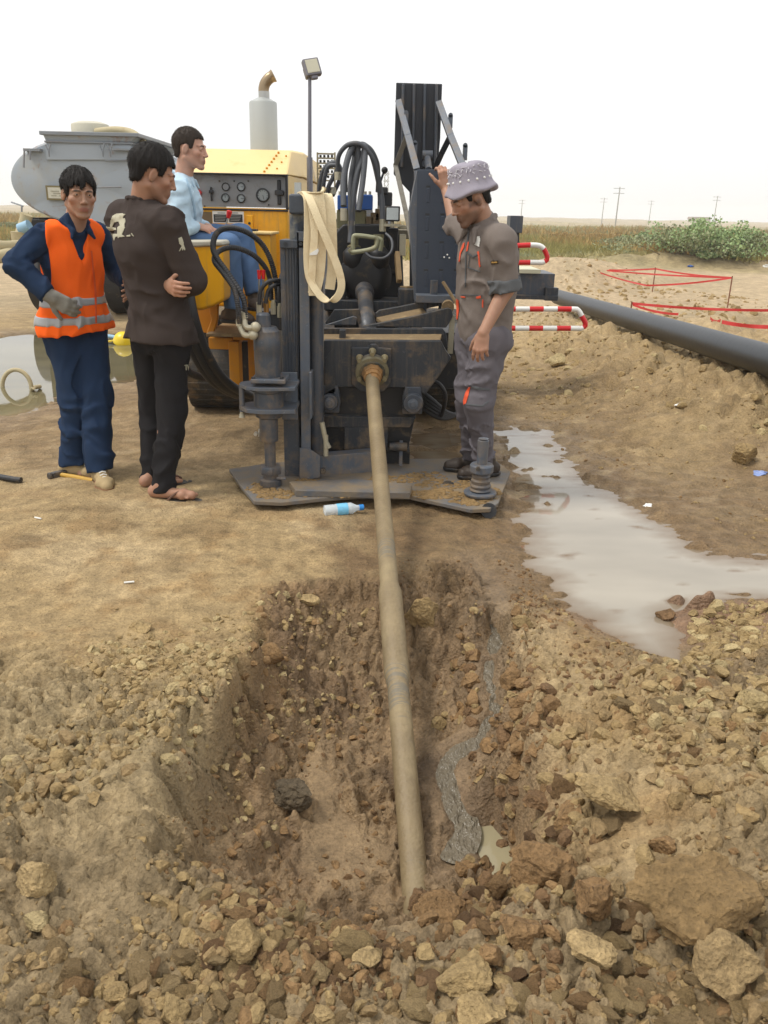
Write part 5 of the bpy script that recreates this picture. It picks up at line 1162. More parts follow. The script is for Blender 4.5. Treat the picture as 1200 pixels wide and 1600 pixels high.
rod = b.build('drill_rod', M_rod, None, smooth=30); tag(rod, 'long mud coated steel drill rod slanting from the rig down into the pit', 'drill rod')
# ------------------------------------------------------------------ webbing sling over the mast cap
M_web = mat('cream_webbing', srgb(222, 206, 170), .85, 0, .10, 7, .35, 160, srgb(186, 152, 104), .30, 6.0)
def strap(pts, w, name=None, parent=None, th=.006, twist=None):
    P = spline(pts, 10); b = MB(); n = len(P); rings = []
    for i, p in enumerate(P):
        d = (P[min(i + 1, n - 1)] - P[max(i - 1, 0)]).normalized(); tw = (twist or (0, 0)); a = tw[0] + (tw[1] - tw[0]) * i / (n - 1)
        side = Vector((math.cos(a), math.sin(a), 0)); side = (side - d * side.dot(d)).normalized(); nn = side.cross(d).normalized()
        rings.append([p - side * w / 2 - nn * th / 2, p - side * w / 6 - nn * th * .7, p + side * w / 6 - nn * th * .5, p + side * w / 2 - nn * th / 2, p + side * w / 2 + nn * th / 2, p - side * w / 2 + nn * th / 2])
    b.ring_sweep(rings); return b.build(name or 'webbing_loop', M_web, parent, smooth=40)
YW = 4.28
sgo = strap([at(470, 302, YM + .05), at(478, 301, YM - .03), at(487, 318, YM - .08), at(500, 350, YM - .10), at(516, 388, YM - .10), at(530, 425, YM - .10), at(533, 450, YM - .10), at(524, 467, YM - .10), at(508, 468, YM - .10), at(494, 454, YM - .10), at(483, 432, YM - .09), at(480, 400, YM - .08), at(481, 350, YM - .07), at(480, 312, YM - .06), at(474, 302, YM)], .038, 'lifting_sling', None, .006, (0, .5))
tag(sgo, 'cream webbing lifting sling hung in loops over the left mast of the rig', 'sling')
strap([at(492, 303, YM), at(496, 306, YM - .05), at(500, 340, YM - .06), at(500, 390, YM - .065), at(497, 430, YM - .07), at(490, 460, YM - .07)], .062, 'webbing_fold', sgo, .006, (.15, -.25))
strap([at(505, 303, YM + .02), at(512, 308, YM - .03), at(517, 340, YM - .045), at(519, 385, YM - .05), at(519, 420, YM - .05), at(515, 452, YM - .05)], .050, 'webbing_fold', sgo, .006, (-.1, .3))
strap([at(486, 316, YM - .07), at(491, 360, YM - .085), at(489, 400, YM - .09), at(487, 440, YM - .09), at(488, 462, YM - .085)], .036, 'webbing_fold', sgo, .006, (.2, -.2))
strap([at(505, 300, YM - .01), at(498, 301, YM - .04), at(484, 301, YM - .02), at(474, 302, YM + .02)], .05, 'webbing_fold', sgo, .006, (1.2, 1.2))
b = MB(); b.prism([at(484, 396, YM - .10), at(497, 388, YM - .10), at(498, 392, YM - .10), at(495, 398, YM - .10), at(484, 399, YM - .10)], (0, .006, 0)); b.build('white_label', M_white, sgo)
# ------------------------------------------------------------------ signed distance modelling for organic bodies
V3 = lambda *a: np.array(a, float)
class Sdf:
    def __init__(s, lo, hi, dx, fine=(), dzc=None):
        s.x = np.arange(lo[0], hi[0] + dx, dx); s.y = np.arange(lo[1], hi[1] + dx, dx)
        z = [lo[2]]; dzc = dzc or dx * 1.8
        while z[-1] < hi[2]:
            st = dx if any(a <= z[-1] <= b for a, b in fine) else dzc
            z.append(z[-1] + st)
        s.z = np.array(z); s.F = np.full((len(s.x), len(s.y), len(s.z)), .5, np.float32)
    def blk(s, lo, hi):
        r = []
        for ax, a, b in ((s.x, lo[0], hi[0]), (s.y, lo[1], hi[1]), (s.z, lo[2], hi[2])):
            i = max(0, np.searchsorted(ax, a) - 1); j = min(len(ax), np.searchsorted(ax, b) + 1); r.append(slice(i, j))
        return tuple(r)
    def pts(s, b): return s.x[b[0]][:, None, None], s.y[b[1]][None, :, None], s.z[b[2]][None, None, :]
    def comb(s, b, d, k, op):
        F = s.F[b]
        if op == 'sub': d = -d
        if k <= 1e-6: s.F[b] = np.minimum(F, d) if op == 'add' else np.maximum(F, d); return
        if op == 'add':
            h = np.clip(.5 + .5 * (F - d) / k, 0, 1); s.F[b] = F * (1 - h) + d * h - k * h * (1 - h)
        else:
            h = np.clip(.5 - .5 * (F - d) / k, 0, 1); s.F[b] = F * (1 - h) + d * h + k * h * (1 - h)
    def cone(s, p0, p1, r0, r1, k=.02, sq=None, op='add', clip=None):
        p0 = V3(*p0); p1 = V3(*p1); R_ = max(r0, r1) * 1.05 + k + .02
        b = s.blk(np.minimum(p0, p1) - R_, np.maximum(p0, p1) + R_); X, Y, Z = s.pts(b)
        if X.size == 0 or Y.size == 0 or Z.size == 0: return s
        dx, dy, dz = X - p0[0], Y - p0[1], Z - p0[2]; a = p1 - p0; sc = 1
        if sq is not None:
            n, q = V3(*sq[0]), sq[1]; n /= np.linalg.norm(n); t = (dx * n[0] + dy * n[1] + dz * n[2]) * (1 / q - 1)
            dx = dx + n[0] * t; dy = dy + n[1] * t; dz = dz + n[2] * t; a = a + n * (a @ n) * (1 / q - 1); sc = (1 + q) / 2
        L = a @ a + 1e-12; t = np.clip((dx * a[0] + dy * a[1] + dz * a[2]) / L, 0, 1)
        d = np.sqrt((dx - a[0] * t) ** 2 + (dy - a[1] * t) ** 2 + (dz - a[2] * t) ** 2) - (r0 + (r1 - r0) * t)
        d = d * sc
        if clip is not None:
            for cp, cn in (clip if isinstance(clip, list) else [clip]):
                cn = V3(*cn); cn /= np.linalg.norm(cn)
                d = np.maximum(d, (X - cp[0]) * cn[0] + (Y - cp[1]) * cn[1] + (Z - cp[2]) * cn[2])
        s.comb(b, d.astype(np.float32), k, op); return s
    def ell(s, c, r, M=None, k=.01, op='add', clip=None):
        c = V3(*c); r = V3(*r); M = np.eye(3) if M is None else np.array(M); R_ = r.max() + k + .015
        b = s.blk(c - R_, c + R_); X, Y, Z = s.pts(b)
        if X.size == 0 or Y.size == 0 or Z.size == 0: return s
        X = X - c[0]; Y = Y - c[1]; Z = Z - c[2]
        u = X * M[0, 0] + Y * M[1, 0] + Z * M[2, 0]; v = X * M[0, 1] + Y * M[1, 1] + Z * M[2, 1]; w = X * M[0, 2] + Y * M[1, 2] + Z * M[2, 2]
        k0 = np.sqrt((u / r[0]) ** 2 + (v / r[1]) ** 2 + (w / r[2]) ** 2); k1 = np.sqrt((u / r[0] ** 2) ** 2 + (v / r[1] ** 2) ** 2 + (w / r[2] ** 2) ** 2) + 1e-9
        d = k0 * (k0 - 1) / k1
        if clip is not None:
            for cp, cn in (clip if isinstance(clip, list) else [clip]):
                cn = V3(*cn); cn /= np.linalg.norm(cn)
                d = np.maximum(d, (X + c[0] - cp[0]) * cn[0] + (Y + c[1] - cp[1]) * cn[1] + (Z + c[2] - cp[2]) * cn[2])
        s.comb(b, d.astype(np.float32), k, op); return s
    def cut(s, cp, cn, k=0.0):      # keep the side where (p-cp).cn < 0
        cn = V3(*cn); cn /= np.linalg.norm(cn); X, Y, Z = s.pts((slice(None),) * 3)
        d = (X - cp[0]) * cn[0] + (Y - cp[1]) * cn[1] + (Z - cp[2]) * cn[2]; s.F = np.maximum(s.F, d.astype(np.float32)); return s
    def field(s, fn, band=.03):      # add a displacement near the surface
        m = np.abs(s.F) < band; i, j, k = np.nonzero(m); p = np.stack([s.x[i], s.y[j], s.z[k]], -1)
        s.F[m] += fn(p).astype(np.float32); return s
    def mesh(s, name):
        F = s.F; S_ = F < 0; nx_, ny_, nz_ = F.shape
        c = sum(S_[a:nx_ - 1 + a, b:ny_ - 1 + b, d:nz_ - 1 + d].astype(np.int8) for a in (0, 1) for b in (0, 1) for d in (0, 1))
        act = (c > 0) & (c < 8); I, J, K = np.nonzero(act); idx = np.full(act.shape, -1, np.int64); idx[I, J, K] = np.arange(len(I))
        acc = np.zeros((len(I), 3)); cnt = np.zeros(len(I)); ax = (s.x, s.y, s.z)
        cor = [(a, b, d) for a in (0, 1) for b in (0, 1) for d in (0, 1)]
        for p in cor:
            for q in cor:
                if sum(q) == sum(p) + 1 and all(qq >= pp for pp, qq in zip(p, q)):
                    fa = F[I + p[0], J + p[1], K + p[2]]; fb = F[I + q[0], J + q[1], K + q[2]]; m = (fa < 0) != (fb < 0)
                    t = np.where(m, fa / (fa - fb + 1e-12), 0)
                    for n_, (base) in enumerate((I, J, K)):
                        a_ = ax[n_][base + p[n_]]; b_ = ax[n_][base + q[n_]]; acc[:, n_] += np.where(m, a_ + (b_ - a_) * t, 0)
                    cnt += m
        v = acc / cnt[:, None]; faces = []
        def quads(A, B, sgn, cells):
            m = A != B; i, j, k = np.nonzero(m); f = A[m]
            q = [idx[i + c_[0], j + c_[1], k + c_[2]] for c_ in cells]; q = np.stack(q, -1); q[~f if sgn else f] = q[~f if sgn else f][:, ::-1]; faces.append(q)
        quads(S_[:-1, 1:-1, 1:-1], S_[1:, 1:-1, 1:-1], True, [(0, 0, 0), (0, 1, 0), (0, 1, 1), (0, 0, 1)])
        quads(S_[1:-1, :-1, 1:-1], S_[1:-1, 1:, 1:-1], True, [(0, 0, 0), (0, 0, 1), (1, 0, 1), (1, 0, 0)])
        quads(S_[1:-1, 1:-1, :-1], S_[1:-1, 1:-1, 1:], True, [(0, 0, 0), (1, 0, 0), (1, 1, 0), (0, 1, 0)])
        f = np.concatenate(faces); f = f[(f >= 0).all(1)]
        # one pass of smoothing
        e = np.concatenate([f[:, [0, 1]], f[:, [1, 2]], f[:, [2, 3]], f[:, [3, 0]]]); sm = np.zeros_like(v); n_ = np.zeros(len(v))
        np.add.at(sm, e[:, 0], v[e[:, 1]]); np.add.at(n_, e[:, 0], 1); np.add.at(sm, e[:, 1], v[e[:, 0]]); np.add.at(n_, e[:, 1], 1)
        v = v * .5 + .5 * sm / np.maximum(n_, 1)[:, None]
        me = bpy.data.meshes.new(name); mesh_np(me, v, f); return me, v
def skin_mat(name, col, rough=.5):
    m, t, b = newmat(name); L = t.links.new
    a = N(t, 'ShaderNodeAttribute', attribute_name='Col'); tc = N(t, 'ShaderNodeTexCoord'); nz = N(t, 'ShaderNodeTexNoise', Scale=40.0, Detail=4.0); L(tc.outputs['Object'], nz.inputs['Vector'])
    mr = N(t, 'ShaderNodeMapRange'); mr.inputs['To Min'].default_value = .88; mr.inputs['To Max'].default_value = 1.12; L(nz.outputs['Fac'], mr.inputs['Value'])
    sc = N(t, 'ShaderNodeVectorMath', operation='SCALE'); L(a.outputs['Color'], sc.inputs[0]); L(mr.outputs[0], sc.inputs['Scale']); L(sc.outputs[0], b.inputs['Base Color'])
    b.inputs['Roughness'].default_value = rough; b.inputs['Subsurface Weight'].default_value = .12; b.inputs['Subsurface Radius'].default_value = (.012, .004, .002); b.inputs['Subsurface Scale'].default_value = .6; b.inputs['Specular IOR Level'].default_value = .35
    pb = N(t, 'ShaderNodeTexNoise', Scale=420.0, Detail=2.0); L(tc.outputs['Object'], pb.inputs['Vector']); bp = N(t, 'ShaderNodeBump', Strength=.25, Distance=.002); L(pb.outputs['Fac'], bp.inputs['Height']); L(bp.outputs[0], b.inputs['Normal'])
    return m
M_skin = skin_mat('skin', None)
def cloth_mat(name, col, var=.12, weave=420.0, rough=.88, vscale=7.0, dirt=None, dirt_amt=0.0):
    m = mat(name, col, rough, 0, var, vscale, .25, weave, dirt, dirt_amt, 6.0, None, .2)
    m.node_tree.nodes['Principled BSDF'].inputs['Sheen Weight'].default_value = .0
    return m
def hair_mat(name, col):
    m, t, b = newmat(name); L = t.links.new; tc = N(t, 'ShaderNodeTexCoord'); mp = N(t, 'ShaderNodeMapping'); mp.inputs['Scale'].default_value = (160, 160, 22); L(tc.outputs['Object'], mp.inputs['Vector'])
    nz = N(t, 'ShaderNodeTexNoise', Scale=1.0, Detail=3.0); L(mp.outputs[0], nz.inputs['Vector'])
    mx = N(t, 'ShaderNodeMix', data_type='RGBA'); L(nz.outputs['Fac'], mx.inputs[0]); mx.inputs[6].default_value = tuple(c * .5 for c in col[:3]) + (1,); mx.inputs[7].default_value = tuple(c * 1.6 for c in col[:3]) + (1,); L(mx.outputs[2], b.inputs['Base Color'])
    bp = N(t, 'ShaderNodeBump', Strength=.6, Distance=.004); L(nz.outputs['Fac'], bp.inputs['Height']); L(bp.outputs[0], b.inputs['Normal']); b.inputs['Roughness'].default_value = .62; b.inputs['Specular IOR Level'].default_value = .18
    return m
M_hair = hair_mat('black_hair', (.012, .010, .009)); M_hairb = hair_mat('dark_brown_hair', (.035, .026, .020))
M_sclera = mat('eye_white', srgb(205, 196, 186), .25, 0, .03); M_iris = mat('iris', (.02, .012, .008, 1), .15, 0, 0)
def nrm(v): v = V3(*v); return v / np.linalg.norm(v)
def frame(fwd, up=(0, 0, 1), roll=0.0):
    f = nrm(fwd); u = V3(*up); r = nrm(np.cross(f, u)); u = np.cross(r, f)
    if roll: r, u = r * math.cos(roll) + u * math.sin(roll), u * math.cos(roll) - r * math.sin(roll)
    return np.stack([r, f, u], 1)      # columns: right, forward, up
def head_prims(s, c, H, sc, neck, op_=1.0):
    L = lambda x, y, z: c + H @ V3(x, y, z) * sc
    k = .012
    s.ell(L(0, -.018, .032), V3(.074, .094, .088) * sc, H, .02)
    s.ell(L(0, .022, -.030), V3(.060, .066, .074) * sc, H, .02)
    for sg in (-1, 1):
        s.cone(L(.058 * sg, -.012, -.05), L(.018 * sg, .062, -.098), .017 * sc, .016 * sc, .018)
        s.ell(L(.044 * sg, .052, -.022), V3(.022, .022, .018) * sc, H, .016)
        s.cone(L(.014 * sg, .083, .020), L(.044 * sg, .070, .020), .010 * sc, .009 * sc, .010)
    s.ell(L(0, .070, -.100), V3(.020, .018, .016) * sc, H, .014)
    s.ell(L(0, .066, -.064), V3(.030, .026, .026) * sc, H, .012)
    for sg in (-1, 1): s.ell(L(.032 * sg, .094, .001), V3(.016, .016, .012) * sc, H, .008, 'sub')
    for sg in (-1, 1):
        s.ell(L(.031 * sg, .073, .0035), V3(.0165, .0140, .0125) * sc, H, .004)
        s.ell(L(.031 * sg, .090, .0030 - .002 * (1 - op_)), V3(.0125, .0080, .0020 + .0034 * op_) * sc, H, .001, 'sub')
    s.cone(L(0, .084, .012), L(0, .100, -.028), .0075 * sc, .0095 * sc, .009)
    s.ell(L(0, .1015, -.032), V3(.0115, .0115, .009) * sc, H, .006)
    for sg in (-1, 1): s.ell(L(.0125 * sg, .092, -.036), V3(.0075, .010, .0065) * sc, H, .004)
    s.cone(L(-.018, .0825, -.062), L(.018, .0825, -.062), .0055 * sc, .0055 * sc, .005)
    s.cone(L(-.015, .0820, -.073), L(.015, .0820, -.073), .0065 * sc, .0065 * sc, .005)
    s.cone(L(-.02, .0935, -.0672), L(.02, .0935, -.0672), .0022, .0022, .002, None, 'sub')
    for sg in (-1, 1):
        E = H @ np.array(Matrix.Rotation(sg * R(22), 3, 'Z') @ Matrix.Rotation(R(-12), 3, 'X'))
        s.ell(L(.078 * sg, -.008, -.006), V3(.008, .019, .032) * sc, E, .006)
        s.ell(L(.087 * sg, -.004, -.002), V3(.005, .010, .018) * sc, E, .003, 'sub')
    s.cone(L(0, -.026, -.055), neck, .054 * sc, .056 * sc, .025)
    return L
def hand(s, w, fwd, palm, side, curl, sc=1.0, spread=.10, kw=.012, th=(.9, .35, .5)):
    f = nrm(fwd); n = V3(*palm); n = nrm(n - f * (n @ f)); a = np.cross(f, n) * side      # a points to the thumb side
    P = lambda x, y, z: w + (a * x + f * y + n * z) * sc
    s.cone(w, P(0, .03, 0), .027 * sc, .029 * sc, kw, (n, .62))
    kn = [P(.030, .082, -.004), P(.011, .088, -.006), P(-.009, .085, -.005), P(-.028, .076, -.002)]
    for i, q in enumerate(kn): s.cone(P(.018 - .012 * i, .02, 0), q, .015 * sc, .0115 * sc, .010, (n, .8))
    ln = (.070, .078, .071, .055)
    for i, q in enumerate(kn):
        c_ = curl[i]; d = f + a * spread * (1.5 - i); d = nrm(d); p = q; ang = 0; rr = (.0098, .0088, .0082, .0070)
        for j, fr_ in enumerate((.44, .31, .25)):
            ang += c_ * (1.0, 1.15, .8)[j]; dd = d * math.cos(ang) + n * math.sin(ang); e = p + dd * ln[i] * fr_ * sc
            s.cone(p, e, rr[j] * sc * (.9 if i == 3 else 1), rr[j + 1] * sc * (.9 if i == 3 else 1), .0035 if j else .006); p = e
    d = nrm(a * th[0] + f * .75 + n * th[1]); p = P(.026, .022, .004); e = p + d * .038 * sc; s.cone(p, e, .0135 * sc, .0105 * sc, .008)
    d2 = nrm(d * .8 + f * .45 + n * th[2]); e2 = e + d2 * .030 * sc; s.cone(e, e2, .0105 * sc, .0085 * sc, .003); e3 = e2 + nrm(d2 + n * .2) * .018 * sc; s.cone(e2, e3, .0085 * sc, .007 * sc, .003)
    return s
def foot(s, ank, toe, h=.0, r=.036, k=.012, toes=False):
    an = V3(*ank); to = V3(*toe); d = nrm((to - an) * V3(1, 1, 0)); zb = h
    s.cone(an, V3(an[0], an[1], zb + .045) - d * .02, r * .95, r * .95, .015)
    s.cone(V3(an[0], an[1], zb + .034) - d * .035, V3(to[0], to[1], zb + .024), .034, .024, .012, None, 'add', (V3(0, 0, zb + .001), (0, 0, -1)))
    sd = np.cross(d, V3(0, 0, 1)); m = an * V3(1, 1, 0) + (to - an) * V3(1, 1, 0) * .72 + V3(0, 0, zb + .028)
    s.cone(m - sd * .018, m + sd * .020, .026, .026, .012, None, 'add', (V3(0, 0, zb + .001), (0, 0, -1)))
    if toes:
        for i in range(5):
            c0 = m + sd * (-.032 + .016 * i) * toes + d * .018 - V3(0, 0, .008); ln_ = (.042, .034, .030, .025, .019)[i]; rr = (.0115, .0085, .008, .0075, .007)[i]
            s.cone(c0, c0 + d * ln_ - V3(0, 0, .002), rr, rr, .003)
def torso(s, J, inf=0.0, k=.03, hem=None, arms=True, dep=.70):
    f = J['f']; P, B, Ch, Nk = J['pel'], J['belly'], J['chest'], J['neck']
    s.cone(J['hipL'], J['hipR'], .095 + inf, .095 + inf, k, (f, .95))
    s.cone(P, B, .135 + inf, .128 + inf, k, (f, dep + .05)); s.cone(B, Ch, .130 + inf, .158 + inf, k, (f, dep))
    s.cone(Ch, Ch * .45 + Nk * .55, .155 + inf, .09 + inf, k, (f, dep))
    s.cone(J['shL'], J['shR'], .058 + inf, .058 + inf, k)
    for q in ('shL', 'shR'): s.cone(Nk - V3(0, 0, .02), J[q] + V3(0, 0, .004), .048 + inf * .6, .048 + inf, k)
def wrinkles(amp, freq=9.0, seed=0, st=(1, 1, 1.6), fine=.35):
    def fn(p):
        q = p * np.array(st) * freq; w = np.stack([vn3(q * .55 + 5 + seed, seed + 1), vn3(q * .55 + 19, seed + 2), vn3(q * .55 + 37, seed + 3)], -1)
        a = vn3(q * .8 + w * 1.1, seed + 4); b_ = vn3(q * 1.7 + w * 1.6 + 7, seed + 5); c_ = vn3(q * .5 + 51, seed + 6)
        r1 = np.exp(-(a / .20) ** 2); r2 = np.exp(-(b_ / .22) ** 2)
        k_ = .35 + .65 * sst(-.35, .45, c_)
        return -amp * k_ * (1.5 * (r1 - .35) + .7 * (r2 - .35)) + amp * .15 * c_
    return fn
def bounds(J, pad=.22):
    P = np.array([v for k, v in J.items() if isinstance(v, np.ndarray) and v.shape == (3,) and k not in ('f', 'hf')])
    return P.min(0) - pad, P.max(0) + pad
class Person:
    def __init__(s, label, J, H, hsc=1.0, skin=(.36, .20, .125), z0=0.0):
        s.J = J; s.H = H; s.hsc = hsc; s.skin = np.array(skin); s.z0 = z0
        s.root = empty('person', tuple((J['hipL'] + J['hipR']) / 2 * V3(1, 1, 0) + V3(0, 0, z0)), label, 'person')
        s.lo, s.hi = bounds(J); s.lo[2] = z0 - .01
    def grid(s, dx=.006, fine=(), dzc=None, lo=None, hi=None): return Sdf(s.lo if lo is None else lo, s.hi if hi is None else hi, dx, fine, dzc)
    def body(s, hands, feet=True, stubble=0.0, dx=.0036):
        J = s.J; c = J['head']; fz = [(c[2] - .16, c[2] + .14)]
        for h in hands: fz.append((h['w'][2] - .13, h['w'][2] + .13))
        g = s.grid(dx, fz, dx * 1.9); torso(g, J, -.012)
        for q in 'LR':
            g.cone(J['sh' + q], J['el' + q], .050, .040, .02); g.cone(J['el' + q], J['wr' + q], .043, .026, .02)
            g.cone(J['hip' + q], J['kn' + q], .080, .052, .02); g.cone(J['kn' + q], J['an' + q], .054, .034, .02)
            m = J['kn' + q] * .68 + J['an' + q] * .32; g.ell(m, (.056, .056, .09), None, .03)
            if feet: foot(g, J['an' + q], J['toe' + q] - nrm((J['toe' + q] - J['an' + q]) * V3(1, 1, 0)) * (.03 if s.bare else .065), J.get('fz' + q, s.z0) + (.02 if s.bare else 0), toes=((1 if q == 'R' else -1) if s.bare else 0))
        s.L = head_prims(g, c, s.H, s.hsc, J['neck'], s.open)
        for h in hands: hand(g, **h)
        me, v = g.mesh('body'); l = (v - c) @ s.H / s.hsc; col = np.tile(s.skin, (len(v), 1))
        n_ = fbm3(v * 22, 5, 2)[:, None]; col = col * (1 + .06 * n_)
        near = (np.abs(l) < .2).all(1)
        def blend(mask, rgb, a): 
            nonlocal col
            m = np.clip(mask, 0, 1)[:, None] * a * near[:, None]; col = col * (1 - m) + np.array(rgb) * m
        lip = 1.35 - np.hypot(l[:, 0] / .022, (l[:, 2] + .0675) / .0105); blend(np.where(l[:, 1] > .06, lip * 2, 0), (.30, .11, .085), .75)
        bl = np.minimum(l[:, 0] ** 2, 1); ax_ = np.abs(l[:, 0]); bz = .0215 - (ax_ - .03) ** 2 * 9
        br = 1.25 - np.hypot((ax_ - .030) / .0175, (l[:, 2] - bz) / .0048); blend(np.where(l[:, 1] > .05, br * 2.5, 0), (.02, .015, .012), .9)
        ch = 1 - np.hypot((ax_ - .045) / .03, (l[:, 2] + .03) / .03); blend(np.where(l[:, 1] > 0, ch, 0), (.45, .17, .11), .35)
        if stubble:
            jw = sst(-.035, -.06, l[:, 2]) * sst(-.02, .02, l[:, 1]) * sst(-.135, -.11, l[:, 2]); jw = np.maximum(jw, sst(-.042, -.05, l[:, 2]) * sst(.07, .08, l[:, 1])); blend(jw, s.skin * .33, stubble)
            sb = sst(.055, .065, ax_) * sst(-.03, .0, l[:, 1]) * sst(.03, .0, np.abs(l[:, 2] + .02)) * sst(.05, .03, l[:, 1]); blend(sb, (.03, .02, .017), stubble)
        for h in hands:      # reddish knuckles
            d = np.linalg.norm(v - (h['w'] + nrm(h['fwd']) * .10), axis=1); m = np.clip(1 - d / .07, 0, 1)[:, None] * .3; col = col * (1 - m) + col * np.array([1.12, .86, .8]) * m
        set_col(me, 'Col', np.clip(col, 0, 1)); o = link('body', me, M_skin, s.root, True); s.bodyobj = o
        for sg in (-1, 1):
            E = s.L(.031 * sg, .0715, .0030); b = MB(); b.ball(E, .0132 * s.hsc, n=24); fw = s.H @ V3(.10 * 0, 1, -.05)
            e_ = b.build('eye', [M_sclera, M_iris], s.root, smooth=60)
            vs2 = np.array([q.co[:] for q in e_.data.vertices]); ci = np.zeros(len(e_.data.polygons), int)
            for p in e_.data.polygons:
                cc_ = np.mean([vs2[i] for i in p.vertices], 0) - np.array(E); ci[p.index] = 1 if (nrm(cc_) @ nrm(fw + s.H @ V3(s.gaze[0], 0, s.gaze[1]))) > .90 else 0
            e_.data.polygons.foreach_set('material_index', ci)
        return o
    gaze = (0, 0); open = 1.0; bare = False
    def part(s, g, name, m, fn=None, lab=None, band=.03):
        if fn: g.field(fn, band)
        me, v = g.mesh(name); o = link(name, me, m, s.root, True)
        if lab: o['label'] = lab
        return o
    def decal(s, target, polys, m, name, off=.0025, step=3.0):
        """thin print laid on a garment: photo outline, dropped on the cloth surface"""
        from mathutils.bvhtree import BVHTree
        me = target.data; bv = BVHTree.FromPolygons([v.co for v in me.vertices], [tuple(p.vertices) for p in me.polygons])
        b = MB(); o_ = Vector((0, 0, CAMZ))
        for pl in polys:
            xs = [p[0] for p in pl]; ys = [p[1] for p in pl]; st = step / 2
            gxs = np.arange(min(xs) - st, max(xs) + st, st / 2); gys = np.arange(min(ys) - st, max(ys) + st, st / 2)
            XX, YY = np.meshgrid(gxs, gys); sd = poly_sd(XX, YY, pl); ids = {}
            def vid(i, j):
                if (i, j) not in ids:
                    h_ = bv.ray_cast(o_, ray(XX[j, i], YY[j, i]).normalized())
                    if h_[0] is None: ids[(i, j)] = None
                    else:
                        ids[(i, j)] = len(b.v); p = h_[0] + h_[1] * off * (1 if h_[1].dot(ray(600, 800)) < 0 else -1); b.v.append(tuple(p))
                return ids[(i, j)]
            for j in range(len(gys) - 1):
                for i in range(len(gxs) - 1):
                    if sd[j:j + 2, i:i + 2].mean() < 0:
                        q = [vid(i, j), vid(i + 1, j), vid(i + 1, j + 1), vid(i, j + 1)]
                        if None not in q: b.f.append(tuple(q)); b.m.append(0)
        if not b.f: return None
        o = b.build(name, m, s.root, smooth=60); md = o.modifiers.new('thickness', 'SOLIDIFY'); md.thickness = .0015; md.offset = 0
        return o
A3 = lambda *a: np.array(at(*a)[:])
def hairstyle(p, m, thick=.016, name='hair', front=.075, brow=.038, side=-.012, nape=-.06, bang=None, seed=0, amp=.006, topz=.0, strands=2600):
    c = p.J['head']; H = p.H; sc = p.hsc; L = p.L
    g = Sdf(c - .17, c + .17, .0036)
    g.ell(L(0, -.018, .032 + topz), V3(.074 + .004, .094 + .004, .088 + .004) * sc, H, 0)
    g.cone(L(-.030, -.066, -.035), L(.030, -.066, -.035), (.024 + thick * .6) * sc, (.024 + thick * .6) * sc, .02)
    X, Y, Z = g.pts((slice(None),) * 3); q = np.stack(np.broadcast_arrays(X - c[0], Y - c[1], Z - c[2]), -1) @ H / sc
    x, y, z = q[..., 0], q[..., 1], q[..., 2]
    g.F = (g.F - (thick - .004) * sst(-.055, .045, z)).astype(np.float32)
    brw = brow + np.clip(.05 - np.abs(x), -1, 0) * .9
    hl = np.where(y > .048, brw, np.where(y > .030, side + (brw - side) * sst(.030, .048, y), np.where(y > .012, side + 0 * y, np.where(y > -.032, .022 + 0 * y, nape + (.022 - nape) * sst(-.060, -.032, y)))))
    if bang is not None: hl = np.where(y > .052, bang(x), hl)
    hl = hl + .004 * np.sin(x * 260 + y * 90)
    d = (hl - z) * .7; g.F = np.maximum(g.F, (d * sc).astype(np.float32))
    def fn(pp):
        ql = (pp - c) @ H / sc; th = np.arctan2(ql[:, 0], ql[:, 1] + .02); ph = ql[:, 2]
        r1 = vn3(np.stack([th * 9, ph * 18, ql[:, 1] * 12], -1) + seed, seed); r2 = vn3(np.stack([th * 26, ph * 34, ql[:, 1] * 26], -1) + seed, seed + 1)
        return -amp * (np.abs(r1) * 1.2 - .4) - amp * .5 * r2
    o = p.part(g, name, m, fn)
    # loose strands break up the outline
    me = o.data; nv = len(me.vertices); co = np.zeros(nv * 3, np.float32); me.vertices.foreach_get('co', co); co = co.reshape(-1, 3); no = np.zeros(nv * 3, np.float32); me.vertices.foreach_get('normal', no); no = no.reshape(-1, 3)
    r = np.random.default_rng(seed + 50); n = strands; ix = r.integers(0, nv, n); P = co[ix]; Nn = no[ix]; dn = H @ V3(0, .35, -1); T = dn[None] * 1.0 + r.normal(size=(n, 3)) * .35; T -= Nn * (T * Nn).sum(1)[:, None]; T /= np.linalg.norm(T, axis=1)[:, None] + 1e-9
    W = np.cross(T, Nn); ln = r.uniform(.012, .026, (n, 1)) * min(1.3, (thick / .018) ** 1.6); wd = .0011
    a_ = P - Nn * .002; b_ = P + T * ln * .55 + Nn * (.0022 + .002 * r.random((n, 1))); c_ = P + T * ln + Nn * r.uniform(-.001, .0035, (n, 1))
    v = np.stack([a_ - W * wd, a_ + W * wd, b_ - W * wd, b_ + W * wd, c_], 1).reshape(-1, 3); k = np.arange(n)[:, None] * 5
    me2 = bpy.data.meshes.new('hair'); vs0 = co.tolist() + v.tolist(); fs0 = [tuple(q.vertices) for q in me.polygons] + (nv + np.concatenate([k + [[0, 1, 3, 2]]])).tolist() + (nv + k + [[2, 3, 4]]).tolist()
    me2.from_pydata(vs0, [], fs0); me2.materials.append(m); me2.polygons.foreach_set('use_smooth', [True] * len(me2.polygons)); o.data = me2
    return o
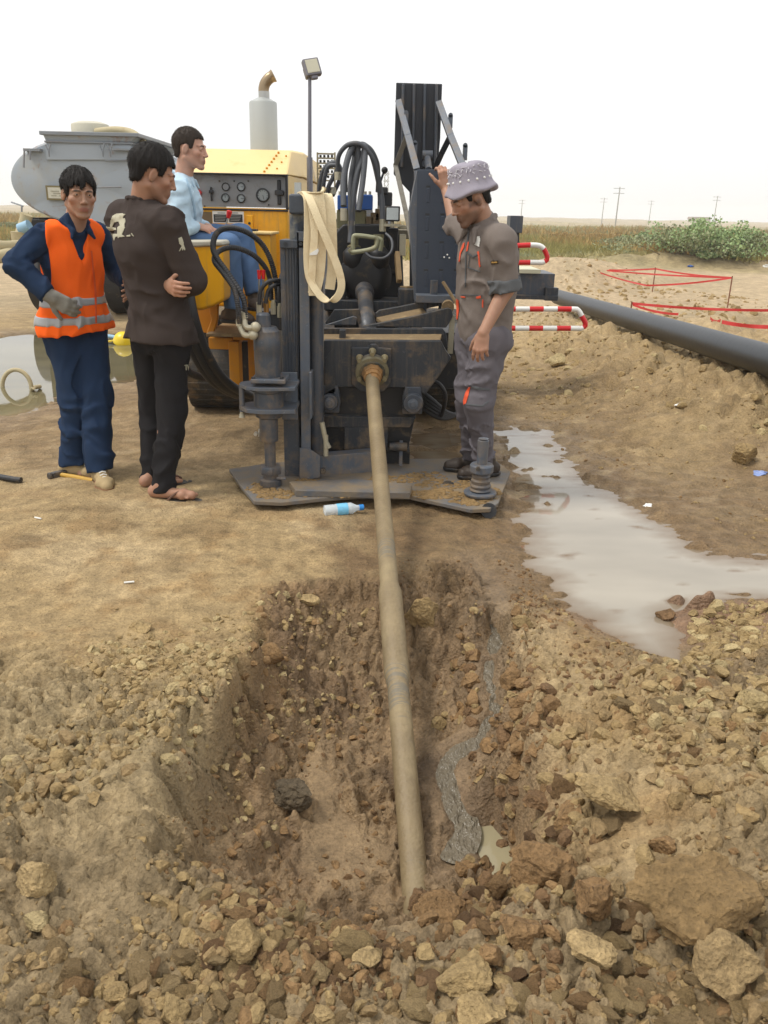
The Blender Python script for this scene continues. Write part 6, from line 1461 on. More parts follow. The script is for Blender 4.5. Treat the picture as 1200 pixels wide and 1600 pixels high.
def shoe(p, ank, toe, m, msole, z0, name='shoe', r=.045, k=1.0):
    a = V3(*ank); t = V3(*toe); d = nrm((t - a) * V3(1, 1, 0)); sd = np.cross(d, V3(0, 0, 1)); heel = a * V3(1, 1, 0) - d * .055 + V3(0, 0, z0); tip = t * V3(1, 1, 0) + V3(0, 0, z0)
    g = Sdf(np.minimum(heel, tip) - .09, np.maximum(heel, tip) + V3(.09, .09, .17), .0045); z = V3(0, 0, 1)
    g.cone(heel + z * .045, tip + z * .030 - d * .03, .040 * k, .032 * k, .02); mid = heel * .32 + tip * .68
    g.cone(mid - sd * .020 + z * .036, mid + sd * .018 + z * .036, .033 * k, .033 * k, .02); g.cone(heel + d * .045 + z * .055, heel * .62 + tip * .38 + z * .060, .042 * k, .034 * k, .02)
    g.cone(heel + d * .035 + z * .07, heel + d * .045 + z * .105, .044 * k, .046 * k, .015); g.cut(V3(0, 0, z0 + .018), (0, 0, -1)); g.cut(V3(0, 0, z0 + .115), (0, 0, 1))
    o = p.part(g, name, m, wrinkles(.0015, 30, 3))
    g = Sdf(np.minimum(heel, tip) - .09, np.maximum(heel, tip) + V3(.09, .09, .08), .0045)
    g.cone(heel + z * .02, tip + z * .02 - d * .03, .045 * k, .037 * k, .015); g.cone(mid - sd * .020 + z * .02, mid + sd * .018 + z * .02, .039 * k, .039 * k, .02)
    g.cut(V3(0, 0, z0 + .002), (0, 0, -1)); g.cut(V3(0, 0, z0 + .024), (0, 0, 1))
    me, v = g.mesh('sole'); so_ = link('sole', me, msole, o, True); return o
def sleeve(g, J, q, r0, r1, r2, end=.93, k=.02, low=None):
    g.cone(J['sh' + q], J['el' + q], r0, r1, k)
    w = J['el' + q] * (1 - end) + J['wr' + q] * end; d = nrm(J['wr' + q] - J['el' + q])
    g.cone(J['el' + q], w + d * .03, r1, r2, k, None, 'add', (w, d))

# ======================================================= person 1: orange vest, navy work suit
J = dict(f=nrm((.72, -.69, 0)))
J['head'] = A3(124, 303, 4.50); J['neck'] = A3(117, 354, 4.54)
J['shR'] = A3(66, 372, 4.46); J['shL'] = A3(152, 367, 4.66); J['chest'] = A3(112, 405, 4.56); J['belly'] = A3(112, 450, 4.56); J['pel'] = A3(118, 494, 4.56)
J['elR'] = A3(24, 411, 4.36); J['wrR'] = A3(78, 462, 4.33)
J['elL'] = A3(184, 425, 4.80); J['wrL'] = A3(200, 440, 4.62)
J['hipR'] = A3(98, 512, 4.53); J['hipL'] = A3(138, 510, 4.62); J['knR'] = A3(118, 620, 4.50); J['knL'] = A3(150, 612, 4.50)
gR = gnd(116, 744); gL = gnd(158, 756)
J['anR'] = np.array([gR.x, gR.y, .085]); J['anL'] = np.array([gL.x, gL.y, .085]); J['toeR'] = J['anR'] + nrm((.95, -.25, 0)) * .16 - V3(0, 0, .06); J['toeL'] = J['anL'] + nrm((.50, -.85, 0)) * .17 - V3(0, 0, .06)
H = frame((.52, -.84, -.10), (0.02, 0, 1))
p1 = Person('young man in orange reflective vest over navy work clothes, gloved hand on hip', J, H, 1.0, (.36, .205, .135))
p1.gaze = (-.12, 0)
gl = dict(w=J['wrR'], fwd=(.72, .10, -.45), palm=(.2, .9, -.1), side=-1, curl=(.38, .42, .46, .5), sc=1.0, th=(.9, .1, .2), spread=.03)
p1.body([gl, dict(w=J['wrL'], fwd=(.3, -.8, -.3), palm=(-.8, 0, 0), side=1, curl=(.4,) * 4)], stubble=.0)
hairstyle(p1, M_hair, .014, brow=.045, bang=lambda x: .050 - .010 * np.sin(x * 120 + 1) - .16 * x, seed=2, amp=.007, nape=-.055, side=-.03)
M_navy = cloth_mat('navy_cotton', srgb(30, 48, 74), .16)
g = p1.grid(.0065); torso(g, J, .002)
for q in 'LR': sleeve(g, J, q, .062, .062, .046, .95)
g.cone(J['neck'] - V3(0, 0, .02), J['neck'] + V3(0, 0, .02), .066, .064, .015)
g.cone(J['neck'] + V3(0, 0, .045) + J['f'] * .055, J['neck'] - V3(0, 0, .07) + J['f'] * .105, .030, .018, .008, None, 'sub'); g.cut(J['pel'] - V3(0, 0, .02), (0, 0, -1))
sh_ = p1.part(g, 'shirt', M_navy, wrinkles(.0095, 11, 4))
g = Sdf(J['neck'] - .14, J['neck'] + .14, .0045); nk = J['neck']; 
for sg in (-1, 1):
    a = nk + V3(0, 0, .035) - J['f'] * .055; sd = np.cross(J['f'], V3(0, 0, 1)) * sg
    g.cone(a, nk + sd * .066 + V3(0, 0, .028), .012, .012, .01, None); g.cone(nk + sd * .066 + V3(0, 0, .028), nk + sd * .045 + J['f'] * .066 - V3(0, 0, .020), .013, .014, .01); g.cone(nk + sd * .045 + J['f'] * .066 - V3(0, 0, .02), nk + sd * .062 + J['f'] * .082 - V3(0, 0, .055), .014, .008, .01)
p1.part(g, 'collar', M_navy)
g = p1.grid(.0065)
for q in 'LR':
    g.cone(J['hip' + q], J['kn' + q], .100, .084, .02); e = J['an' + q] * V3(1, 1, 0) + V3(0, 0, .075); g.cone(J['kn' + q], e - V3(0, 0, .05), .086, .072, .02, None, 'add', (e, (0.1, -.1, -1)))
g.cone(J['hipL'], J['hipR'], .108, .108, .03, (J['f'], .95)); g.cone(J['pel'] + V3(0, 0, .02), J['pel'], .125, .130, .03, (J['f'], .8)); g.cut(J['pel'] + V3(0, 0, .02), (0, 0, 1))
p1.part(g, 'trousers', M_navy, wrinkles(.0115, 8.5, 8, (1, 1, .8)))
def orange_vest(inf, zlo=None, zhi=None, dx=.006):
    g = p1.grid(dx); torso(g, J, .0185 + inf); f = J['f']; sd = np.cross(f, V3(0, 0, 1)); 
    g.cone(J['belly'], J['pel'], .158 + inf, .180 + inf, .03, (f, .80)); g.cone(J['pel'], J['pel'] - V3(0, 0, .12), .180 + inf, .198 + inf, .03, (f, .84)); g.cone(J['hipL'], J['hipR'], .138 + inf, .138 + inf, .03)
    for q, sg in (('R', 1), ('L', -1)):
        s0 = J['sh' + q] + sd * sg * .065
        g.cone(s0 + V3(0, 0, .12), s0 - V3(0, 0, .20) + sd * sg * .02, .085, .095, .0, (f, 1.25), 'sub')
    n0 = J['neck'] + V3(0, 0, .03)
    g.cone(n0 + V3(0, 0, .03), n0 - f * .0 - V3(0, 0, .01), .085, .080, 0, None, 'sub'); g.cone(n0 + f * .10, J['chest'] + f * .14 - V3(0, 0, .03), .068, .006, .0, (f, 2.2), 'sub')
    g.cut(J['pel'] - V3(0, 0, .085), (.08, .02, -1))
    if zlo is not None: g.cut(V3(0, 0, zlo), (0.03, 0, -1)); g.cut(V3(0, 0, zhi), (-.03, 0, 1))
    return g
vest = p1.part(orange_vest(0), 'vest', cloth_mat('orange_hi_vis', (.95, .135, .012, 1), .08), wrinkles(.0085, 8, 14, (1, 1, .7)))
c0_ = lambda L_: [(x / 3.636, 180 + y / 3.636) for x, y in L_]
p1.decal(vest, [c0_([(512, 770), (520, 770), (545, 1000), (548, 1180), (540, 1180), (534, 1000)])], mat('vest_zip', (.70, .09, .012, 1), .6), 'zip', .004, 1.5)
M_refl = mat('reflective_tape', srgb(158, 160, 162), .45, .25, .10, 8)
zb1 = at(110, 456, 4.5).z; zb2 = at(110, 485, 4.5).z
for zc in (zb1, zb2):
    o = p1.part(orange_vest(.0035, zc - .027, zc + .027), 'reflective_band', M_refl, wrinkles(.0085, 8, 14, (1, 1, .7))); o.parent = vest; o.matrix_parent_inverse = Matrix.Identity(4); p1 if 0 else None
g = Sdf(J['wrR'] - .16, J['wrR'] + .16, .0042); kw_ = dict(gl); hand(g, kw_['w'], kw_['fwd'], kw_['palm'], -1, kw_['curl'], 1.10, .03, .012, kw_['th']); g.cone(J['wrR'] - nrm(gl['fwd']) * .03, J['wrR'] + nrm(gl['fwd']) * .02, .036, .034, .01)
g.F -= .0022
p1.part(g, 'glove', cloth_mat('grey_glove', srgb(128, 126, 118), .2, 300, .8, 30), wrinkles(.002, 30, 3))
M_suede = cloth_mat('muddy_suede', srgb(168, 148, 112), .2, 200, .9, 20); M_gum = mat('gum_sole', srgb(120, 84, 52), .7, 0, .2, 20, .2, 60)
for q in 'RL':
    so1 = shoe(p1, J['an' + q], J['toe' + q] + nrm(J['toe' + q] - J['an' + q]) * .02, M_suede, M_gum, 0.0)
    d = nrm((J['toe' + q] - J['an' + q]) * V3(1, 1, 0)); sd = np.cross(d, V3(0, 0, 1)); b = MB()
    for i in range(4): c0 = J['an' + q] * V3(1, 1, 0) + d * (.045 + .022 * i) + V3(0, 0, .098 - .009 * i); b.tube([c0 - sd * .018 - V3(0, 0, .004), c0 + V3(0, 0, .003), c0 + sd * .018 - V3(0, 0, .004)], .0032, 6)
    b.build('laces', M_white, so1)
# ======================================================= person 2: brown fleece, seen from behind
J = dict(f=nrm((.72, .69, 0)))
J['head'] = A3(240, 272, 4.20); J['neck'] = A3(222, 322, 4.22)
J['shR'] = A3(262, 350, 4.10); J['shL'] = A3(192, 342, 4.36); J['chest'] = A3(227, 385, 4.23); J['belly'] = A3(240, 440, 4.25); J['pel'] = A3(250, 500, 4.27)
J['elR'] = A3(300, 438, 4.12); J['wrR'] = A3(262, 452, 4.34); J['elL'] = A3(218, 430, 4.48); J['wrL'] = A3(274, 428, 4.40)
J['hipR'] = A3(266, 528, 4.22); J['hipL'] = A3(237, 528, 4.34); J['knR'] = A3(270, 640, 4.20); J['knL'] = A3(240, 636, 4.38)
gR = gnd(252, 783); gL = gnd(238, 765)
J['anR'] = np.array([gR.x, gR.y, .085]); J['anL'] = np.array([gL.x, gL.y, .085]); J['toeR'] = J['anR'] + nrm((.97, -.12, 0)) * .20 - V3(0, 0, .065); J['toeL'] = J['anL'] + nrm((.8, .5, 0)) * .16 - V3(0, 0, .065)
H = frame((.90, .36, -.30), (.12, 0, 1))
p2 = Person('man seen from behind in dark brown fleece, black sweatpants and flip flops', J, H, 1.04, (.37, .20, .13))
hl2 = dict(w=A3(262, 446, 4.10), fwd=(.55, -.62, -.10), palm=(.6, .6, 0), side=1, curl=(.45, .48, .5, .52), sc=1.0, spread=.03)
J2 = dict(J); J['wrL'] = A3(258, 444, 4.16)
p2.open = .4; p2.bare = True
p2.body([hl2, dict(w=J['wrR'], fwd=(-.6, .3, .1), palm=(0, -1, 0), side=1, curl=(.3,) * 4)], stubble=.25)
hairstyle(p2, M_hair, .013, brow=.056, side=.0, nape=-.052, seed=9, amp=.005)
M_fleece = cloth_mat('dark_brown_fleece', srgb(62, 54, 51), .10, 260, .95)
g = p2.grid(.0065); torso(g, J, .026, dep=.74)
for q in 'R': sleeve(g, J, q, .078, .068, .05, .9)
g.cone(J['shL'], J['elL'], .076, .066, .02); g.cone(J['elL'], A3(248, 440, 4.24), .064, .046, .02)
g.cone(J['chest'], J['pel'] - V3(0, 0, .04), .168, .150, .03, (J['f'], .74)); g.cone(J['pel'], J['pel'] - V3(0, 0, .12), .172, .186, .03, (J['f'], .86)); g.cone(J['hipL'], J['hipR'], .140, .140, .03)
g.cone(J['neck'] - V3(0, 0, .03), J['neck'] + V3(0, 0, .03), .073, .068, .015, None, 'add', (J['neck'] + V3(0, 0, .028) , (.15, .1, 1)))
g.cut(A3(250, 532, 4.25), (-.04, 0, -1))
fl_ = p2.part(g, 'fleece', M_fleece, wrinkles(.0095, 8, 24, (1, 1, 1.2)))
g = Sdf(J['neck'] - .12, J['neck'] + .12, .0045); sd = np.cross(J['f'], V3(0, 0, 1)); prev = None
for i in range(13):
    t = math.pi * 2 * i / 12; q = J['neck'] + V3(0, 0, .028) + (sd * math.cos(t) + J['f'] * math.sin(t)) * .066 + V3(0, 0, .008 * -math.sin(t))
    if prev is not None: g.cone(prev, q, .011, .011, .006, None)
    prev = q
p2.part(g, 'collar', M_fleece)
g = p2.grid(.0065)
for q in 'LR':
    g.cone(J['hip' + q], J['kn' + q], .098, .076, .02); e = J['an' + q] * V3(1, 1, 0) + V3(0, 0, .055); g.cone(J['kn' + q], e - V3(0, 0, .05), .078, .056, .02, None, 'add', (e, (0, 0, -1)))
g.cone(J['hipL'], J['hipR'], .106, .106, .03); g.cut(J['pel'] + V3(0, 0, .0), (0, 0, 1))
M_swt = cloth_mat('black_jersey', srgb(33, 32, 34), .15, 260)
sw_ = p2.part(g, 'sweatpants', M_swt, wrinkles(.0100, 8.5, 28, (1, 1, .9)))
M_print = mat('faded_cream_print', srgb(172, 168, 146), .8, 0, .25, 40)
c1 = lambda L_: [(x / 3.636, 180 + y / 3.636) for x, y in L_]
p2.decal(fl_, [c1([(640, 575), (665, 560), (718, 562), (700, 580), (712, 640), (690, 690), (672, 700), (668, 640), (684, 628), (676, 605), (652, 610), (638, 640), (628, 632), (632, 595)]),
    c1([(600, 632), (660, 640), (664, 655), (604, 654)]), c1([(622, 672), (690, 676), (714, 690), (690, 694), (660, 690), (650, 716), (644, 692), (624, 684)]), c1([(690, 590), (712, 586), (716, 606), (700, 640), (688, 640), (694, 610)]), c1([(720, 684), (742, 680), (742, 690), (722, 692)]), c1([(748, 668), (764, 690), (758, 692), (746, 674)])], M_print, 'back_print')
p2.decal(fl_, [c1([(1012, 700), (1030, 692), (1040, 715), (1046, 755), (1036, 772), (1030, 742), (1018, 730)]), c1([(1040, 740), (1020, 775), (1016, 772), (1032, 742)]), c1([(1044, 740), (1052, 765), (1046, 768), (1040, 745)])], M_print, 'sleeve_print')
c2 = lambda L_: [(x / 3.529, 480 + y / 3.529) for x, y in L_]
p2.decal(sw_, [c2([(1016, 318), (1030, 316), (1030, 322), (1026, 322), (1027, 348), (1022, 348), (1021, 323), (1016, 324)]), c2([(1032, 316), (1036, 330), (1040, 314), (1044, 314), (1039, 336), (1040, 348), (1036, 348), (1034, 336), (1029, 318)])], M_print, 'leg_print', step=1.2)
for q in 'RL':
    d = nrm((J['toe' + q] - J['an' + q]) * V3(1, 1, 0)); sd = np.cross(d, V3(0, 0, 1)); a = J['an' + q] * V3(1, 1, 0)
    pts = []
    for i in range(28):
        t = 2 * math.pi * i / 28; u = math.cos(t); w = math.sin(t); wd = .042 * (1 + .18 * u); pts.append(Vector(tuple(a + d * (.085 + .142 * u) + sd * w * wd + V3(0, 0, .003))))
    b = MB(); b.prism(pts, (0, 0, .017)); fo = b.build('flip_flop', mat('dark_rubber_sole', srgb(62, 56, 50), .7, 0, .15), p2.root, bevel=.003)
    b = MB(); tt = a + d * .165 + V3(0, 0, .045)
    for sg in (-1, 1): b.tube(spline([tt, a + d * .11 + sd * sg * .022 + V3(0, 0, .066), a + d * .05 + sd * sg * .040 + V3(0, 0, .02)], 6), .006, 8)
    b.tube([tt, tt - V3(0, 0, .04)], .005, 8); b.build('thong', mat('brown_strap', srgb(96, 68, 52), .6), fo)
J['fzR'] = J['fzL'] = 0
# ======================================================= person 3: light blue shirt, seated at the rig
J = dict(f=nrm((1, -.05, 0)))
J['head'] = A3(298, 233, 5.42); J['neck'] = A3(286, 280, 5.44)
J['shR'] = A3(280, 303, 5.26); J['shL'] = A3(286, 296, 5.62); J['chest'] = A3(284, 320, 5.44); J['belly'] = A3(284, 350, 5.44); J['pel'] = A3(280, 382, 5.44)
J['elR'] = A3(283, 357, 5.20); J['wrR'] = A3(306, 352, 5.30); J['elL'] = A3(292, 350, 5.66); J['wrL'] = A3(326, 356, 5.50)
J['hipR'] = A3(284, 380, 5.36); J['hipL'] = A3(284, 378, 5.54); J['knR'] = A3(358, 384, 5.30); J['knL'] = A3(376, 368, 5.50)
J['anR'] = A3(366, 484, 5.30); J['anL'] = A3(399, 462, 5.42); J['toeR'] = J['anR'] + V3(.13, -.06, -.06); J['toeL'] = J['anL'] + V3(.03, -.15, -.10)
H = frame((.97, -.12, -.06), (0, 0, 1))
zf = at(360, 520, 5.36).z
J['fzR'] = J['anR'][2] - .085; J['fzL'] = J['anL'][2] - .085
p3 = Person('man in light blue shirt and jeans sitting on the yellow seat box', J, H, .98, (.50, .29, .21), zf)
p3.lo[2] = min(J['toeR'][2], J['toeL'][2]) - .1
p3.open = .6
p3.body([dict(w=J['wrR'], fwd=(.85, .05, -.25), palm=(0, .3, -.9), side=1, curl=(.32, .4, .45, .5)), dict(w=J['wrL'], fwd=(.7, -.5, -.2), palm=(0, 0, -1), side=-1, curl=(.3,) * 4)], stubble=.18)
hairstyle(p3, M_hairb, .008, brow=.062, side=.0, nape=-.05, seed=15, amp=.003)
M_shirt = cloth_mat('light_blue_cotton', srgb(182, 206, 222), .06, 500)
g = p3.grid(.0065, lo=p3.lo, hi=p3.hi); torso(g, J, .016)
for q in 'LR': sleeve(g, J, q, .070, .056, .040, .92)
g.cone(J['neck'] - V3(0, 0, .03), J['neck'] + V3(0, 0, .0), .066, .062, .015); g.cut(J['pel'] - V3(0, 0, .02), (0, 0, -1))
sh3 = p3.part(g, 'shirt', M_shirt, wrinkles(.0105, 10.5, 34, (1, 1, 1.1)))
p3.decal(sh3, [[(290, 279), (292.5, 279), (299, 300), (305, 325), (307, 345), (304, 345), (302, 325), (296, 301)]], mat('shirt_placket', srgb(150, 178, 198), .85), 'placket', .002, 1.5)
g = Sdf(J['neck'] - .12, J['neck'] + .12, .0045); nk = J['neck']; f = J['f']; sd0 = np.cross(f, V3(0, 0, 1))
for sg in (-1, 1):
    sd = sd0 * sg; g.cone(nk + V3(0, 0, .045) - f * .058, nk + sd * .060 + V3(0, 0, .022), .010, .011, .008); g.cone(nk + sd * .060 + V3(0, 0, .022), nk + sd * .03 + f * .066 - V3(0, 0, .010), .012, .012, .008); g.cone(nk + sd * .03 + f * .066 - V3(0, 0, .01), nk + sd * .05 + f * .085 - V3(0, 0, .045), .012, .005, .008)
p3.part(g, 'collar', M_shirt)
g = p3.grid(.0065, lo=p3.lo, hi=p3.hi)
for q in 'LR':
    e = J['an' + q] + V3(0, 0, .01); d = nrm(J['an' + q] - J['kn' + q]); g.cone(J['hip' + q], J['kn' + q], .098, .072, .02); g.cone(J['kn' + q], e + d * .05, .072, .062, .02, None, 'add', (e, d))
g.cone(J['hipL'], J['hipR'], .104, .104, .03)
p3.part(g, 'jeans', cloth_mat('washed_denim', srgb(84, 110, 146), .35, 380, .9, 9), wrinkles(.0065, 9.5, 38, (1, 1, 1)))
for q in 'RL':
    a = J['an' + q]; t = J['toe' + q]; z = J['fz' + q]
    shoe(p3, a, t, mat('brown_work_boot', srgb(70, 58, 48), .7, 0, .3, 25, .3, 60, MUDC, .3, 12) if 'brown_work_boot' not in bpy.data.materials else bpy.data.materials['brown_work_boot'], M_black, z, 'boot', k=1.08)
# ======================================================= person 4: grey work suit and bucket hat
ZP = Z0 + .022
J = dict(f=nrm((-.86, -.50, 0)))
J['head'] = A3(734, 312, 4.38); J['neck'] = A3(757, 352, 4.42)
J['shL'] = A3(782, 378, 4.26); J['shR'] = A3(738, 368, 4.58); J['chest'] = A3(762, 405, 4.43); J['belly'] = A3(760, 450, 4.44); J['pel'] = A3(757, 500, 4.45)
J['elL'] = A3(790, 452, 4.26); J['wrL'] = A3(755, 520, 4.17); J['elR'] = A3(712, 348, 4.72); J['wrR'] = A3(697, 296, 4.84)
J['hipL'] = A3(766, 530, 4.38); J['hipR'] = A3(744, 528, 4.50); J['knL'] = A3(748, 628, 4.32); J['knR'] = A3(735, 622, 4.44)
gL = gnd(757, 744, ZP); gR = gnd(738, 734, ZP)
J['anL'] = np.array([gL.x, gL.y, ZP + .085]); J['anR'] = np.array([gR.x, gR.y, ZP + .085]); J['toeL'] = J['anL'] + nrm((-.9, -.42, 0)) * .17 - V3(0, 0, .06); J['toeR'] = J['anR'] + nrm((-.97, -.18, 0)) * .17 - V3(0, 0, .06)
H = frame((-.86, -.30, -.38), (-.2, 0, 1))
p4 = Person('man in grey work suit and bucket hat looking down, hand on the ramp plate', J, H, 1.02, (.37, .205, .135), ZP)
hr = dict(w=J['wrR'], fwd=(-.12, .05, .95), palm=(-.35, .9, .1), side=1, curl=(.62, .66, .70, .74), sc=1.02, th=(.9, .0, .3), spread=.03)
hl_ = dict(w=J['wrL'], fwd=(-.10, -.12, -.95), palm=(.30, .85, 0), side=-1, curl=(.35, .42, .46, .5), sc=1.02, th=(.5, .3, .3))
p4.open = .15
p4.body([hr, hl_], stubble=.8)
hairstyle(p4, M_hair, .005, brow=.052, side=-.004, nape=-.045, seed=19, amp=.003)
M_grey = cloth_mat('grey_twill', srgb(117, 108, 102), .10, 420); M_greyd = cloth_mat('dark_grey_twill', srgb(90, 92, 94), .10, 420); M_or = mat('orange_piping', srgb(212, 82, 46), .7)
M_trs = cloth_mat('grey_violet_twill', srgb(99, 95, 100), .10, 420)
g = p4.grid(.0065, lo=p4.lo, hi=p4.hi); torso(g, J, .016, dep=.82)
g.cone(J['chest'], J['belly'], .166, .165, .03, (J['f'], .82)); g.cone(J['belly'], J['pel'] - V3(0, 0, .05), .168, .160, .03, (J['f'], .84))
g.cone(J['shL'], J['elL'], .074, .070, .02, None, 'add', (J['elL'] * .97 + J['shL'] * .03, nrm(J['elL'] - J['shL'])))
g.cone(J['shR'], J['elR'], .078, .064, .02)
g.cone(J['neck'] - V3(0, 0, .03), J['neck'] + V3(0, 0, .01), .075, .068, .015); g.cut(A3(757, 540, 4.45), (.12, 0, -1))
jk = p4.part(g, 'jacket', M_grey, wrinkles(.0120, 8.5, 44, (1, 1, 1.0)))
g = Sdf(J['elL'] - .16, J['elL'] + .16, .0055); d = nrm(J['elL'] - J['shL']); e = J['elL']
g.cone(e - d * .045, e + d * .012, .080, .084, .01, None, 'add', [(e + d * .014, d), (e - d * .05, -d)]); cu = p4.part(g, 'rolled_cuff', M_greyd, wrinkles(.006, 16, 3))
g = Sdf(J['neck'] - .15, J['neck'] + .15, .0048); nk = J['neck']; f = J['f']; sd0 = np.cross(f, V3(0, 0, 1))
for sg in (-1, 1):
    sd = sd0 * sg; g.cone(nk + V3(0, 0, .045) - f * .062, nk + sd * .066 + V3(0, 0, .02), .014, .014, .01); g.cone(nk + sd * .066 + V3(0, 0, .02), nk + sd * .04 + f * .085 - V3(0, 0, .025), .016, .016, .01); g.cone(nk + sd * .04 + f * .085 - V3(0, 0, .025), nk + sd * .072 + f * .11 - V3(0, 0, .085), .017, .007, .01)
p4.part(g, 'collar', M_grey)
c7 = lambda L_: [(660 + x / 5.928, 230 + y / 5.926) for x, y in L_]
p4.decal(jk, [c7([(490, 830), (536, 825), (540, 860), (530, 925), (505, 915), (478, 900)])], M_white, 'name_tag', .004)
p4.decal(jk, [c7([(640, 1050), (704, 1046), (706, 1078), (642, 1086)])], mat('sleeve_badge', srgb(58, 46, 34), .6), 'sleeve_badge', .004, 1.5)
p4.decal(jk, [c7([(650, 1058), (698, 1056), (698, 1068), (650, 1072)])], mat('badge_text', srgb(190, 150, 80), .6), 'badge_text', .006, 1.0)
p4.decal(jk, [c7([(378, 900), (398, 880), (390, 930), (362, 985), (350, 1060), (342, 1060), (350, 980)]), c7([(425, 880), (436, 878), (424, 960), (408, 968), (414, 930)]), c7([(508, 970), (526, 960), (540, 1100), (530, 1115), (522, 1030)]), c7([(360, 1380), (400, 1382), (402, 1396), (362, 1392)]), c7([(500, 1384), (545, 1372), (546, 1398), (502, 1402)]), c7([(556, 1410), (568, 1410), (566, 1490), (554, 1480)]), c7([(318, 1400), (340, 1420), (345, 1500), (330, 1599), (316, 1590), (322, 1500)])], M_or, 'orange_trim', .004, 2.0)
p4.decal(jk, [c7([(420, 960), (470, 1010), (520, 980), (524, 990), (472, 1026), (418, 985)]), c7([(440, 985), (446, 985), (430, 1110), (424, 1110)]), c7([(424, 1105), (538, 1150), (536, 1160), (422, 1118)]), c7([(360, 1362), (560, 1368), (560, 1376), (360, 1370)]), c7([(428, 760), (440, 762), (412, 1000), (405, 1300), (396, 1300), (400, 1000)])], M_greyd, 'pocket_seams', .003, 2.0)
g = p4.grid(.0065, lo=p4.lo, hi=p4.hi)
for q in 'LR':
    e = J['an' + q] * V3(1, 1, 0) + V3(0, 0, ZP + .06); g.cone(J['hip' + q], J['kn' + q], .108, .080, .02); g.cone(J['kn' + q], e - V3(0, 0, .05), .080, .056, .02, None, 'add', (e, (0, 0, -1)))
g.cone(J['hipL'], J['hipR'], .118, .118, .03); g.cone(J['pel'] + V3(0, 0, .02), J['pel'], .130, .135, .03, (J['f'], .85)); g.cut(J['pel'] + V3(0, 0, .04), (0, 0, 1))
tr_ = p4.part(g, 'trousers', M_trs, wrinkles(.0115, 9, 48, (1, 1, 1.4)))
c8 = lambda L_: [(560 + x / 4.2857, 500 + y / 4.2844) for x, y in L_]
p4.decal(tr_, [c8([(738, 452), (752, 445), (740, 500), (722, 560), (706, 568), (704, 540), (718, 490)])], M_or, 'orange_flash', .003, 2.0)
p4.decal(tr_, [c8([(758, 440), (880, 462), (878, 472), (800, 468), (756, 452)]), c8([(720, 560), (830, 570), (872, 540), (874, 548), (832, 580), (718, 570)])], M_greyd, 'pocket_seams', .003, 2.0)
for q in 'RL': shoe(p4, J['an' + q], J['toe' + q], mat('muddy_black_shoe', srgb(52, 42, 34), .6, 0, .2, 20, .3, 60) if 'muddy_black_shoe' not in bpy.data.materials else bpy.data.materials['muddy_black_shoe'], M_black, ZP)
# hat
Hh = frame((-.90, -.30, -.20), (-.06, 0, 1)); hc = J['head'] + Hh @ V3(0, -.012, .055); b = MB(); rings = []
prof = [(-.036, .140, 0), (-.010, .124, 1), (.018, .105, 1), (.055, .098, 0), (.098, .091, 0), (.112, .078, 0), (.117, .045, 0), (.118, .002, 0), (.108, .002, 0), (.103, .07, 0), (.05, .092, 0), (.012, .102, 0), (-.042, .135, 0)]
for z, r_, _ in prof:
    ring = []
    for k_ in range(64):
        t = 2 * math.pi * k_ / 64; wav = (1 + .03 * math.sin(3 * t + .8) + .02 * math.sin(7 * t)) if z < .03 else (1 + .012 * math.sin(5 * t))
        zz = z + (.010 * math.sin(2 * t + .5) + .006 * math.sin(5 * t) if z < 0 else .004 * math.sin(4 * t) if z > .09 else 0)
        ring.append(Vector(tuple(hc + Hh @ V3(math.cos(t) * r_ * .93 * wav, math.sin(t) * r_ * 1.08 * wav, zz))))
    rings.append(ring)
b.ring_sweep(rings, cap=True)
M_hat = cloth_mat('faded_violet_grey_cotton', srgb(150, 145, 156), .12, 300); hat = b.build('bucket_hat', M_hat, p4.root, smooth=70)
sub = hat.modifiers.new('sub', 'SUBSURF'); sub.levels = 1; sub.render_levels = 2
b = MB()
for k_ in range(16):
    t = 2 * math.pi * k_ / 16; c0 = hc + Hh @ V3(math.cos(t) * .1018 * .93, math.sin(t) * .1018 * 1.08, .036); b.ball(c0, .0062, n=8)
b.build('star_studs', M_white, hat)
rr_ = np.random.default_rng(3); b = MB()
for k_ in range(90):
    t = rr_.uniform(0, 6.28); z = rr_.uniform(.060, .106); r_ = np.interp(z, [.055, .098, .112], [.099, .0918, .079]); c0 = hc + Hh @ V3(math.cos(t) * r_ * .93, math.sin(t) * r_ * 1.08, z); d = rr_.normal(size=3) * .006; o3 = nrm(c0 - hc); d = d - o3 * (d @ o3)
    b.tube([c0 - d, c0 + d], .0016, 5)
b.build('pale_pattern', mat('pale_print', srgb(200, 198, 204), .8), hat)
# ring on the raised hand
# ------------------------------------------------------------------ mud tanker at the left
YT = 11.4
TK = empty('tanker', (at(140, 275, YT).x, YT + 2, 0), 'rust stained blue grey mud tanker with a hopper on top, parked at the left', 'tanker')
M_tank = mat('tanker_paint', srgb(158, 167, 175), .5, .0, .10, 1.6, .08, 20, srgb(170, 160, 134), .35, 1.6, None, .4, 0, srgb(140, 104, 74), .25)
M_tankd = mat('tanker_paint_dark', srgb(128, 134, 140), .5, .0, .15, 2, .1, 20, srgb(130, 104, 78), .35, 3)
M_tan = mat('tan_hose', srgb(176, 164, 130), .75, 0, .12, 6, .2, 60, MUDC, .3, 6)
tc_ = at(140, 284, YT); kt = ppm(140, 284, YT); ra, rb_ = 124 / kt, 64 / kt
b = MB(); rings = []
for y, k_ in ((0, .0), (.0, .96), (.015, .995), (.03, 1.0), (.05, 1.0), (.051, .99), (4.6, .99), (4.62, .6)):
    rings.append([Vector((tc_.x + math.cos(2 * math.pi * q / 72) * ra * max(k_, .01), YT + y, tc_.z + math.sin(2 * math.pi * q / 72) * rb_ * max(k_, .01))) for q in range(72)])
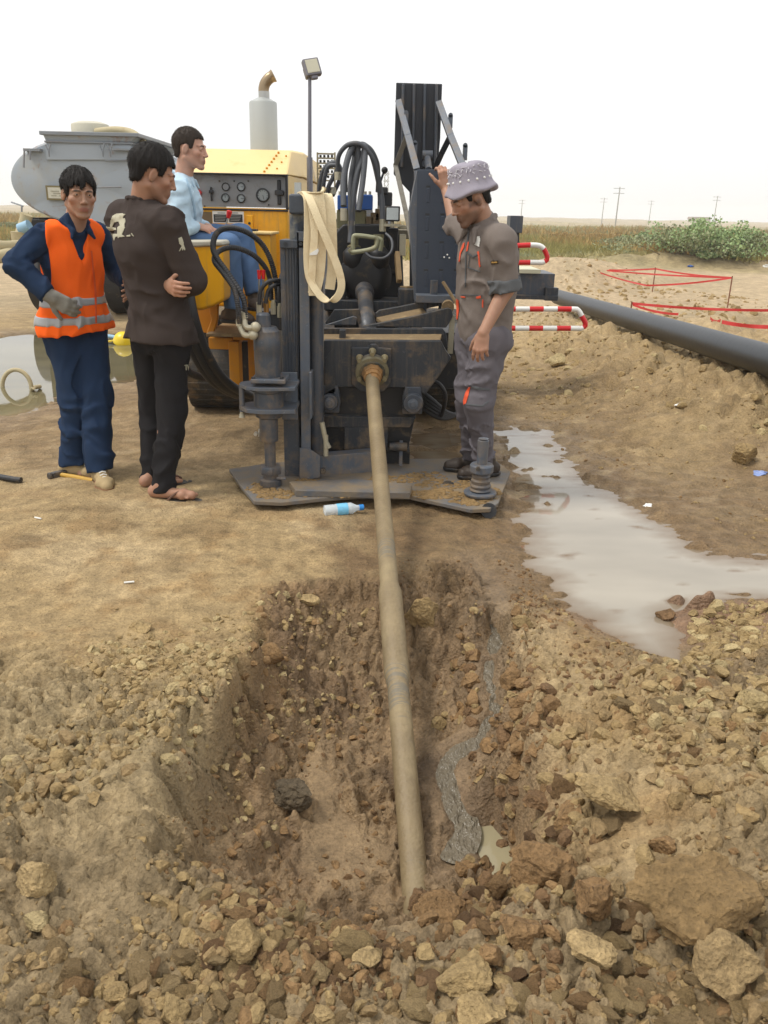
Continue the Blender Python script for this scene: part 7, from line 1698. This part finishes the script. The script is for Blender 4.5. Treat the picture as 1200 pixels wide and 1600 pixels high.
b.ring_sweep(rings); tnk = b.build('tank', M_tank, TK, smooth=30)
def tb(name, x0, y0, x1, y1, Y, dy, m, bev=.006): b = MB(); pbox(b, x0, y0, x1, y1, Y, dy); return b.build(name, m, TK, bevel=bev)
b = MB(); bx = [at(70, 250, YT - .03), at(208, 250, YT - .03), at(216, 214, YT - .03), at(64, 214, YT - .03)]
def hexpx(lo4, y0, y1): pass
P0, P1, P2, P3 = at(72, 250, YT - .03), at(204, 250, YT - .03), at(204, 222, YT - .02), at(72, 222, YT - .02); dp = Vector((0, 2.2, 0))
b.prism([P0, P1, P2, P3], dp); q = [at(66, 208, YT - .06), at(214, 208, YT - .06)]
lo_ = [P3, P2, P2 + dp, P3 + dp]; up_ = [q[0], q[1], q[1] + dp * 1.04, q[0] + dp * 1.04]; b.ring_sweep([lo_, up_]); b.build('hopper', M_tank, TK, bevel=.01)
rim = tb('hopper_rim', 61, 206, 216, 212, YT - .09, 2.4, M_tankd); tb('hopper_flange', 69, 221, 207, 224, YT - .05, 2.3, M_tankd)
b = MB(); c_ = at(142, 207, YT + .8); b.lathe(c_ - Vector((0, 0, .02)), (0, 0, 1), [(0, .25), (.10, .25), (.12, .24), (.15, .15), (.16, .02)], 32); b.build('manhole_lid', mat('pale_lid', srgb(190, 186, 168), .6), TK)
b = MB(); b.tube(pspl([(150, 206, YT + .6), (180, 203, YT + .5), (205, 207, YT + .4), (222, 220, YT + .3), (232, 236, YT + .2), (236, 262, YT + .2)]), .045, 14); b.build('filling_hose', M_tan, TK)
for x in (76, 160, 172):
    b = MB(); b.tube([at(x - 5, 226, YT - .08), at(x, 238, YT - .1), at(x + 3, 224, YT - .08)], .010, 8); b.tube([at(x, 232, YT - .09), at(x + 1, 245, YT - .08)], .010, 8); b.build('rim_hook', M_tankd, TK)
b = MB(); pbox(b, 72, 290, 106, 313, YT - .05, .04); pb_ = b.build('number_board', mat('board_frame', srgb(122, 112, 78), .6), TK); b = MB(); pbox(b, 75, 293, 103, 310, YT - .06, .02); b2_ = b.build('board_face', mat('faded_board', srgb(196, 194, 178), .6, 0, .1, 20, 0, 50, srgb(168, 164, 140), .4, 14), pb_)
b = MB()
for i, (xa, xb, y) in enumerate(((79, 92, 298), (83, 99, 301.5), (80, 88, 305), (92, 98, 305.5))): pbox(b, xa, y, xb, y + 1.3, YT - .064, .006)
b.build('faded_lettering', mat('faded_letters', srgb(150, 146, 128), .7), b2_)
for (xa, xb, yy) in ((150, 190, 293), (165, 200, 251)):
    b = MB(); b.tube([at(xa, yy, YT - .06), at(xb, yy - 1, YT - .06)], .010, 8); b.build('grab_rail', M_tankd, TK)
b = MB(); pbox(b, 36, 232, 62, 236, YT - .1, .6); b.tube([at(38, 236, YT - .1), at(37, 262, YT - .1)], .012, 8); b.tube([at(47, 236, YT - .1), at(47, 250, YT - .1)], .012, 8); pbox(b, 176, 232, 210, 235, YT - .1, .4); b.build('step_tray', M_tankd, TK)
tb('chassis_beam', 40, 345, 240, 356, YT + .3, .1, M_black); tb('rear_bumper', 84, 398, 240, 408, YT - .1, .12, M_tankd)
b = MB()
for x in (60, 215): pbox(b, x - 5, 340, x + 5, 420, YT + .4, 4.0)
b.build('frame_rail', M_black, TK)
for x in (58, 178, 222):
    b = MB(); c_ = at(x, 300, YT + .9); b.lathe((c_.x - .14, YT + .9, .50), (1, 0, 0), [(0, .40), (.03, .49), (.25, .49), (.28, .40)], 40); w_ = b.build('wheel', M_rub, TK); b = MB(); b.lathe((c_.x - .16, YT + .9, .50), (1, 0, 0), [(0, .12), (.02, .26), (.30, .26), (.32, .12)], 24); b.build('rim', M_tankd, w_)
b = MB(); b.tube(pspl([(42, 335, YT - .1), (38, 350, YT - .1), (33, 366, YT - .15), (31, 380, YT - .2)]), .075, 16); b.build('outlet_pipe', M_tan, TK)
b = MB(); b.tube([at(31, 358, YT - .2), at(46, 352, YT - .22)], .07, 16); b.build('blue_coupling', mat('pale_blue_plastic', srgb(140, 176, 200), .5), TK)
b = MB(); b.cyl(at(28, 362, YT - .2), at(30, 386, YT - .2), .09, .08, 16); b.build('outlet_valve', M_tan, TK)
b = MB(); b.tube([at(34, 322, YT), at(34, 345, YT)], .012, 8); b.tube([at(18, 316, YT + .2), at(36, 322, YT)], .010, 8); b.build('stay_rod', M_tankd, TK)
for k_, pts in enumerate(([(34, 384, YT - .3), (10, 386, YT - .9), (-30, 384, YT - 1.3), (-90, 388, YT - 1.6)], [(26, 388, YT - .4), (5, 400, YT - 1.2), (-40, 404, YT - 1.6), (-100, 410, YT - 1.9)])):
    b = MB(); P = pspl(pts); P = [Vector((p.x, p.y, max(p.z, .10) if i > 6 else p.z)) for i, p in enumerate(P)]; b.tube(P, .075, 14); o = b.build('suction_hose', M_tan, None); tag(o, ('upper' if not k_ else 'lower') + ' thick tan suction hose running from the tanker out of the picture', 'hose')
# ------------------------------------------------------------------ black pipeline
b = MB(); d = (PIPE_B - PIPE_A); P = [PIPE_A - d * .10, PIPE_A, PIPE_A + d * .35, PIPE_A + d * .7, PIPE_B, PIPE_B + d * .45]; P = spline(P, 24)
rr = [.118 + .0006 * (i % 2) for i in range(len(P))]
pk = [p + Vector((0, 0, 0)) for p in P]; b.tube(pk, rr, 40)
M_pipe = mat('wrapped_pipe', srgb(24, 30, 36), .42, 0, .12, 3, 0, 40, srgb(98, 96, 86), .12, 5)
t = M_pipe.node_tree; bs = t.nodes['Principled BSDF']; tcn = N(t, 'ShaderNodeTexCoord'); dt = N(t, 'ShaderNodeVectorMath', operation='DOT_PRODUCT'); dn = d.normalized() + Vector((0, 0, .25)); dt.inputs[1].default_value = tuple(dn * 9.0); t.links.new(tcn.outputs['Object'], dt.inputs[0]); fr_ = N(t, 'ShaderNodeMath', operation='FRACT'); t.links.new(dt.outputs['Value'], fr_.inputs[0]); bp3 = N(t, 'ShaderNodeBump', Strength=.6, Distance=.006); t.links.new(fr_.outputs[0], bp3.inputs['Height']); t.links.new(bp3.outputs[0], bs.inputs['Normal'])
o = b.build('pipeline', M_pipe, None, smooth=40); tag(o, 'long black wrapped pipe lying across the berm at the right', 'pipe')
# ------------------------------------------------------------------ red tape fences
M_tape = mat('red_tape', srgb(196, 52, 50), .5, 0, .15, 8); M_stk = mat('rusty_stake', srgb(120, 74, 52), .7, 0, .2)
def tape(parent, a, c, w=.05, sag=.03):
    n = 10; pts = [Vector(a).lerp(Vector(c), i / n) - Vector((0, 0, 4 * sag * (i / n) * (1 - i / n))) for i in range(n + 1)]; b = MB()
    rings = []
    for i, p in enumerate(pts):
        tw = .3 * math.sin(i * 1.3); s_ = Vector((math.sin(tw) * .3, math.sin(tw), math.cos(tw))) * w / 2
        rings.append([p - s_, p - s_ + Vector((0, .004, 0)), p + s_ + Vector((0, .004, 0)), p + s_])
    b.ring_sweep(rings); return b.build('tape', M_tape, parent)
def stake(parent, p, h=.55): b = MB(); b.cyl(p + Vector((0, 0, -h)), p + Vector((0, 0, .03)), .012, .012, 8); return b.build('stake', M_stk, parent)
def onground(px, py): return hit(px, py)
S1 = [at(922, 420, 21), at(1024, 420, 18.4), at(1144, 434, 15.3), at(1010, 446, 16.4)]
F1 = empty('tape_fence', (S1[0].x, S1[0].y, 0), 'far diamond of red tape strung between low stakes on the flat ground', 'tape fence')
for p in S1[:3]: stake(F1, p, p.z - gz(p.x, p.y) + .1)
for a, c in ((0, 1), (1, 2), (2, 3), (3, 0), (0, 2)): tape(F1, S1[a], S1[c], .032)
S2 = [at(987, 474, 13.4), at(1060, 491, 12.2), at(1215, 485, 12.6), at(1128, 503, 11.2), at(1230, 510, 10.8)]
F2 = empty('tape_fence', (S2[0].x, S2[0].y, 0), 'near red tape fence round the trench beyond the black pipe', 'tape fence')
for p in (S2[0],): stake(F2, p, p.z - gz(p.x, p.y) + .1)
tape(F2, S2[0], S2[2], .04); tape(F2, S2[0] + Vector((.02, 0, -.02)), S2[1], .035); tape(F2, S2[3], S2[4], .05); tape(F2, S2[3] - Vector((.02, 0, -.02)), at(1110, 497, 11.8), .04)
# ------------------------------------------------------------------ small things
b = MB(); p = gnd(533, 796, .033); ax_ = Vector((.93, .30, .02)).normalized(); st_ = p - ax_ * .09
b.lathe(st_, ax_, [(0, .02), (.004, .030), (.05, .031), (.055, .029), (.06, .031), (.12, .031), (.125, .029), (.13, .031), (.145, .030), (.17, .016), (.185, .013)], 24)
bm2, t2, b2 = newmat('clear_plastic'); b2.inputs['Base Color'].default_value = (.82, .90, .95, 1); b2.inputs['Roughness'].default_value = .12; b2.inputs['Transmission Weight'].default_value = .45; b2.inputs['IOR'].default_value = 1.2
bo = b.build('water_bottle', bm2, None, smooth=50); tag(bo, 'empty plastic water bottle with blue cap lying against the steel plate', 'bottle')
b = MB(); b.cyl(st_ + ax_ * .185, st_ + ax_ * .208, .0155, .0155, 16); b.build('cap', mat('bottle_blue', srgb(40, 130, 205), .4), bo)
b = MB(); b.cyl(st_ + ax_ * .065, st_ + ax_ * .122, .0318, .0318, 24, cap=False); b.build('bottle_label', mat('label_film', srgb(120, 190, 226), .3, 0, .35, 30), bo)
# hammer between the feet of the first man
hp = gnd(92, 741, .03); b = MB(); b.bar(hp + Vector((-.028, -.03, 0)), hp + Vector((.028, .035, 0)), .036, .036); b.cyl(hp + Vector((-.03, -.032, 0)), hp + Vector((-.042, -.046, 0)), .022, .022, 10)
hm = b.build('hammer', M_dark, None, bevel=.006); tag(hm, 'short sledge hammer lying by the shoes of the man in the orange vest', 'hammer')
b = MB(); b.tube([hp + Vector((.0, .0, 0)), gnd(120, 746, .02), gnd(146, 752, .016)], [.012, .014, .016], 10); b.build('handle', mat('yellow_handle', srgb(190, 150, 60), .6, 0, .25, 20), hm)
b = MB(); b.bar(gnd(98, 736, .03), gnd(101, 722, .05), .02, .01); b.build('blade', M_chrome, hm)
b = MB(); b.tube([gnd(-60, 742, .02), gnd(-5, 744, .02), gnd(22, 749, .02), gnd(33, 750, .02)], .016, 12); o = b.build('rubber_hose', M_rub, None); tag(o, 'end of a black rubber hose lying at the left edge', 'hose')
# half ring of hose standing out of the left puddle
c0 = gnd(26, 602, 0); b = MB(); pts = [c0 + Vector((math.cos(a) * .125, .02 * math.sin(a), math.sin(a) * .15 - .02)) for a in np.linspace(math.pi * 1.02, -.2, 16)] + [gnd(52, 606, .02), gnd(62, 604, .0)]; b.tube(spline([tuple(q) for q in pts], 3), .018, 10); o = b.build('hose_loop', M_tan, None); tag(o, 'arched loop of tan hose sticking out of the left puddle', 'hose')
# yellow helmet and pale blue tube at the puddle edge
hc_ = gnd(190, 535, .0); b = MB(); b.lathe(hc_ + Vector((.02, 0, .0)), (.25, -.3, 1), [(0, .115), (.012, .118), (.03, .112), (.07, .10), (.10, .075), (.12, .04), (.125, .005)], 28); 
hh = b.build('hard_hat', mat('yellow_plastic', srgb(226, 196, 40), .35, 0, .08), None); tag(hh, 'yellow plastic hard hat lying by the left puddle behind the two standing men', 'hard hat')
b = MB(); b.prism([hc_ + Vector((-.10, -.05, .01)), hc_ + Vector((-.20, -.06, .0)), hc_ + Vector((-.21, -.02, .0)), hc_ + Vector((-.10, .06, .01))], (0, 0, .012)); b.build('brim', bpy.data.materials['yellow_plastic'], hh)
b = MB(); b.tube([gnd(150, 522, .03), gnd(182, 527, .04)], .022, 12); o = b.build('plastic_tube', bpy.data.materials['pale_blue_plastic'], None); tag(o, 'pale blue plastic tube lying beside the yellow hard hat', 'tube')
for i, (x, y, an, lb) in enumerate(((202, 912, .3, 'white cigarette end on the smooth ground left of the pit'), (60, 815, -.4, 'white cigarette end near the left edge below the black hose'))):
    p = gnd(x, y, .012); p.z = gz(p.x, p.y) + .006; b = MB(); dd = Vector((math.cos(an), math.sin(an), 0)) * .02; b.cyl(p - dd, p + dd, .004, .004, 8); o = b.build('cigarette_end', M_white, None); tag(o, lb, 'cigarette end')
def crumple(px, py, s, m, name, label, cat, seed):
    g = hit(px, py); v, f = rockshape(seed, 4, 4, .45); v = v * np.array([s, s * .7, s * .45]); me = bpy.data.meshes.new(name); mesh_np(me, v, f); o = link(name, me, m, smooth=True); o.location = g + Vector((0, 0, s * .2)); tag(o, label, cat)
crumple(1061, 634, .035, M_white, 'plastic_scrap', 'crumpled white plastic on the slope above the puddle', 'litter', 71)
crumple(1186, 742, .045, mat('blue_foil', srgb(120, 140, 190), .4, 0, .4, 30), 'food_wrapper', 'crumpled blue and white wrapper at the right edge', 'litter', 72)
crumple(1012, 791, .022, M_white, 'paper_scrap', 'white paper scrap on the far shore of the right puddle', 'litter', 73)
crumple(1198, 417, .12, M_white, 'white_bag', 'white bag lying far off at the right edge', 'bag', 74)
crumple(1078, 417, .10, M_blue, 'blue_bag', 'blue bag lying far off on the flat ground', 'bag', 75)
# ------------------------------------------------------------------ vegetation
def leaf_mat(name, c0, c1):
    m, t, b = newmat(name); L = t.links.new; a = N(t, 'ShaderNodeAttribute', attribute_name='Rnd'); mx = N(t, 'ShaderNodeMix', data_type='RGBA'); L(a.outputs['Fac'], mx.inputs[0]); mx.inputs[6].default_value = c0; mx.inputs[7].default_value = c1; L(mx.outputs[2], b.inputs['Base Color']); b.inputs['Roughness'].default_value = .7; b.inputs['Specular IOR Level'].default_value = .2
    b.inputs['Transmission Weight'].default_value = 0.0
    return m
M_leaf = leaf_mat('green_leaves', (.15, .24, .09, 1), (.36, .46, .22, 1)); M_leafd = leaf_mat('dull_leaves', (.15, .17, .08, 1), (.30, .32, .18, 1)); M_dry_ = leaf_mat('dry_leaves', (.26, .17, .055, 1), (.48, .33, .12, 1)); M_grass = leaf_mat('dry_grass_blades', (.24, .22, .09, 1), (.44, .38, .18, 1))  # shrub greens lightened so the colour takes in distance haze
M_twig = mat('twig_bark', srgb(110, 94, 74), .85)
def leafcloud(r, C, n, size, vert=.3):
    """n leaf quads scattered round lobes C=[(centre, radii)]"""
    C_ = [C[i] for i in r.integers(0, len(C), n)]; c = np.array([q[0] for q in C_]); rad = np.array([q[1] for q in C_])
    d = r.normal(size=(n, 3)); d /= np.linalg.norm(d, axis=1)[:, None]; rr = r.random((n, 1)) ** .45; p = c + d * rr * rad
    a = r.normal(size=(n, 3)); a[:, 2] += vert; a /= np.linalg.norm(a, axis=1)[:, None]; bb = np.cross(a, r.normal(size=(n, 3))); bb /= np.linalg.norm(bb, axis=1)[:, None]
    s = size * r.uniform(.6, 1.4, (n, 1)); a = a * s; bb = bb * s * .38
    v = np.stack([p - a * .5, p + bb, p + a * .5, p - bb], 1).reshape(-1, 3); f = np.arange(4 * n).reshape(-1, 4); return v, f, np.repeat(r.random(n), 4)
def shrub(x, y, h, w, label, m, seed, n=2600, size=.09, group=None, name='shrub', cat='shrub', core=True):
    r = np.random.default_rng(seed); z = gz(x, y); root = empty(name, (x, y, z), label, cat, group); C = []
    for i in range(max(5, int(w * 5))):
        hx_ = r.uniform(-.5, .5) * w; hh_ = h * (1 - (abs(hx_) / w * 1.4) ** 2 * .6) * r.uniform(.6, 1.0)
        for k_ in range(3):
            C.append((np.array([x + hx_ + r.normal() * .08 * w, y + r.normal() * .22 * w, z + hh_ * (.35 + .27 * k_)]), np.array([.17 * w * (1.1 - .25 * k_), .17 * w, .20 * h]) + .04))
    v, f, rn = leafcloud(r, C, n, size); me = bpy.data.meshes.new('foliage'); mesh_np(me, v, f); a = me.color_attributes.new('Rnd', 'FLOAT_COLOR', 'POINT')
    cc_ = np.ones((len(v), 4), np.float32); cc_[:, :3] = np.clip(rn * .6 + .4 * (.5 + .5 * vn3(v * 2.2, seed)), 0, 1)[:, None]; a.data.foreach_set('color', cc_.ravel()); link('foliage', me, m, root)
    b = MB()
    for i in range(9):
        e = C[int(r.integers(len(C)))][0]; b.tube([Vector((x + r.normal() * .1 * w, y + r.normal() * .05, z - .05)), Vector(tuple(e))], [.018, .006], 5)
    b.build('stems', M_twig, root); return root
def gpos(px, py): p = hit(px, py); return p.x, p.y
sh = [(1100, 398, 1.75, 3.0, 'tallest bright green shrub of the row at the right, with a pointed crown', M_leaf), (1046, 396, 1.45, 3.4, 'dull green shrub left of the tallest green shrub', M_leafd), (1160, 398, 1.35, 2.6, 'rounded green shrub right of the tallest green shrub', M_leaf), (1215, 400, 1.3, 3.0, 'green shrub cut by the right edge of the picture', M_leafd),
      (1012, 386, 1.25, 2.2, 'small bright green shrub at the left end of the green row', M_leaf), (988, 388, 1.0, 3.0, 'low olive shrub left of the small bright green shrub', M_leafd), (1130, 402, .55, 1.4, 'low green plant in front of the green row', M_leaf),
      (922, 378, .8, 2.2, 'rusty dry bush in the middle of the dry growth', M_dry_), (880, 376, .8, 1.8, 'rusty dry bush nearest to the man in grey', M_dry_), (942, 384, .55, 1.2, 'straw coloured bush in front of the rusty bushes', M_dry_), (960, 372, .8, 2.4, 'orange brown bush behind the straw coloured bush', M_dry_),
      (1072, 378, 1.0, 2.4, 'dry orange bush showing above the dull green shrub', M_dry_), (868, 372, .5, .9, 'olive tuft on the mound behind the guard rail', M_leafd), (25, 362, .9, 3.2, 'grey green bush far off at the left edge beside the tanker', M_leafd)]
for i, (px, py, h, w, lb, m) in enumerate(sh):
    x, y = gpos(px, py); shrub(x, y, h * .66, w, lb, m, 400 + i, n=3600, size=.085)
# ground cover: dry grass and low scrub on the plain as one mass each
def cover(name, label, m, n, xr, yr, h, w, seed, mask):
    r = np.random.default_rng(seed); y = yr[0] + (yr[1] - yr[0]) * r.random(n) ** 1.6; x = r.uniform(xr[0], xr[1], n) * y * .75; k = mask(x, y) + r.uniform(-.2, .2, n) > 0; x = x[k]; y = y[k]; n = len(x)
    z = height(x, y, False); V = []; hh_ = h * r.uniform(.5, 1.3, n) * (1 + (y - yr[0]) / 60); ww_ = w * r.uniform(.6, 1.4, n) * (1 + (y - yr[0]) / 40)
    nb = 5; vs3 = np.zeros((n, nb, 3, 3)); 
    for q in range(nb):
        ox = r.normal(size=n) * ww_; oy = r.normal(size=n) * ww_; lx = r.normal(size=n) * ww_ * .9
        vs3[:, q, 0] = np.stack([x + ox - ww_ * .14, y + oy, z - .02], -1); vs3[:, q, 1] = np.stack([x + ox + ww_ * .14, y + oy, z - .02], -1); vs3[:, q, 2] = np.stack([x + ox + lx, y + oy + r.normal(size=n) * ww_ * .4, z + hh_ * r.uniform(.5, 1.1, n)], -1)
    v = vs3.reshape(-1, 3); f = np.arange(len(v)).reshape(-1, 3); me = bpy.data.meshes.new(name); mesh_np(me, v, f); a = me.color_attributes.new('Rnd', 'FLOAT_COLOR', 'POINT'); cc_ = np.ones((len(v), 4), np.float32)
    cc_[:, :3] = np.clip(np.repeat(r.random(n) * .5 + .5 * (.5 + fbm(x * .2, y * .2, seed, 2)), nb * 3), 0, 1)[:, None]; a.data.foreach_set('color', cc_.ravel()); o = link(name, me, m); tag(o, label, 'grass', kind='stuff')
cover('dry_grass', 'dry yellowish grass covering the plain behind the work site', M_grass, 26000, (-.75, .75), (30, 150), .18, .16, 5, lambda x, y: fbm(x * .12, y * .12, 141, 3) + .05)
cover('low_scrub', 'low rusty and olive scrub scattered over the plain', M_dry_, 15000, (-.75, .75), (30, 100), .42, .22, 6, lambda x, y: (fbm(x * .14, y * .10, 142, 3) - .12) * 3)
cover('green_scrub', 'low green weeds scattered over the plain', M_leafd, 15000, (-.75, .75), (31, 100), .30, .2, 7, lambda x, y: (fbm(x * .12, y * .12, 143, 3) - .18) * 3)
M_weed = leaf_mat('yellow_green_weeds', (.20, .19, .055, 1), (.42, .36, .12, 1))
cover('weed_strip', 'yellow green weeds in a strip behind the work site', M_weed, 24000, (-.7, .7), (29, 60), .30, .17, 8, lambda x, y: (fbm(x * .18, y * .12, 144, 3) + .02) * 2.5 - .8 * sst(33, 29, y))
# ------------------------------------------------------------------ utility poles far off
M_pole = mat('haze_paled_pole', srgb(150, 148, 142), .8)  # pole tone made paler to stand in for distance haze
for i, (px, yt_, Y, lb) in enumerate(((968, 292, 175, 'nearest utility pole with two cross arms above the dry plain'), (944, 309, 265, 'fainter utility pole just left of the nearest one'), (1018, 313, 300, 'faint utility pole right of the nearest one'), (1121, 306, 245, 'utility pole standing behind the tallest green shrub'), (816, 312, 290, 'faint pole behind the shoulder of the man in grey'), (604, 268, 120, 'lattice mast rising behind the rig'))):
    t_ = at(px, yt_, Y); x = t_.x; z = hz(x, Y) ; rt = empty('utility_pole', (x, Y, z), lb, 'utility pole'); b = MB(); rr0 = Y * .0007; 
    if i == 5:
        for sx2 in (-.35, .35):
            b.tube([Vector((x + sx2, Y, z)), Vector((x + sx2 * .6, Y, t_.z))], .05, 6)
        for k_ in range(9): zz = z + (t_.z - z) * k_ / 9; zz2 = z + (t_.z - z) * (k_ + 1) / 9; b.tube([Vector((x - .33, Y, zz)), Vector((x + .33, Y, zz2))], .03, 5); b.tube([Vector((x + .33, Y, zz)), Vector((x - .33, Y, zz2))], .03, 5)
    else: b.tube([Vector((x, Y, z - .3)), Vector((x + .1, Y, t_.z))], [.15, .09], 8)
    b.build('pole', M_pole, rt); b = MB(); hw = 1.1 if i != 5 else .4
    for dz in (.3, 1.2): b.bar(Vector((x - hw, Y, t_.z - dz)), Vector((x + hw, Y, t_.z - dz)), .09, .09)
    b.build('cross_arm', M_pole, rt)
# far low buildings / sheds at the horizon, left and right
for i, (px, Y, w, h, lb) in enumerate(((1092, 420, 9, 2.2, 'low brown shed on the horizon at the right'),)):
    x = at(px, 345, Y).x; z = hz(x, Y); rt = empty('shed', (x, Y, z), lb, 'shed'); b = MB(); b.box((x, Y, z + h / 2), (w, 6, h)); b.build('wall', mat('shed_wall', srgb(150, 138, 120), .9), rt); b = MB(); b.prism([Vector((x - w / 2 - .3, Y - 3.3, z + h)), Vector((x + w / 2 + .3, Y - 3.3, z + h)), Vector((x + w / 2 - .3, Y - 3.3, z + h + .8)), Vector((x - w / 2 + .3, Y - 3.3, z + h + .8))], (0, 6.6, 0)); b.build('roof', mat('shed_roof', srgb(130, 112, 96), .8), rt)
# ------------------------------------------------------------------ haze
b = MB(); b.box((0, 450, 5.5), (1500, 1500, 27)); hzo = b.build('haze', None, None, smooth=0, fix=True)
hm_ = bpy.data.materials.new('haze'); hm_.use_nodes = True; t = hm_.node_tree; t.nodes.clear(); oo = t.nodes.new('ShaderNodeOutputMaterial'); pv = t.nodes.new('ShaderNodeVolumePrincipled'); pv.inputs['Color'].default_value = (.985, .99, .995, 1); pv.inputs['Density'].default_value = .0011; pv.inputs['Anisotropy'].default_value = .1; t.links.new(pv.outputs[0], oo.inputs['Volume']); hzo.data.materials.append(hm_); tag(hzo, 'pale haze in the air over the plain', 'haze', kind='stuff')
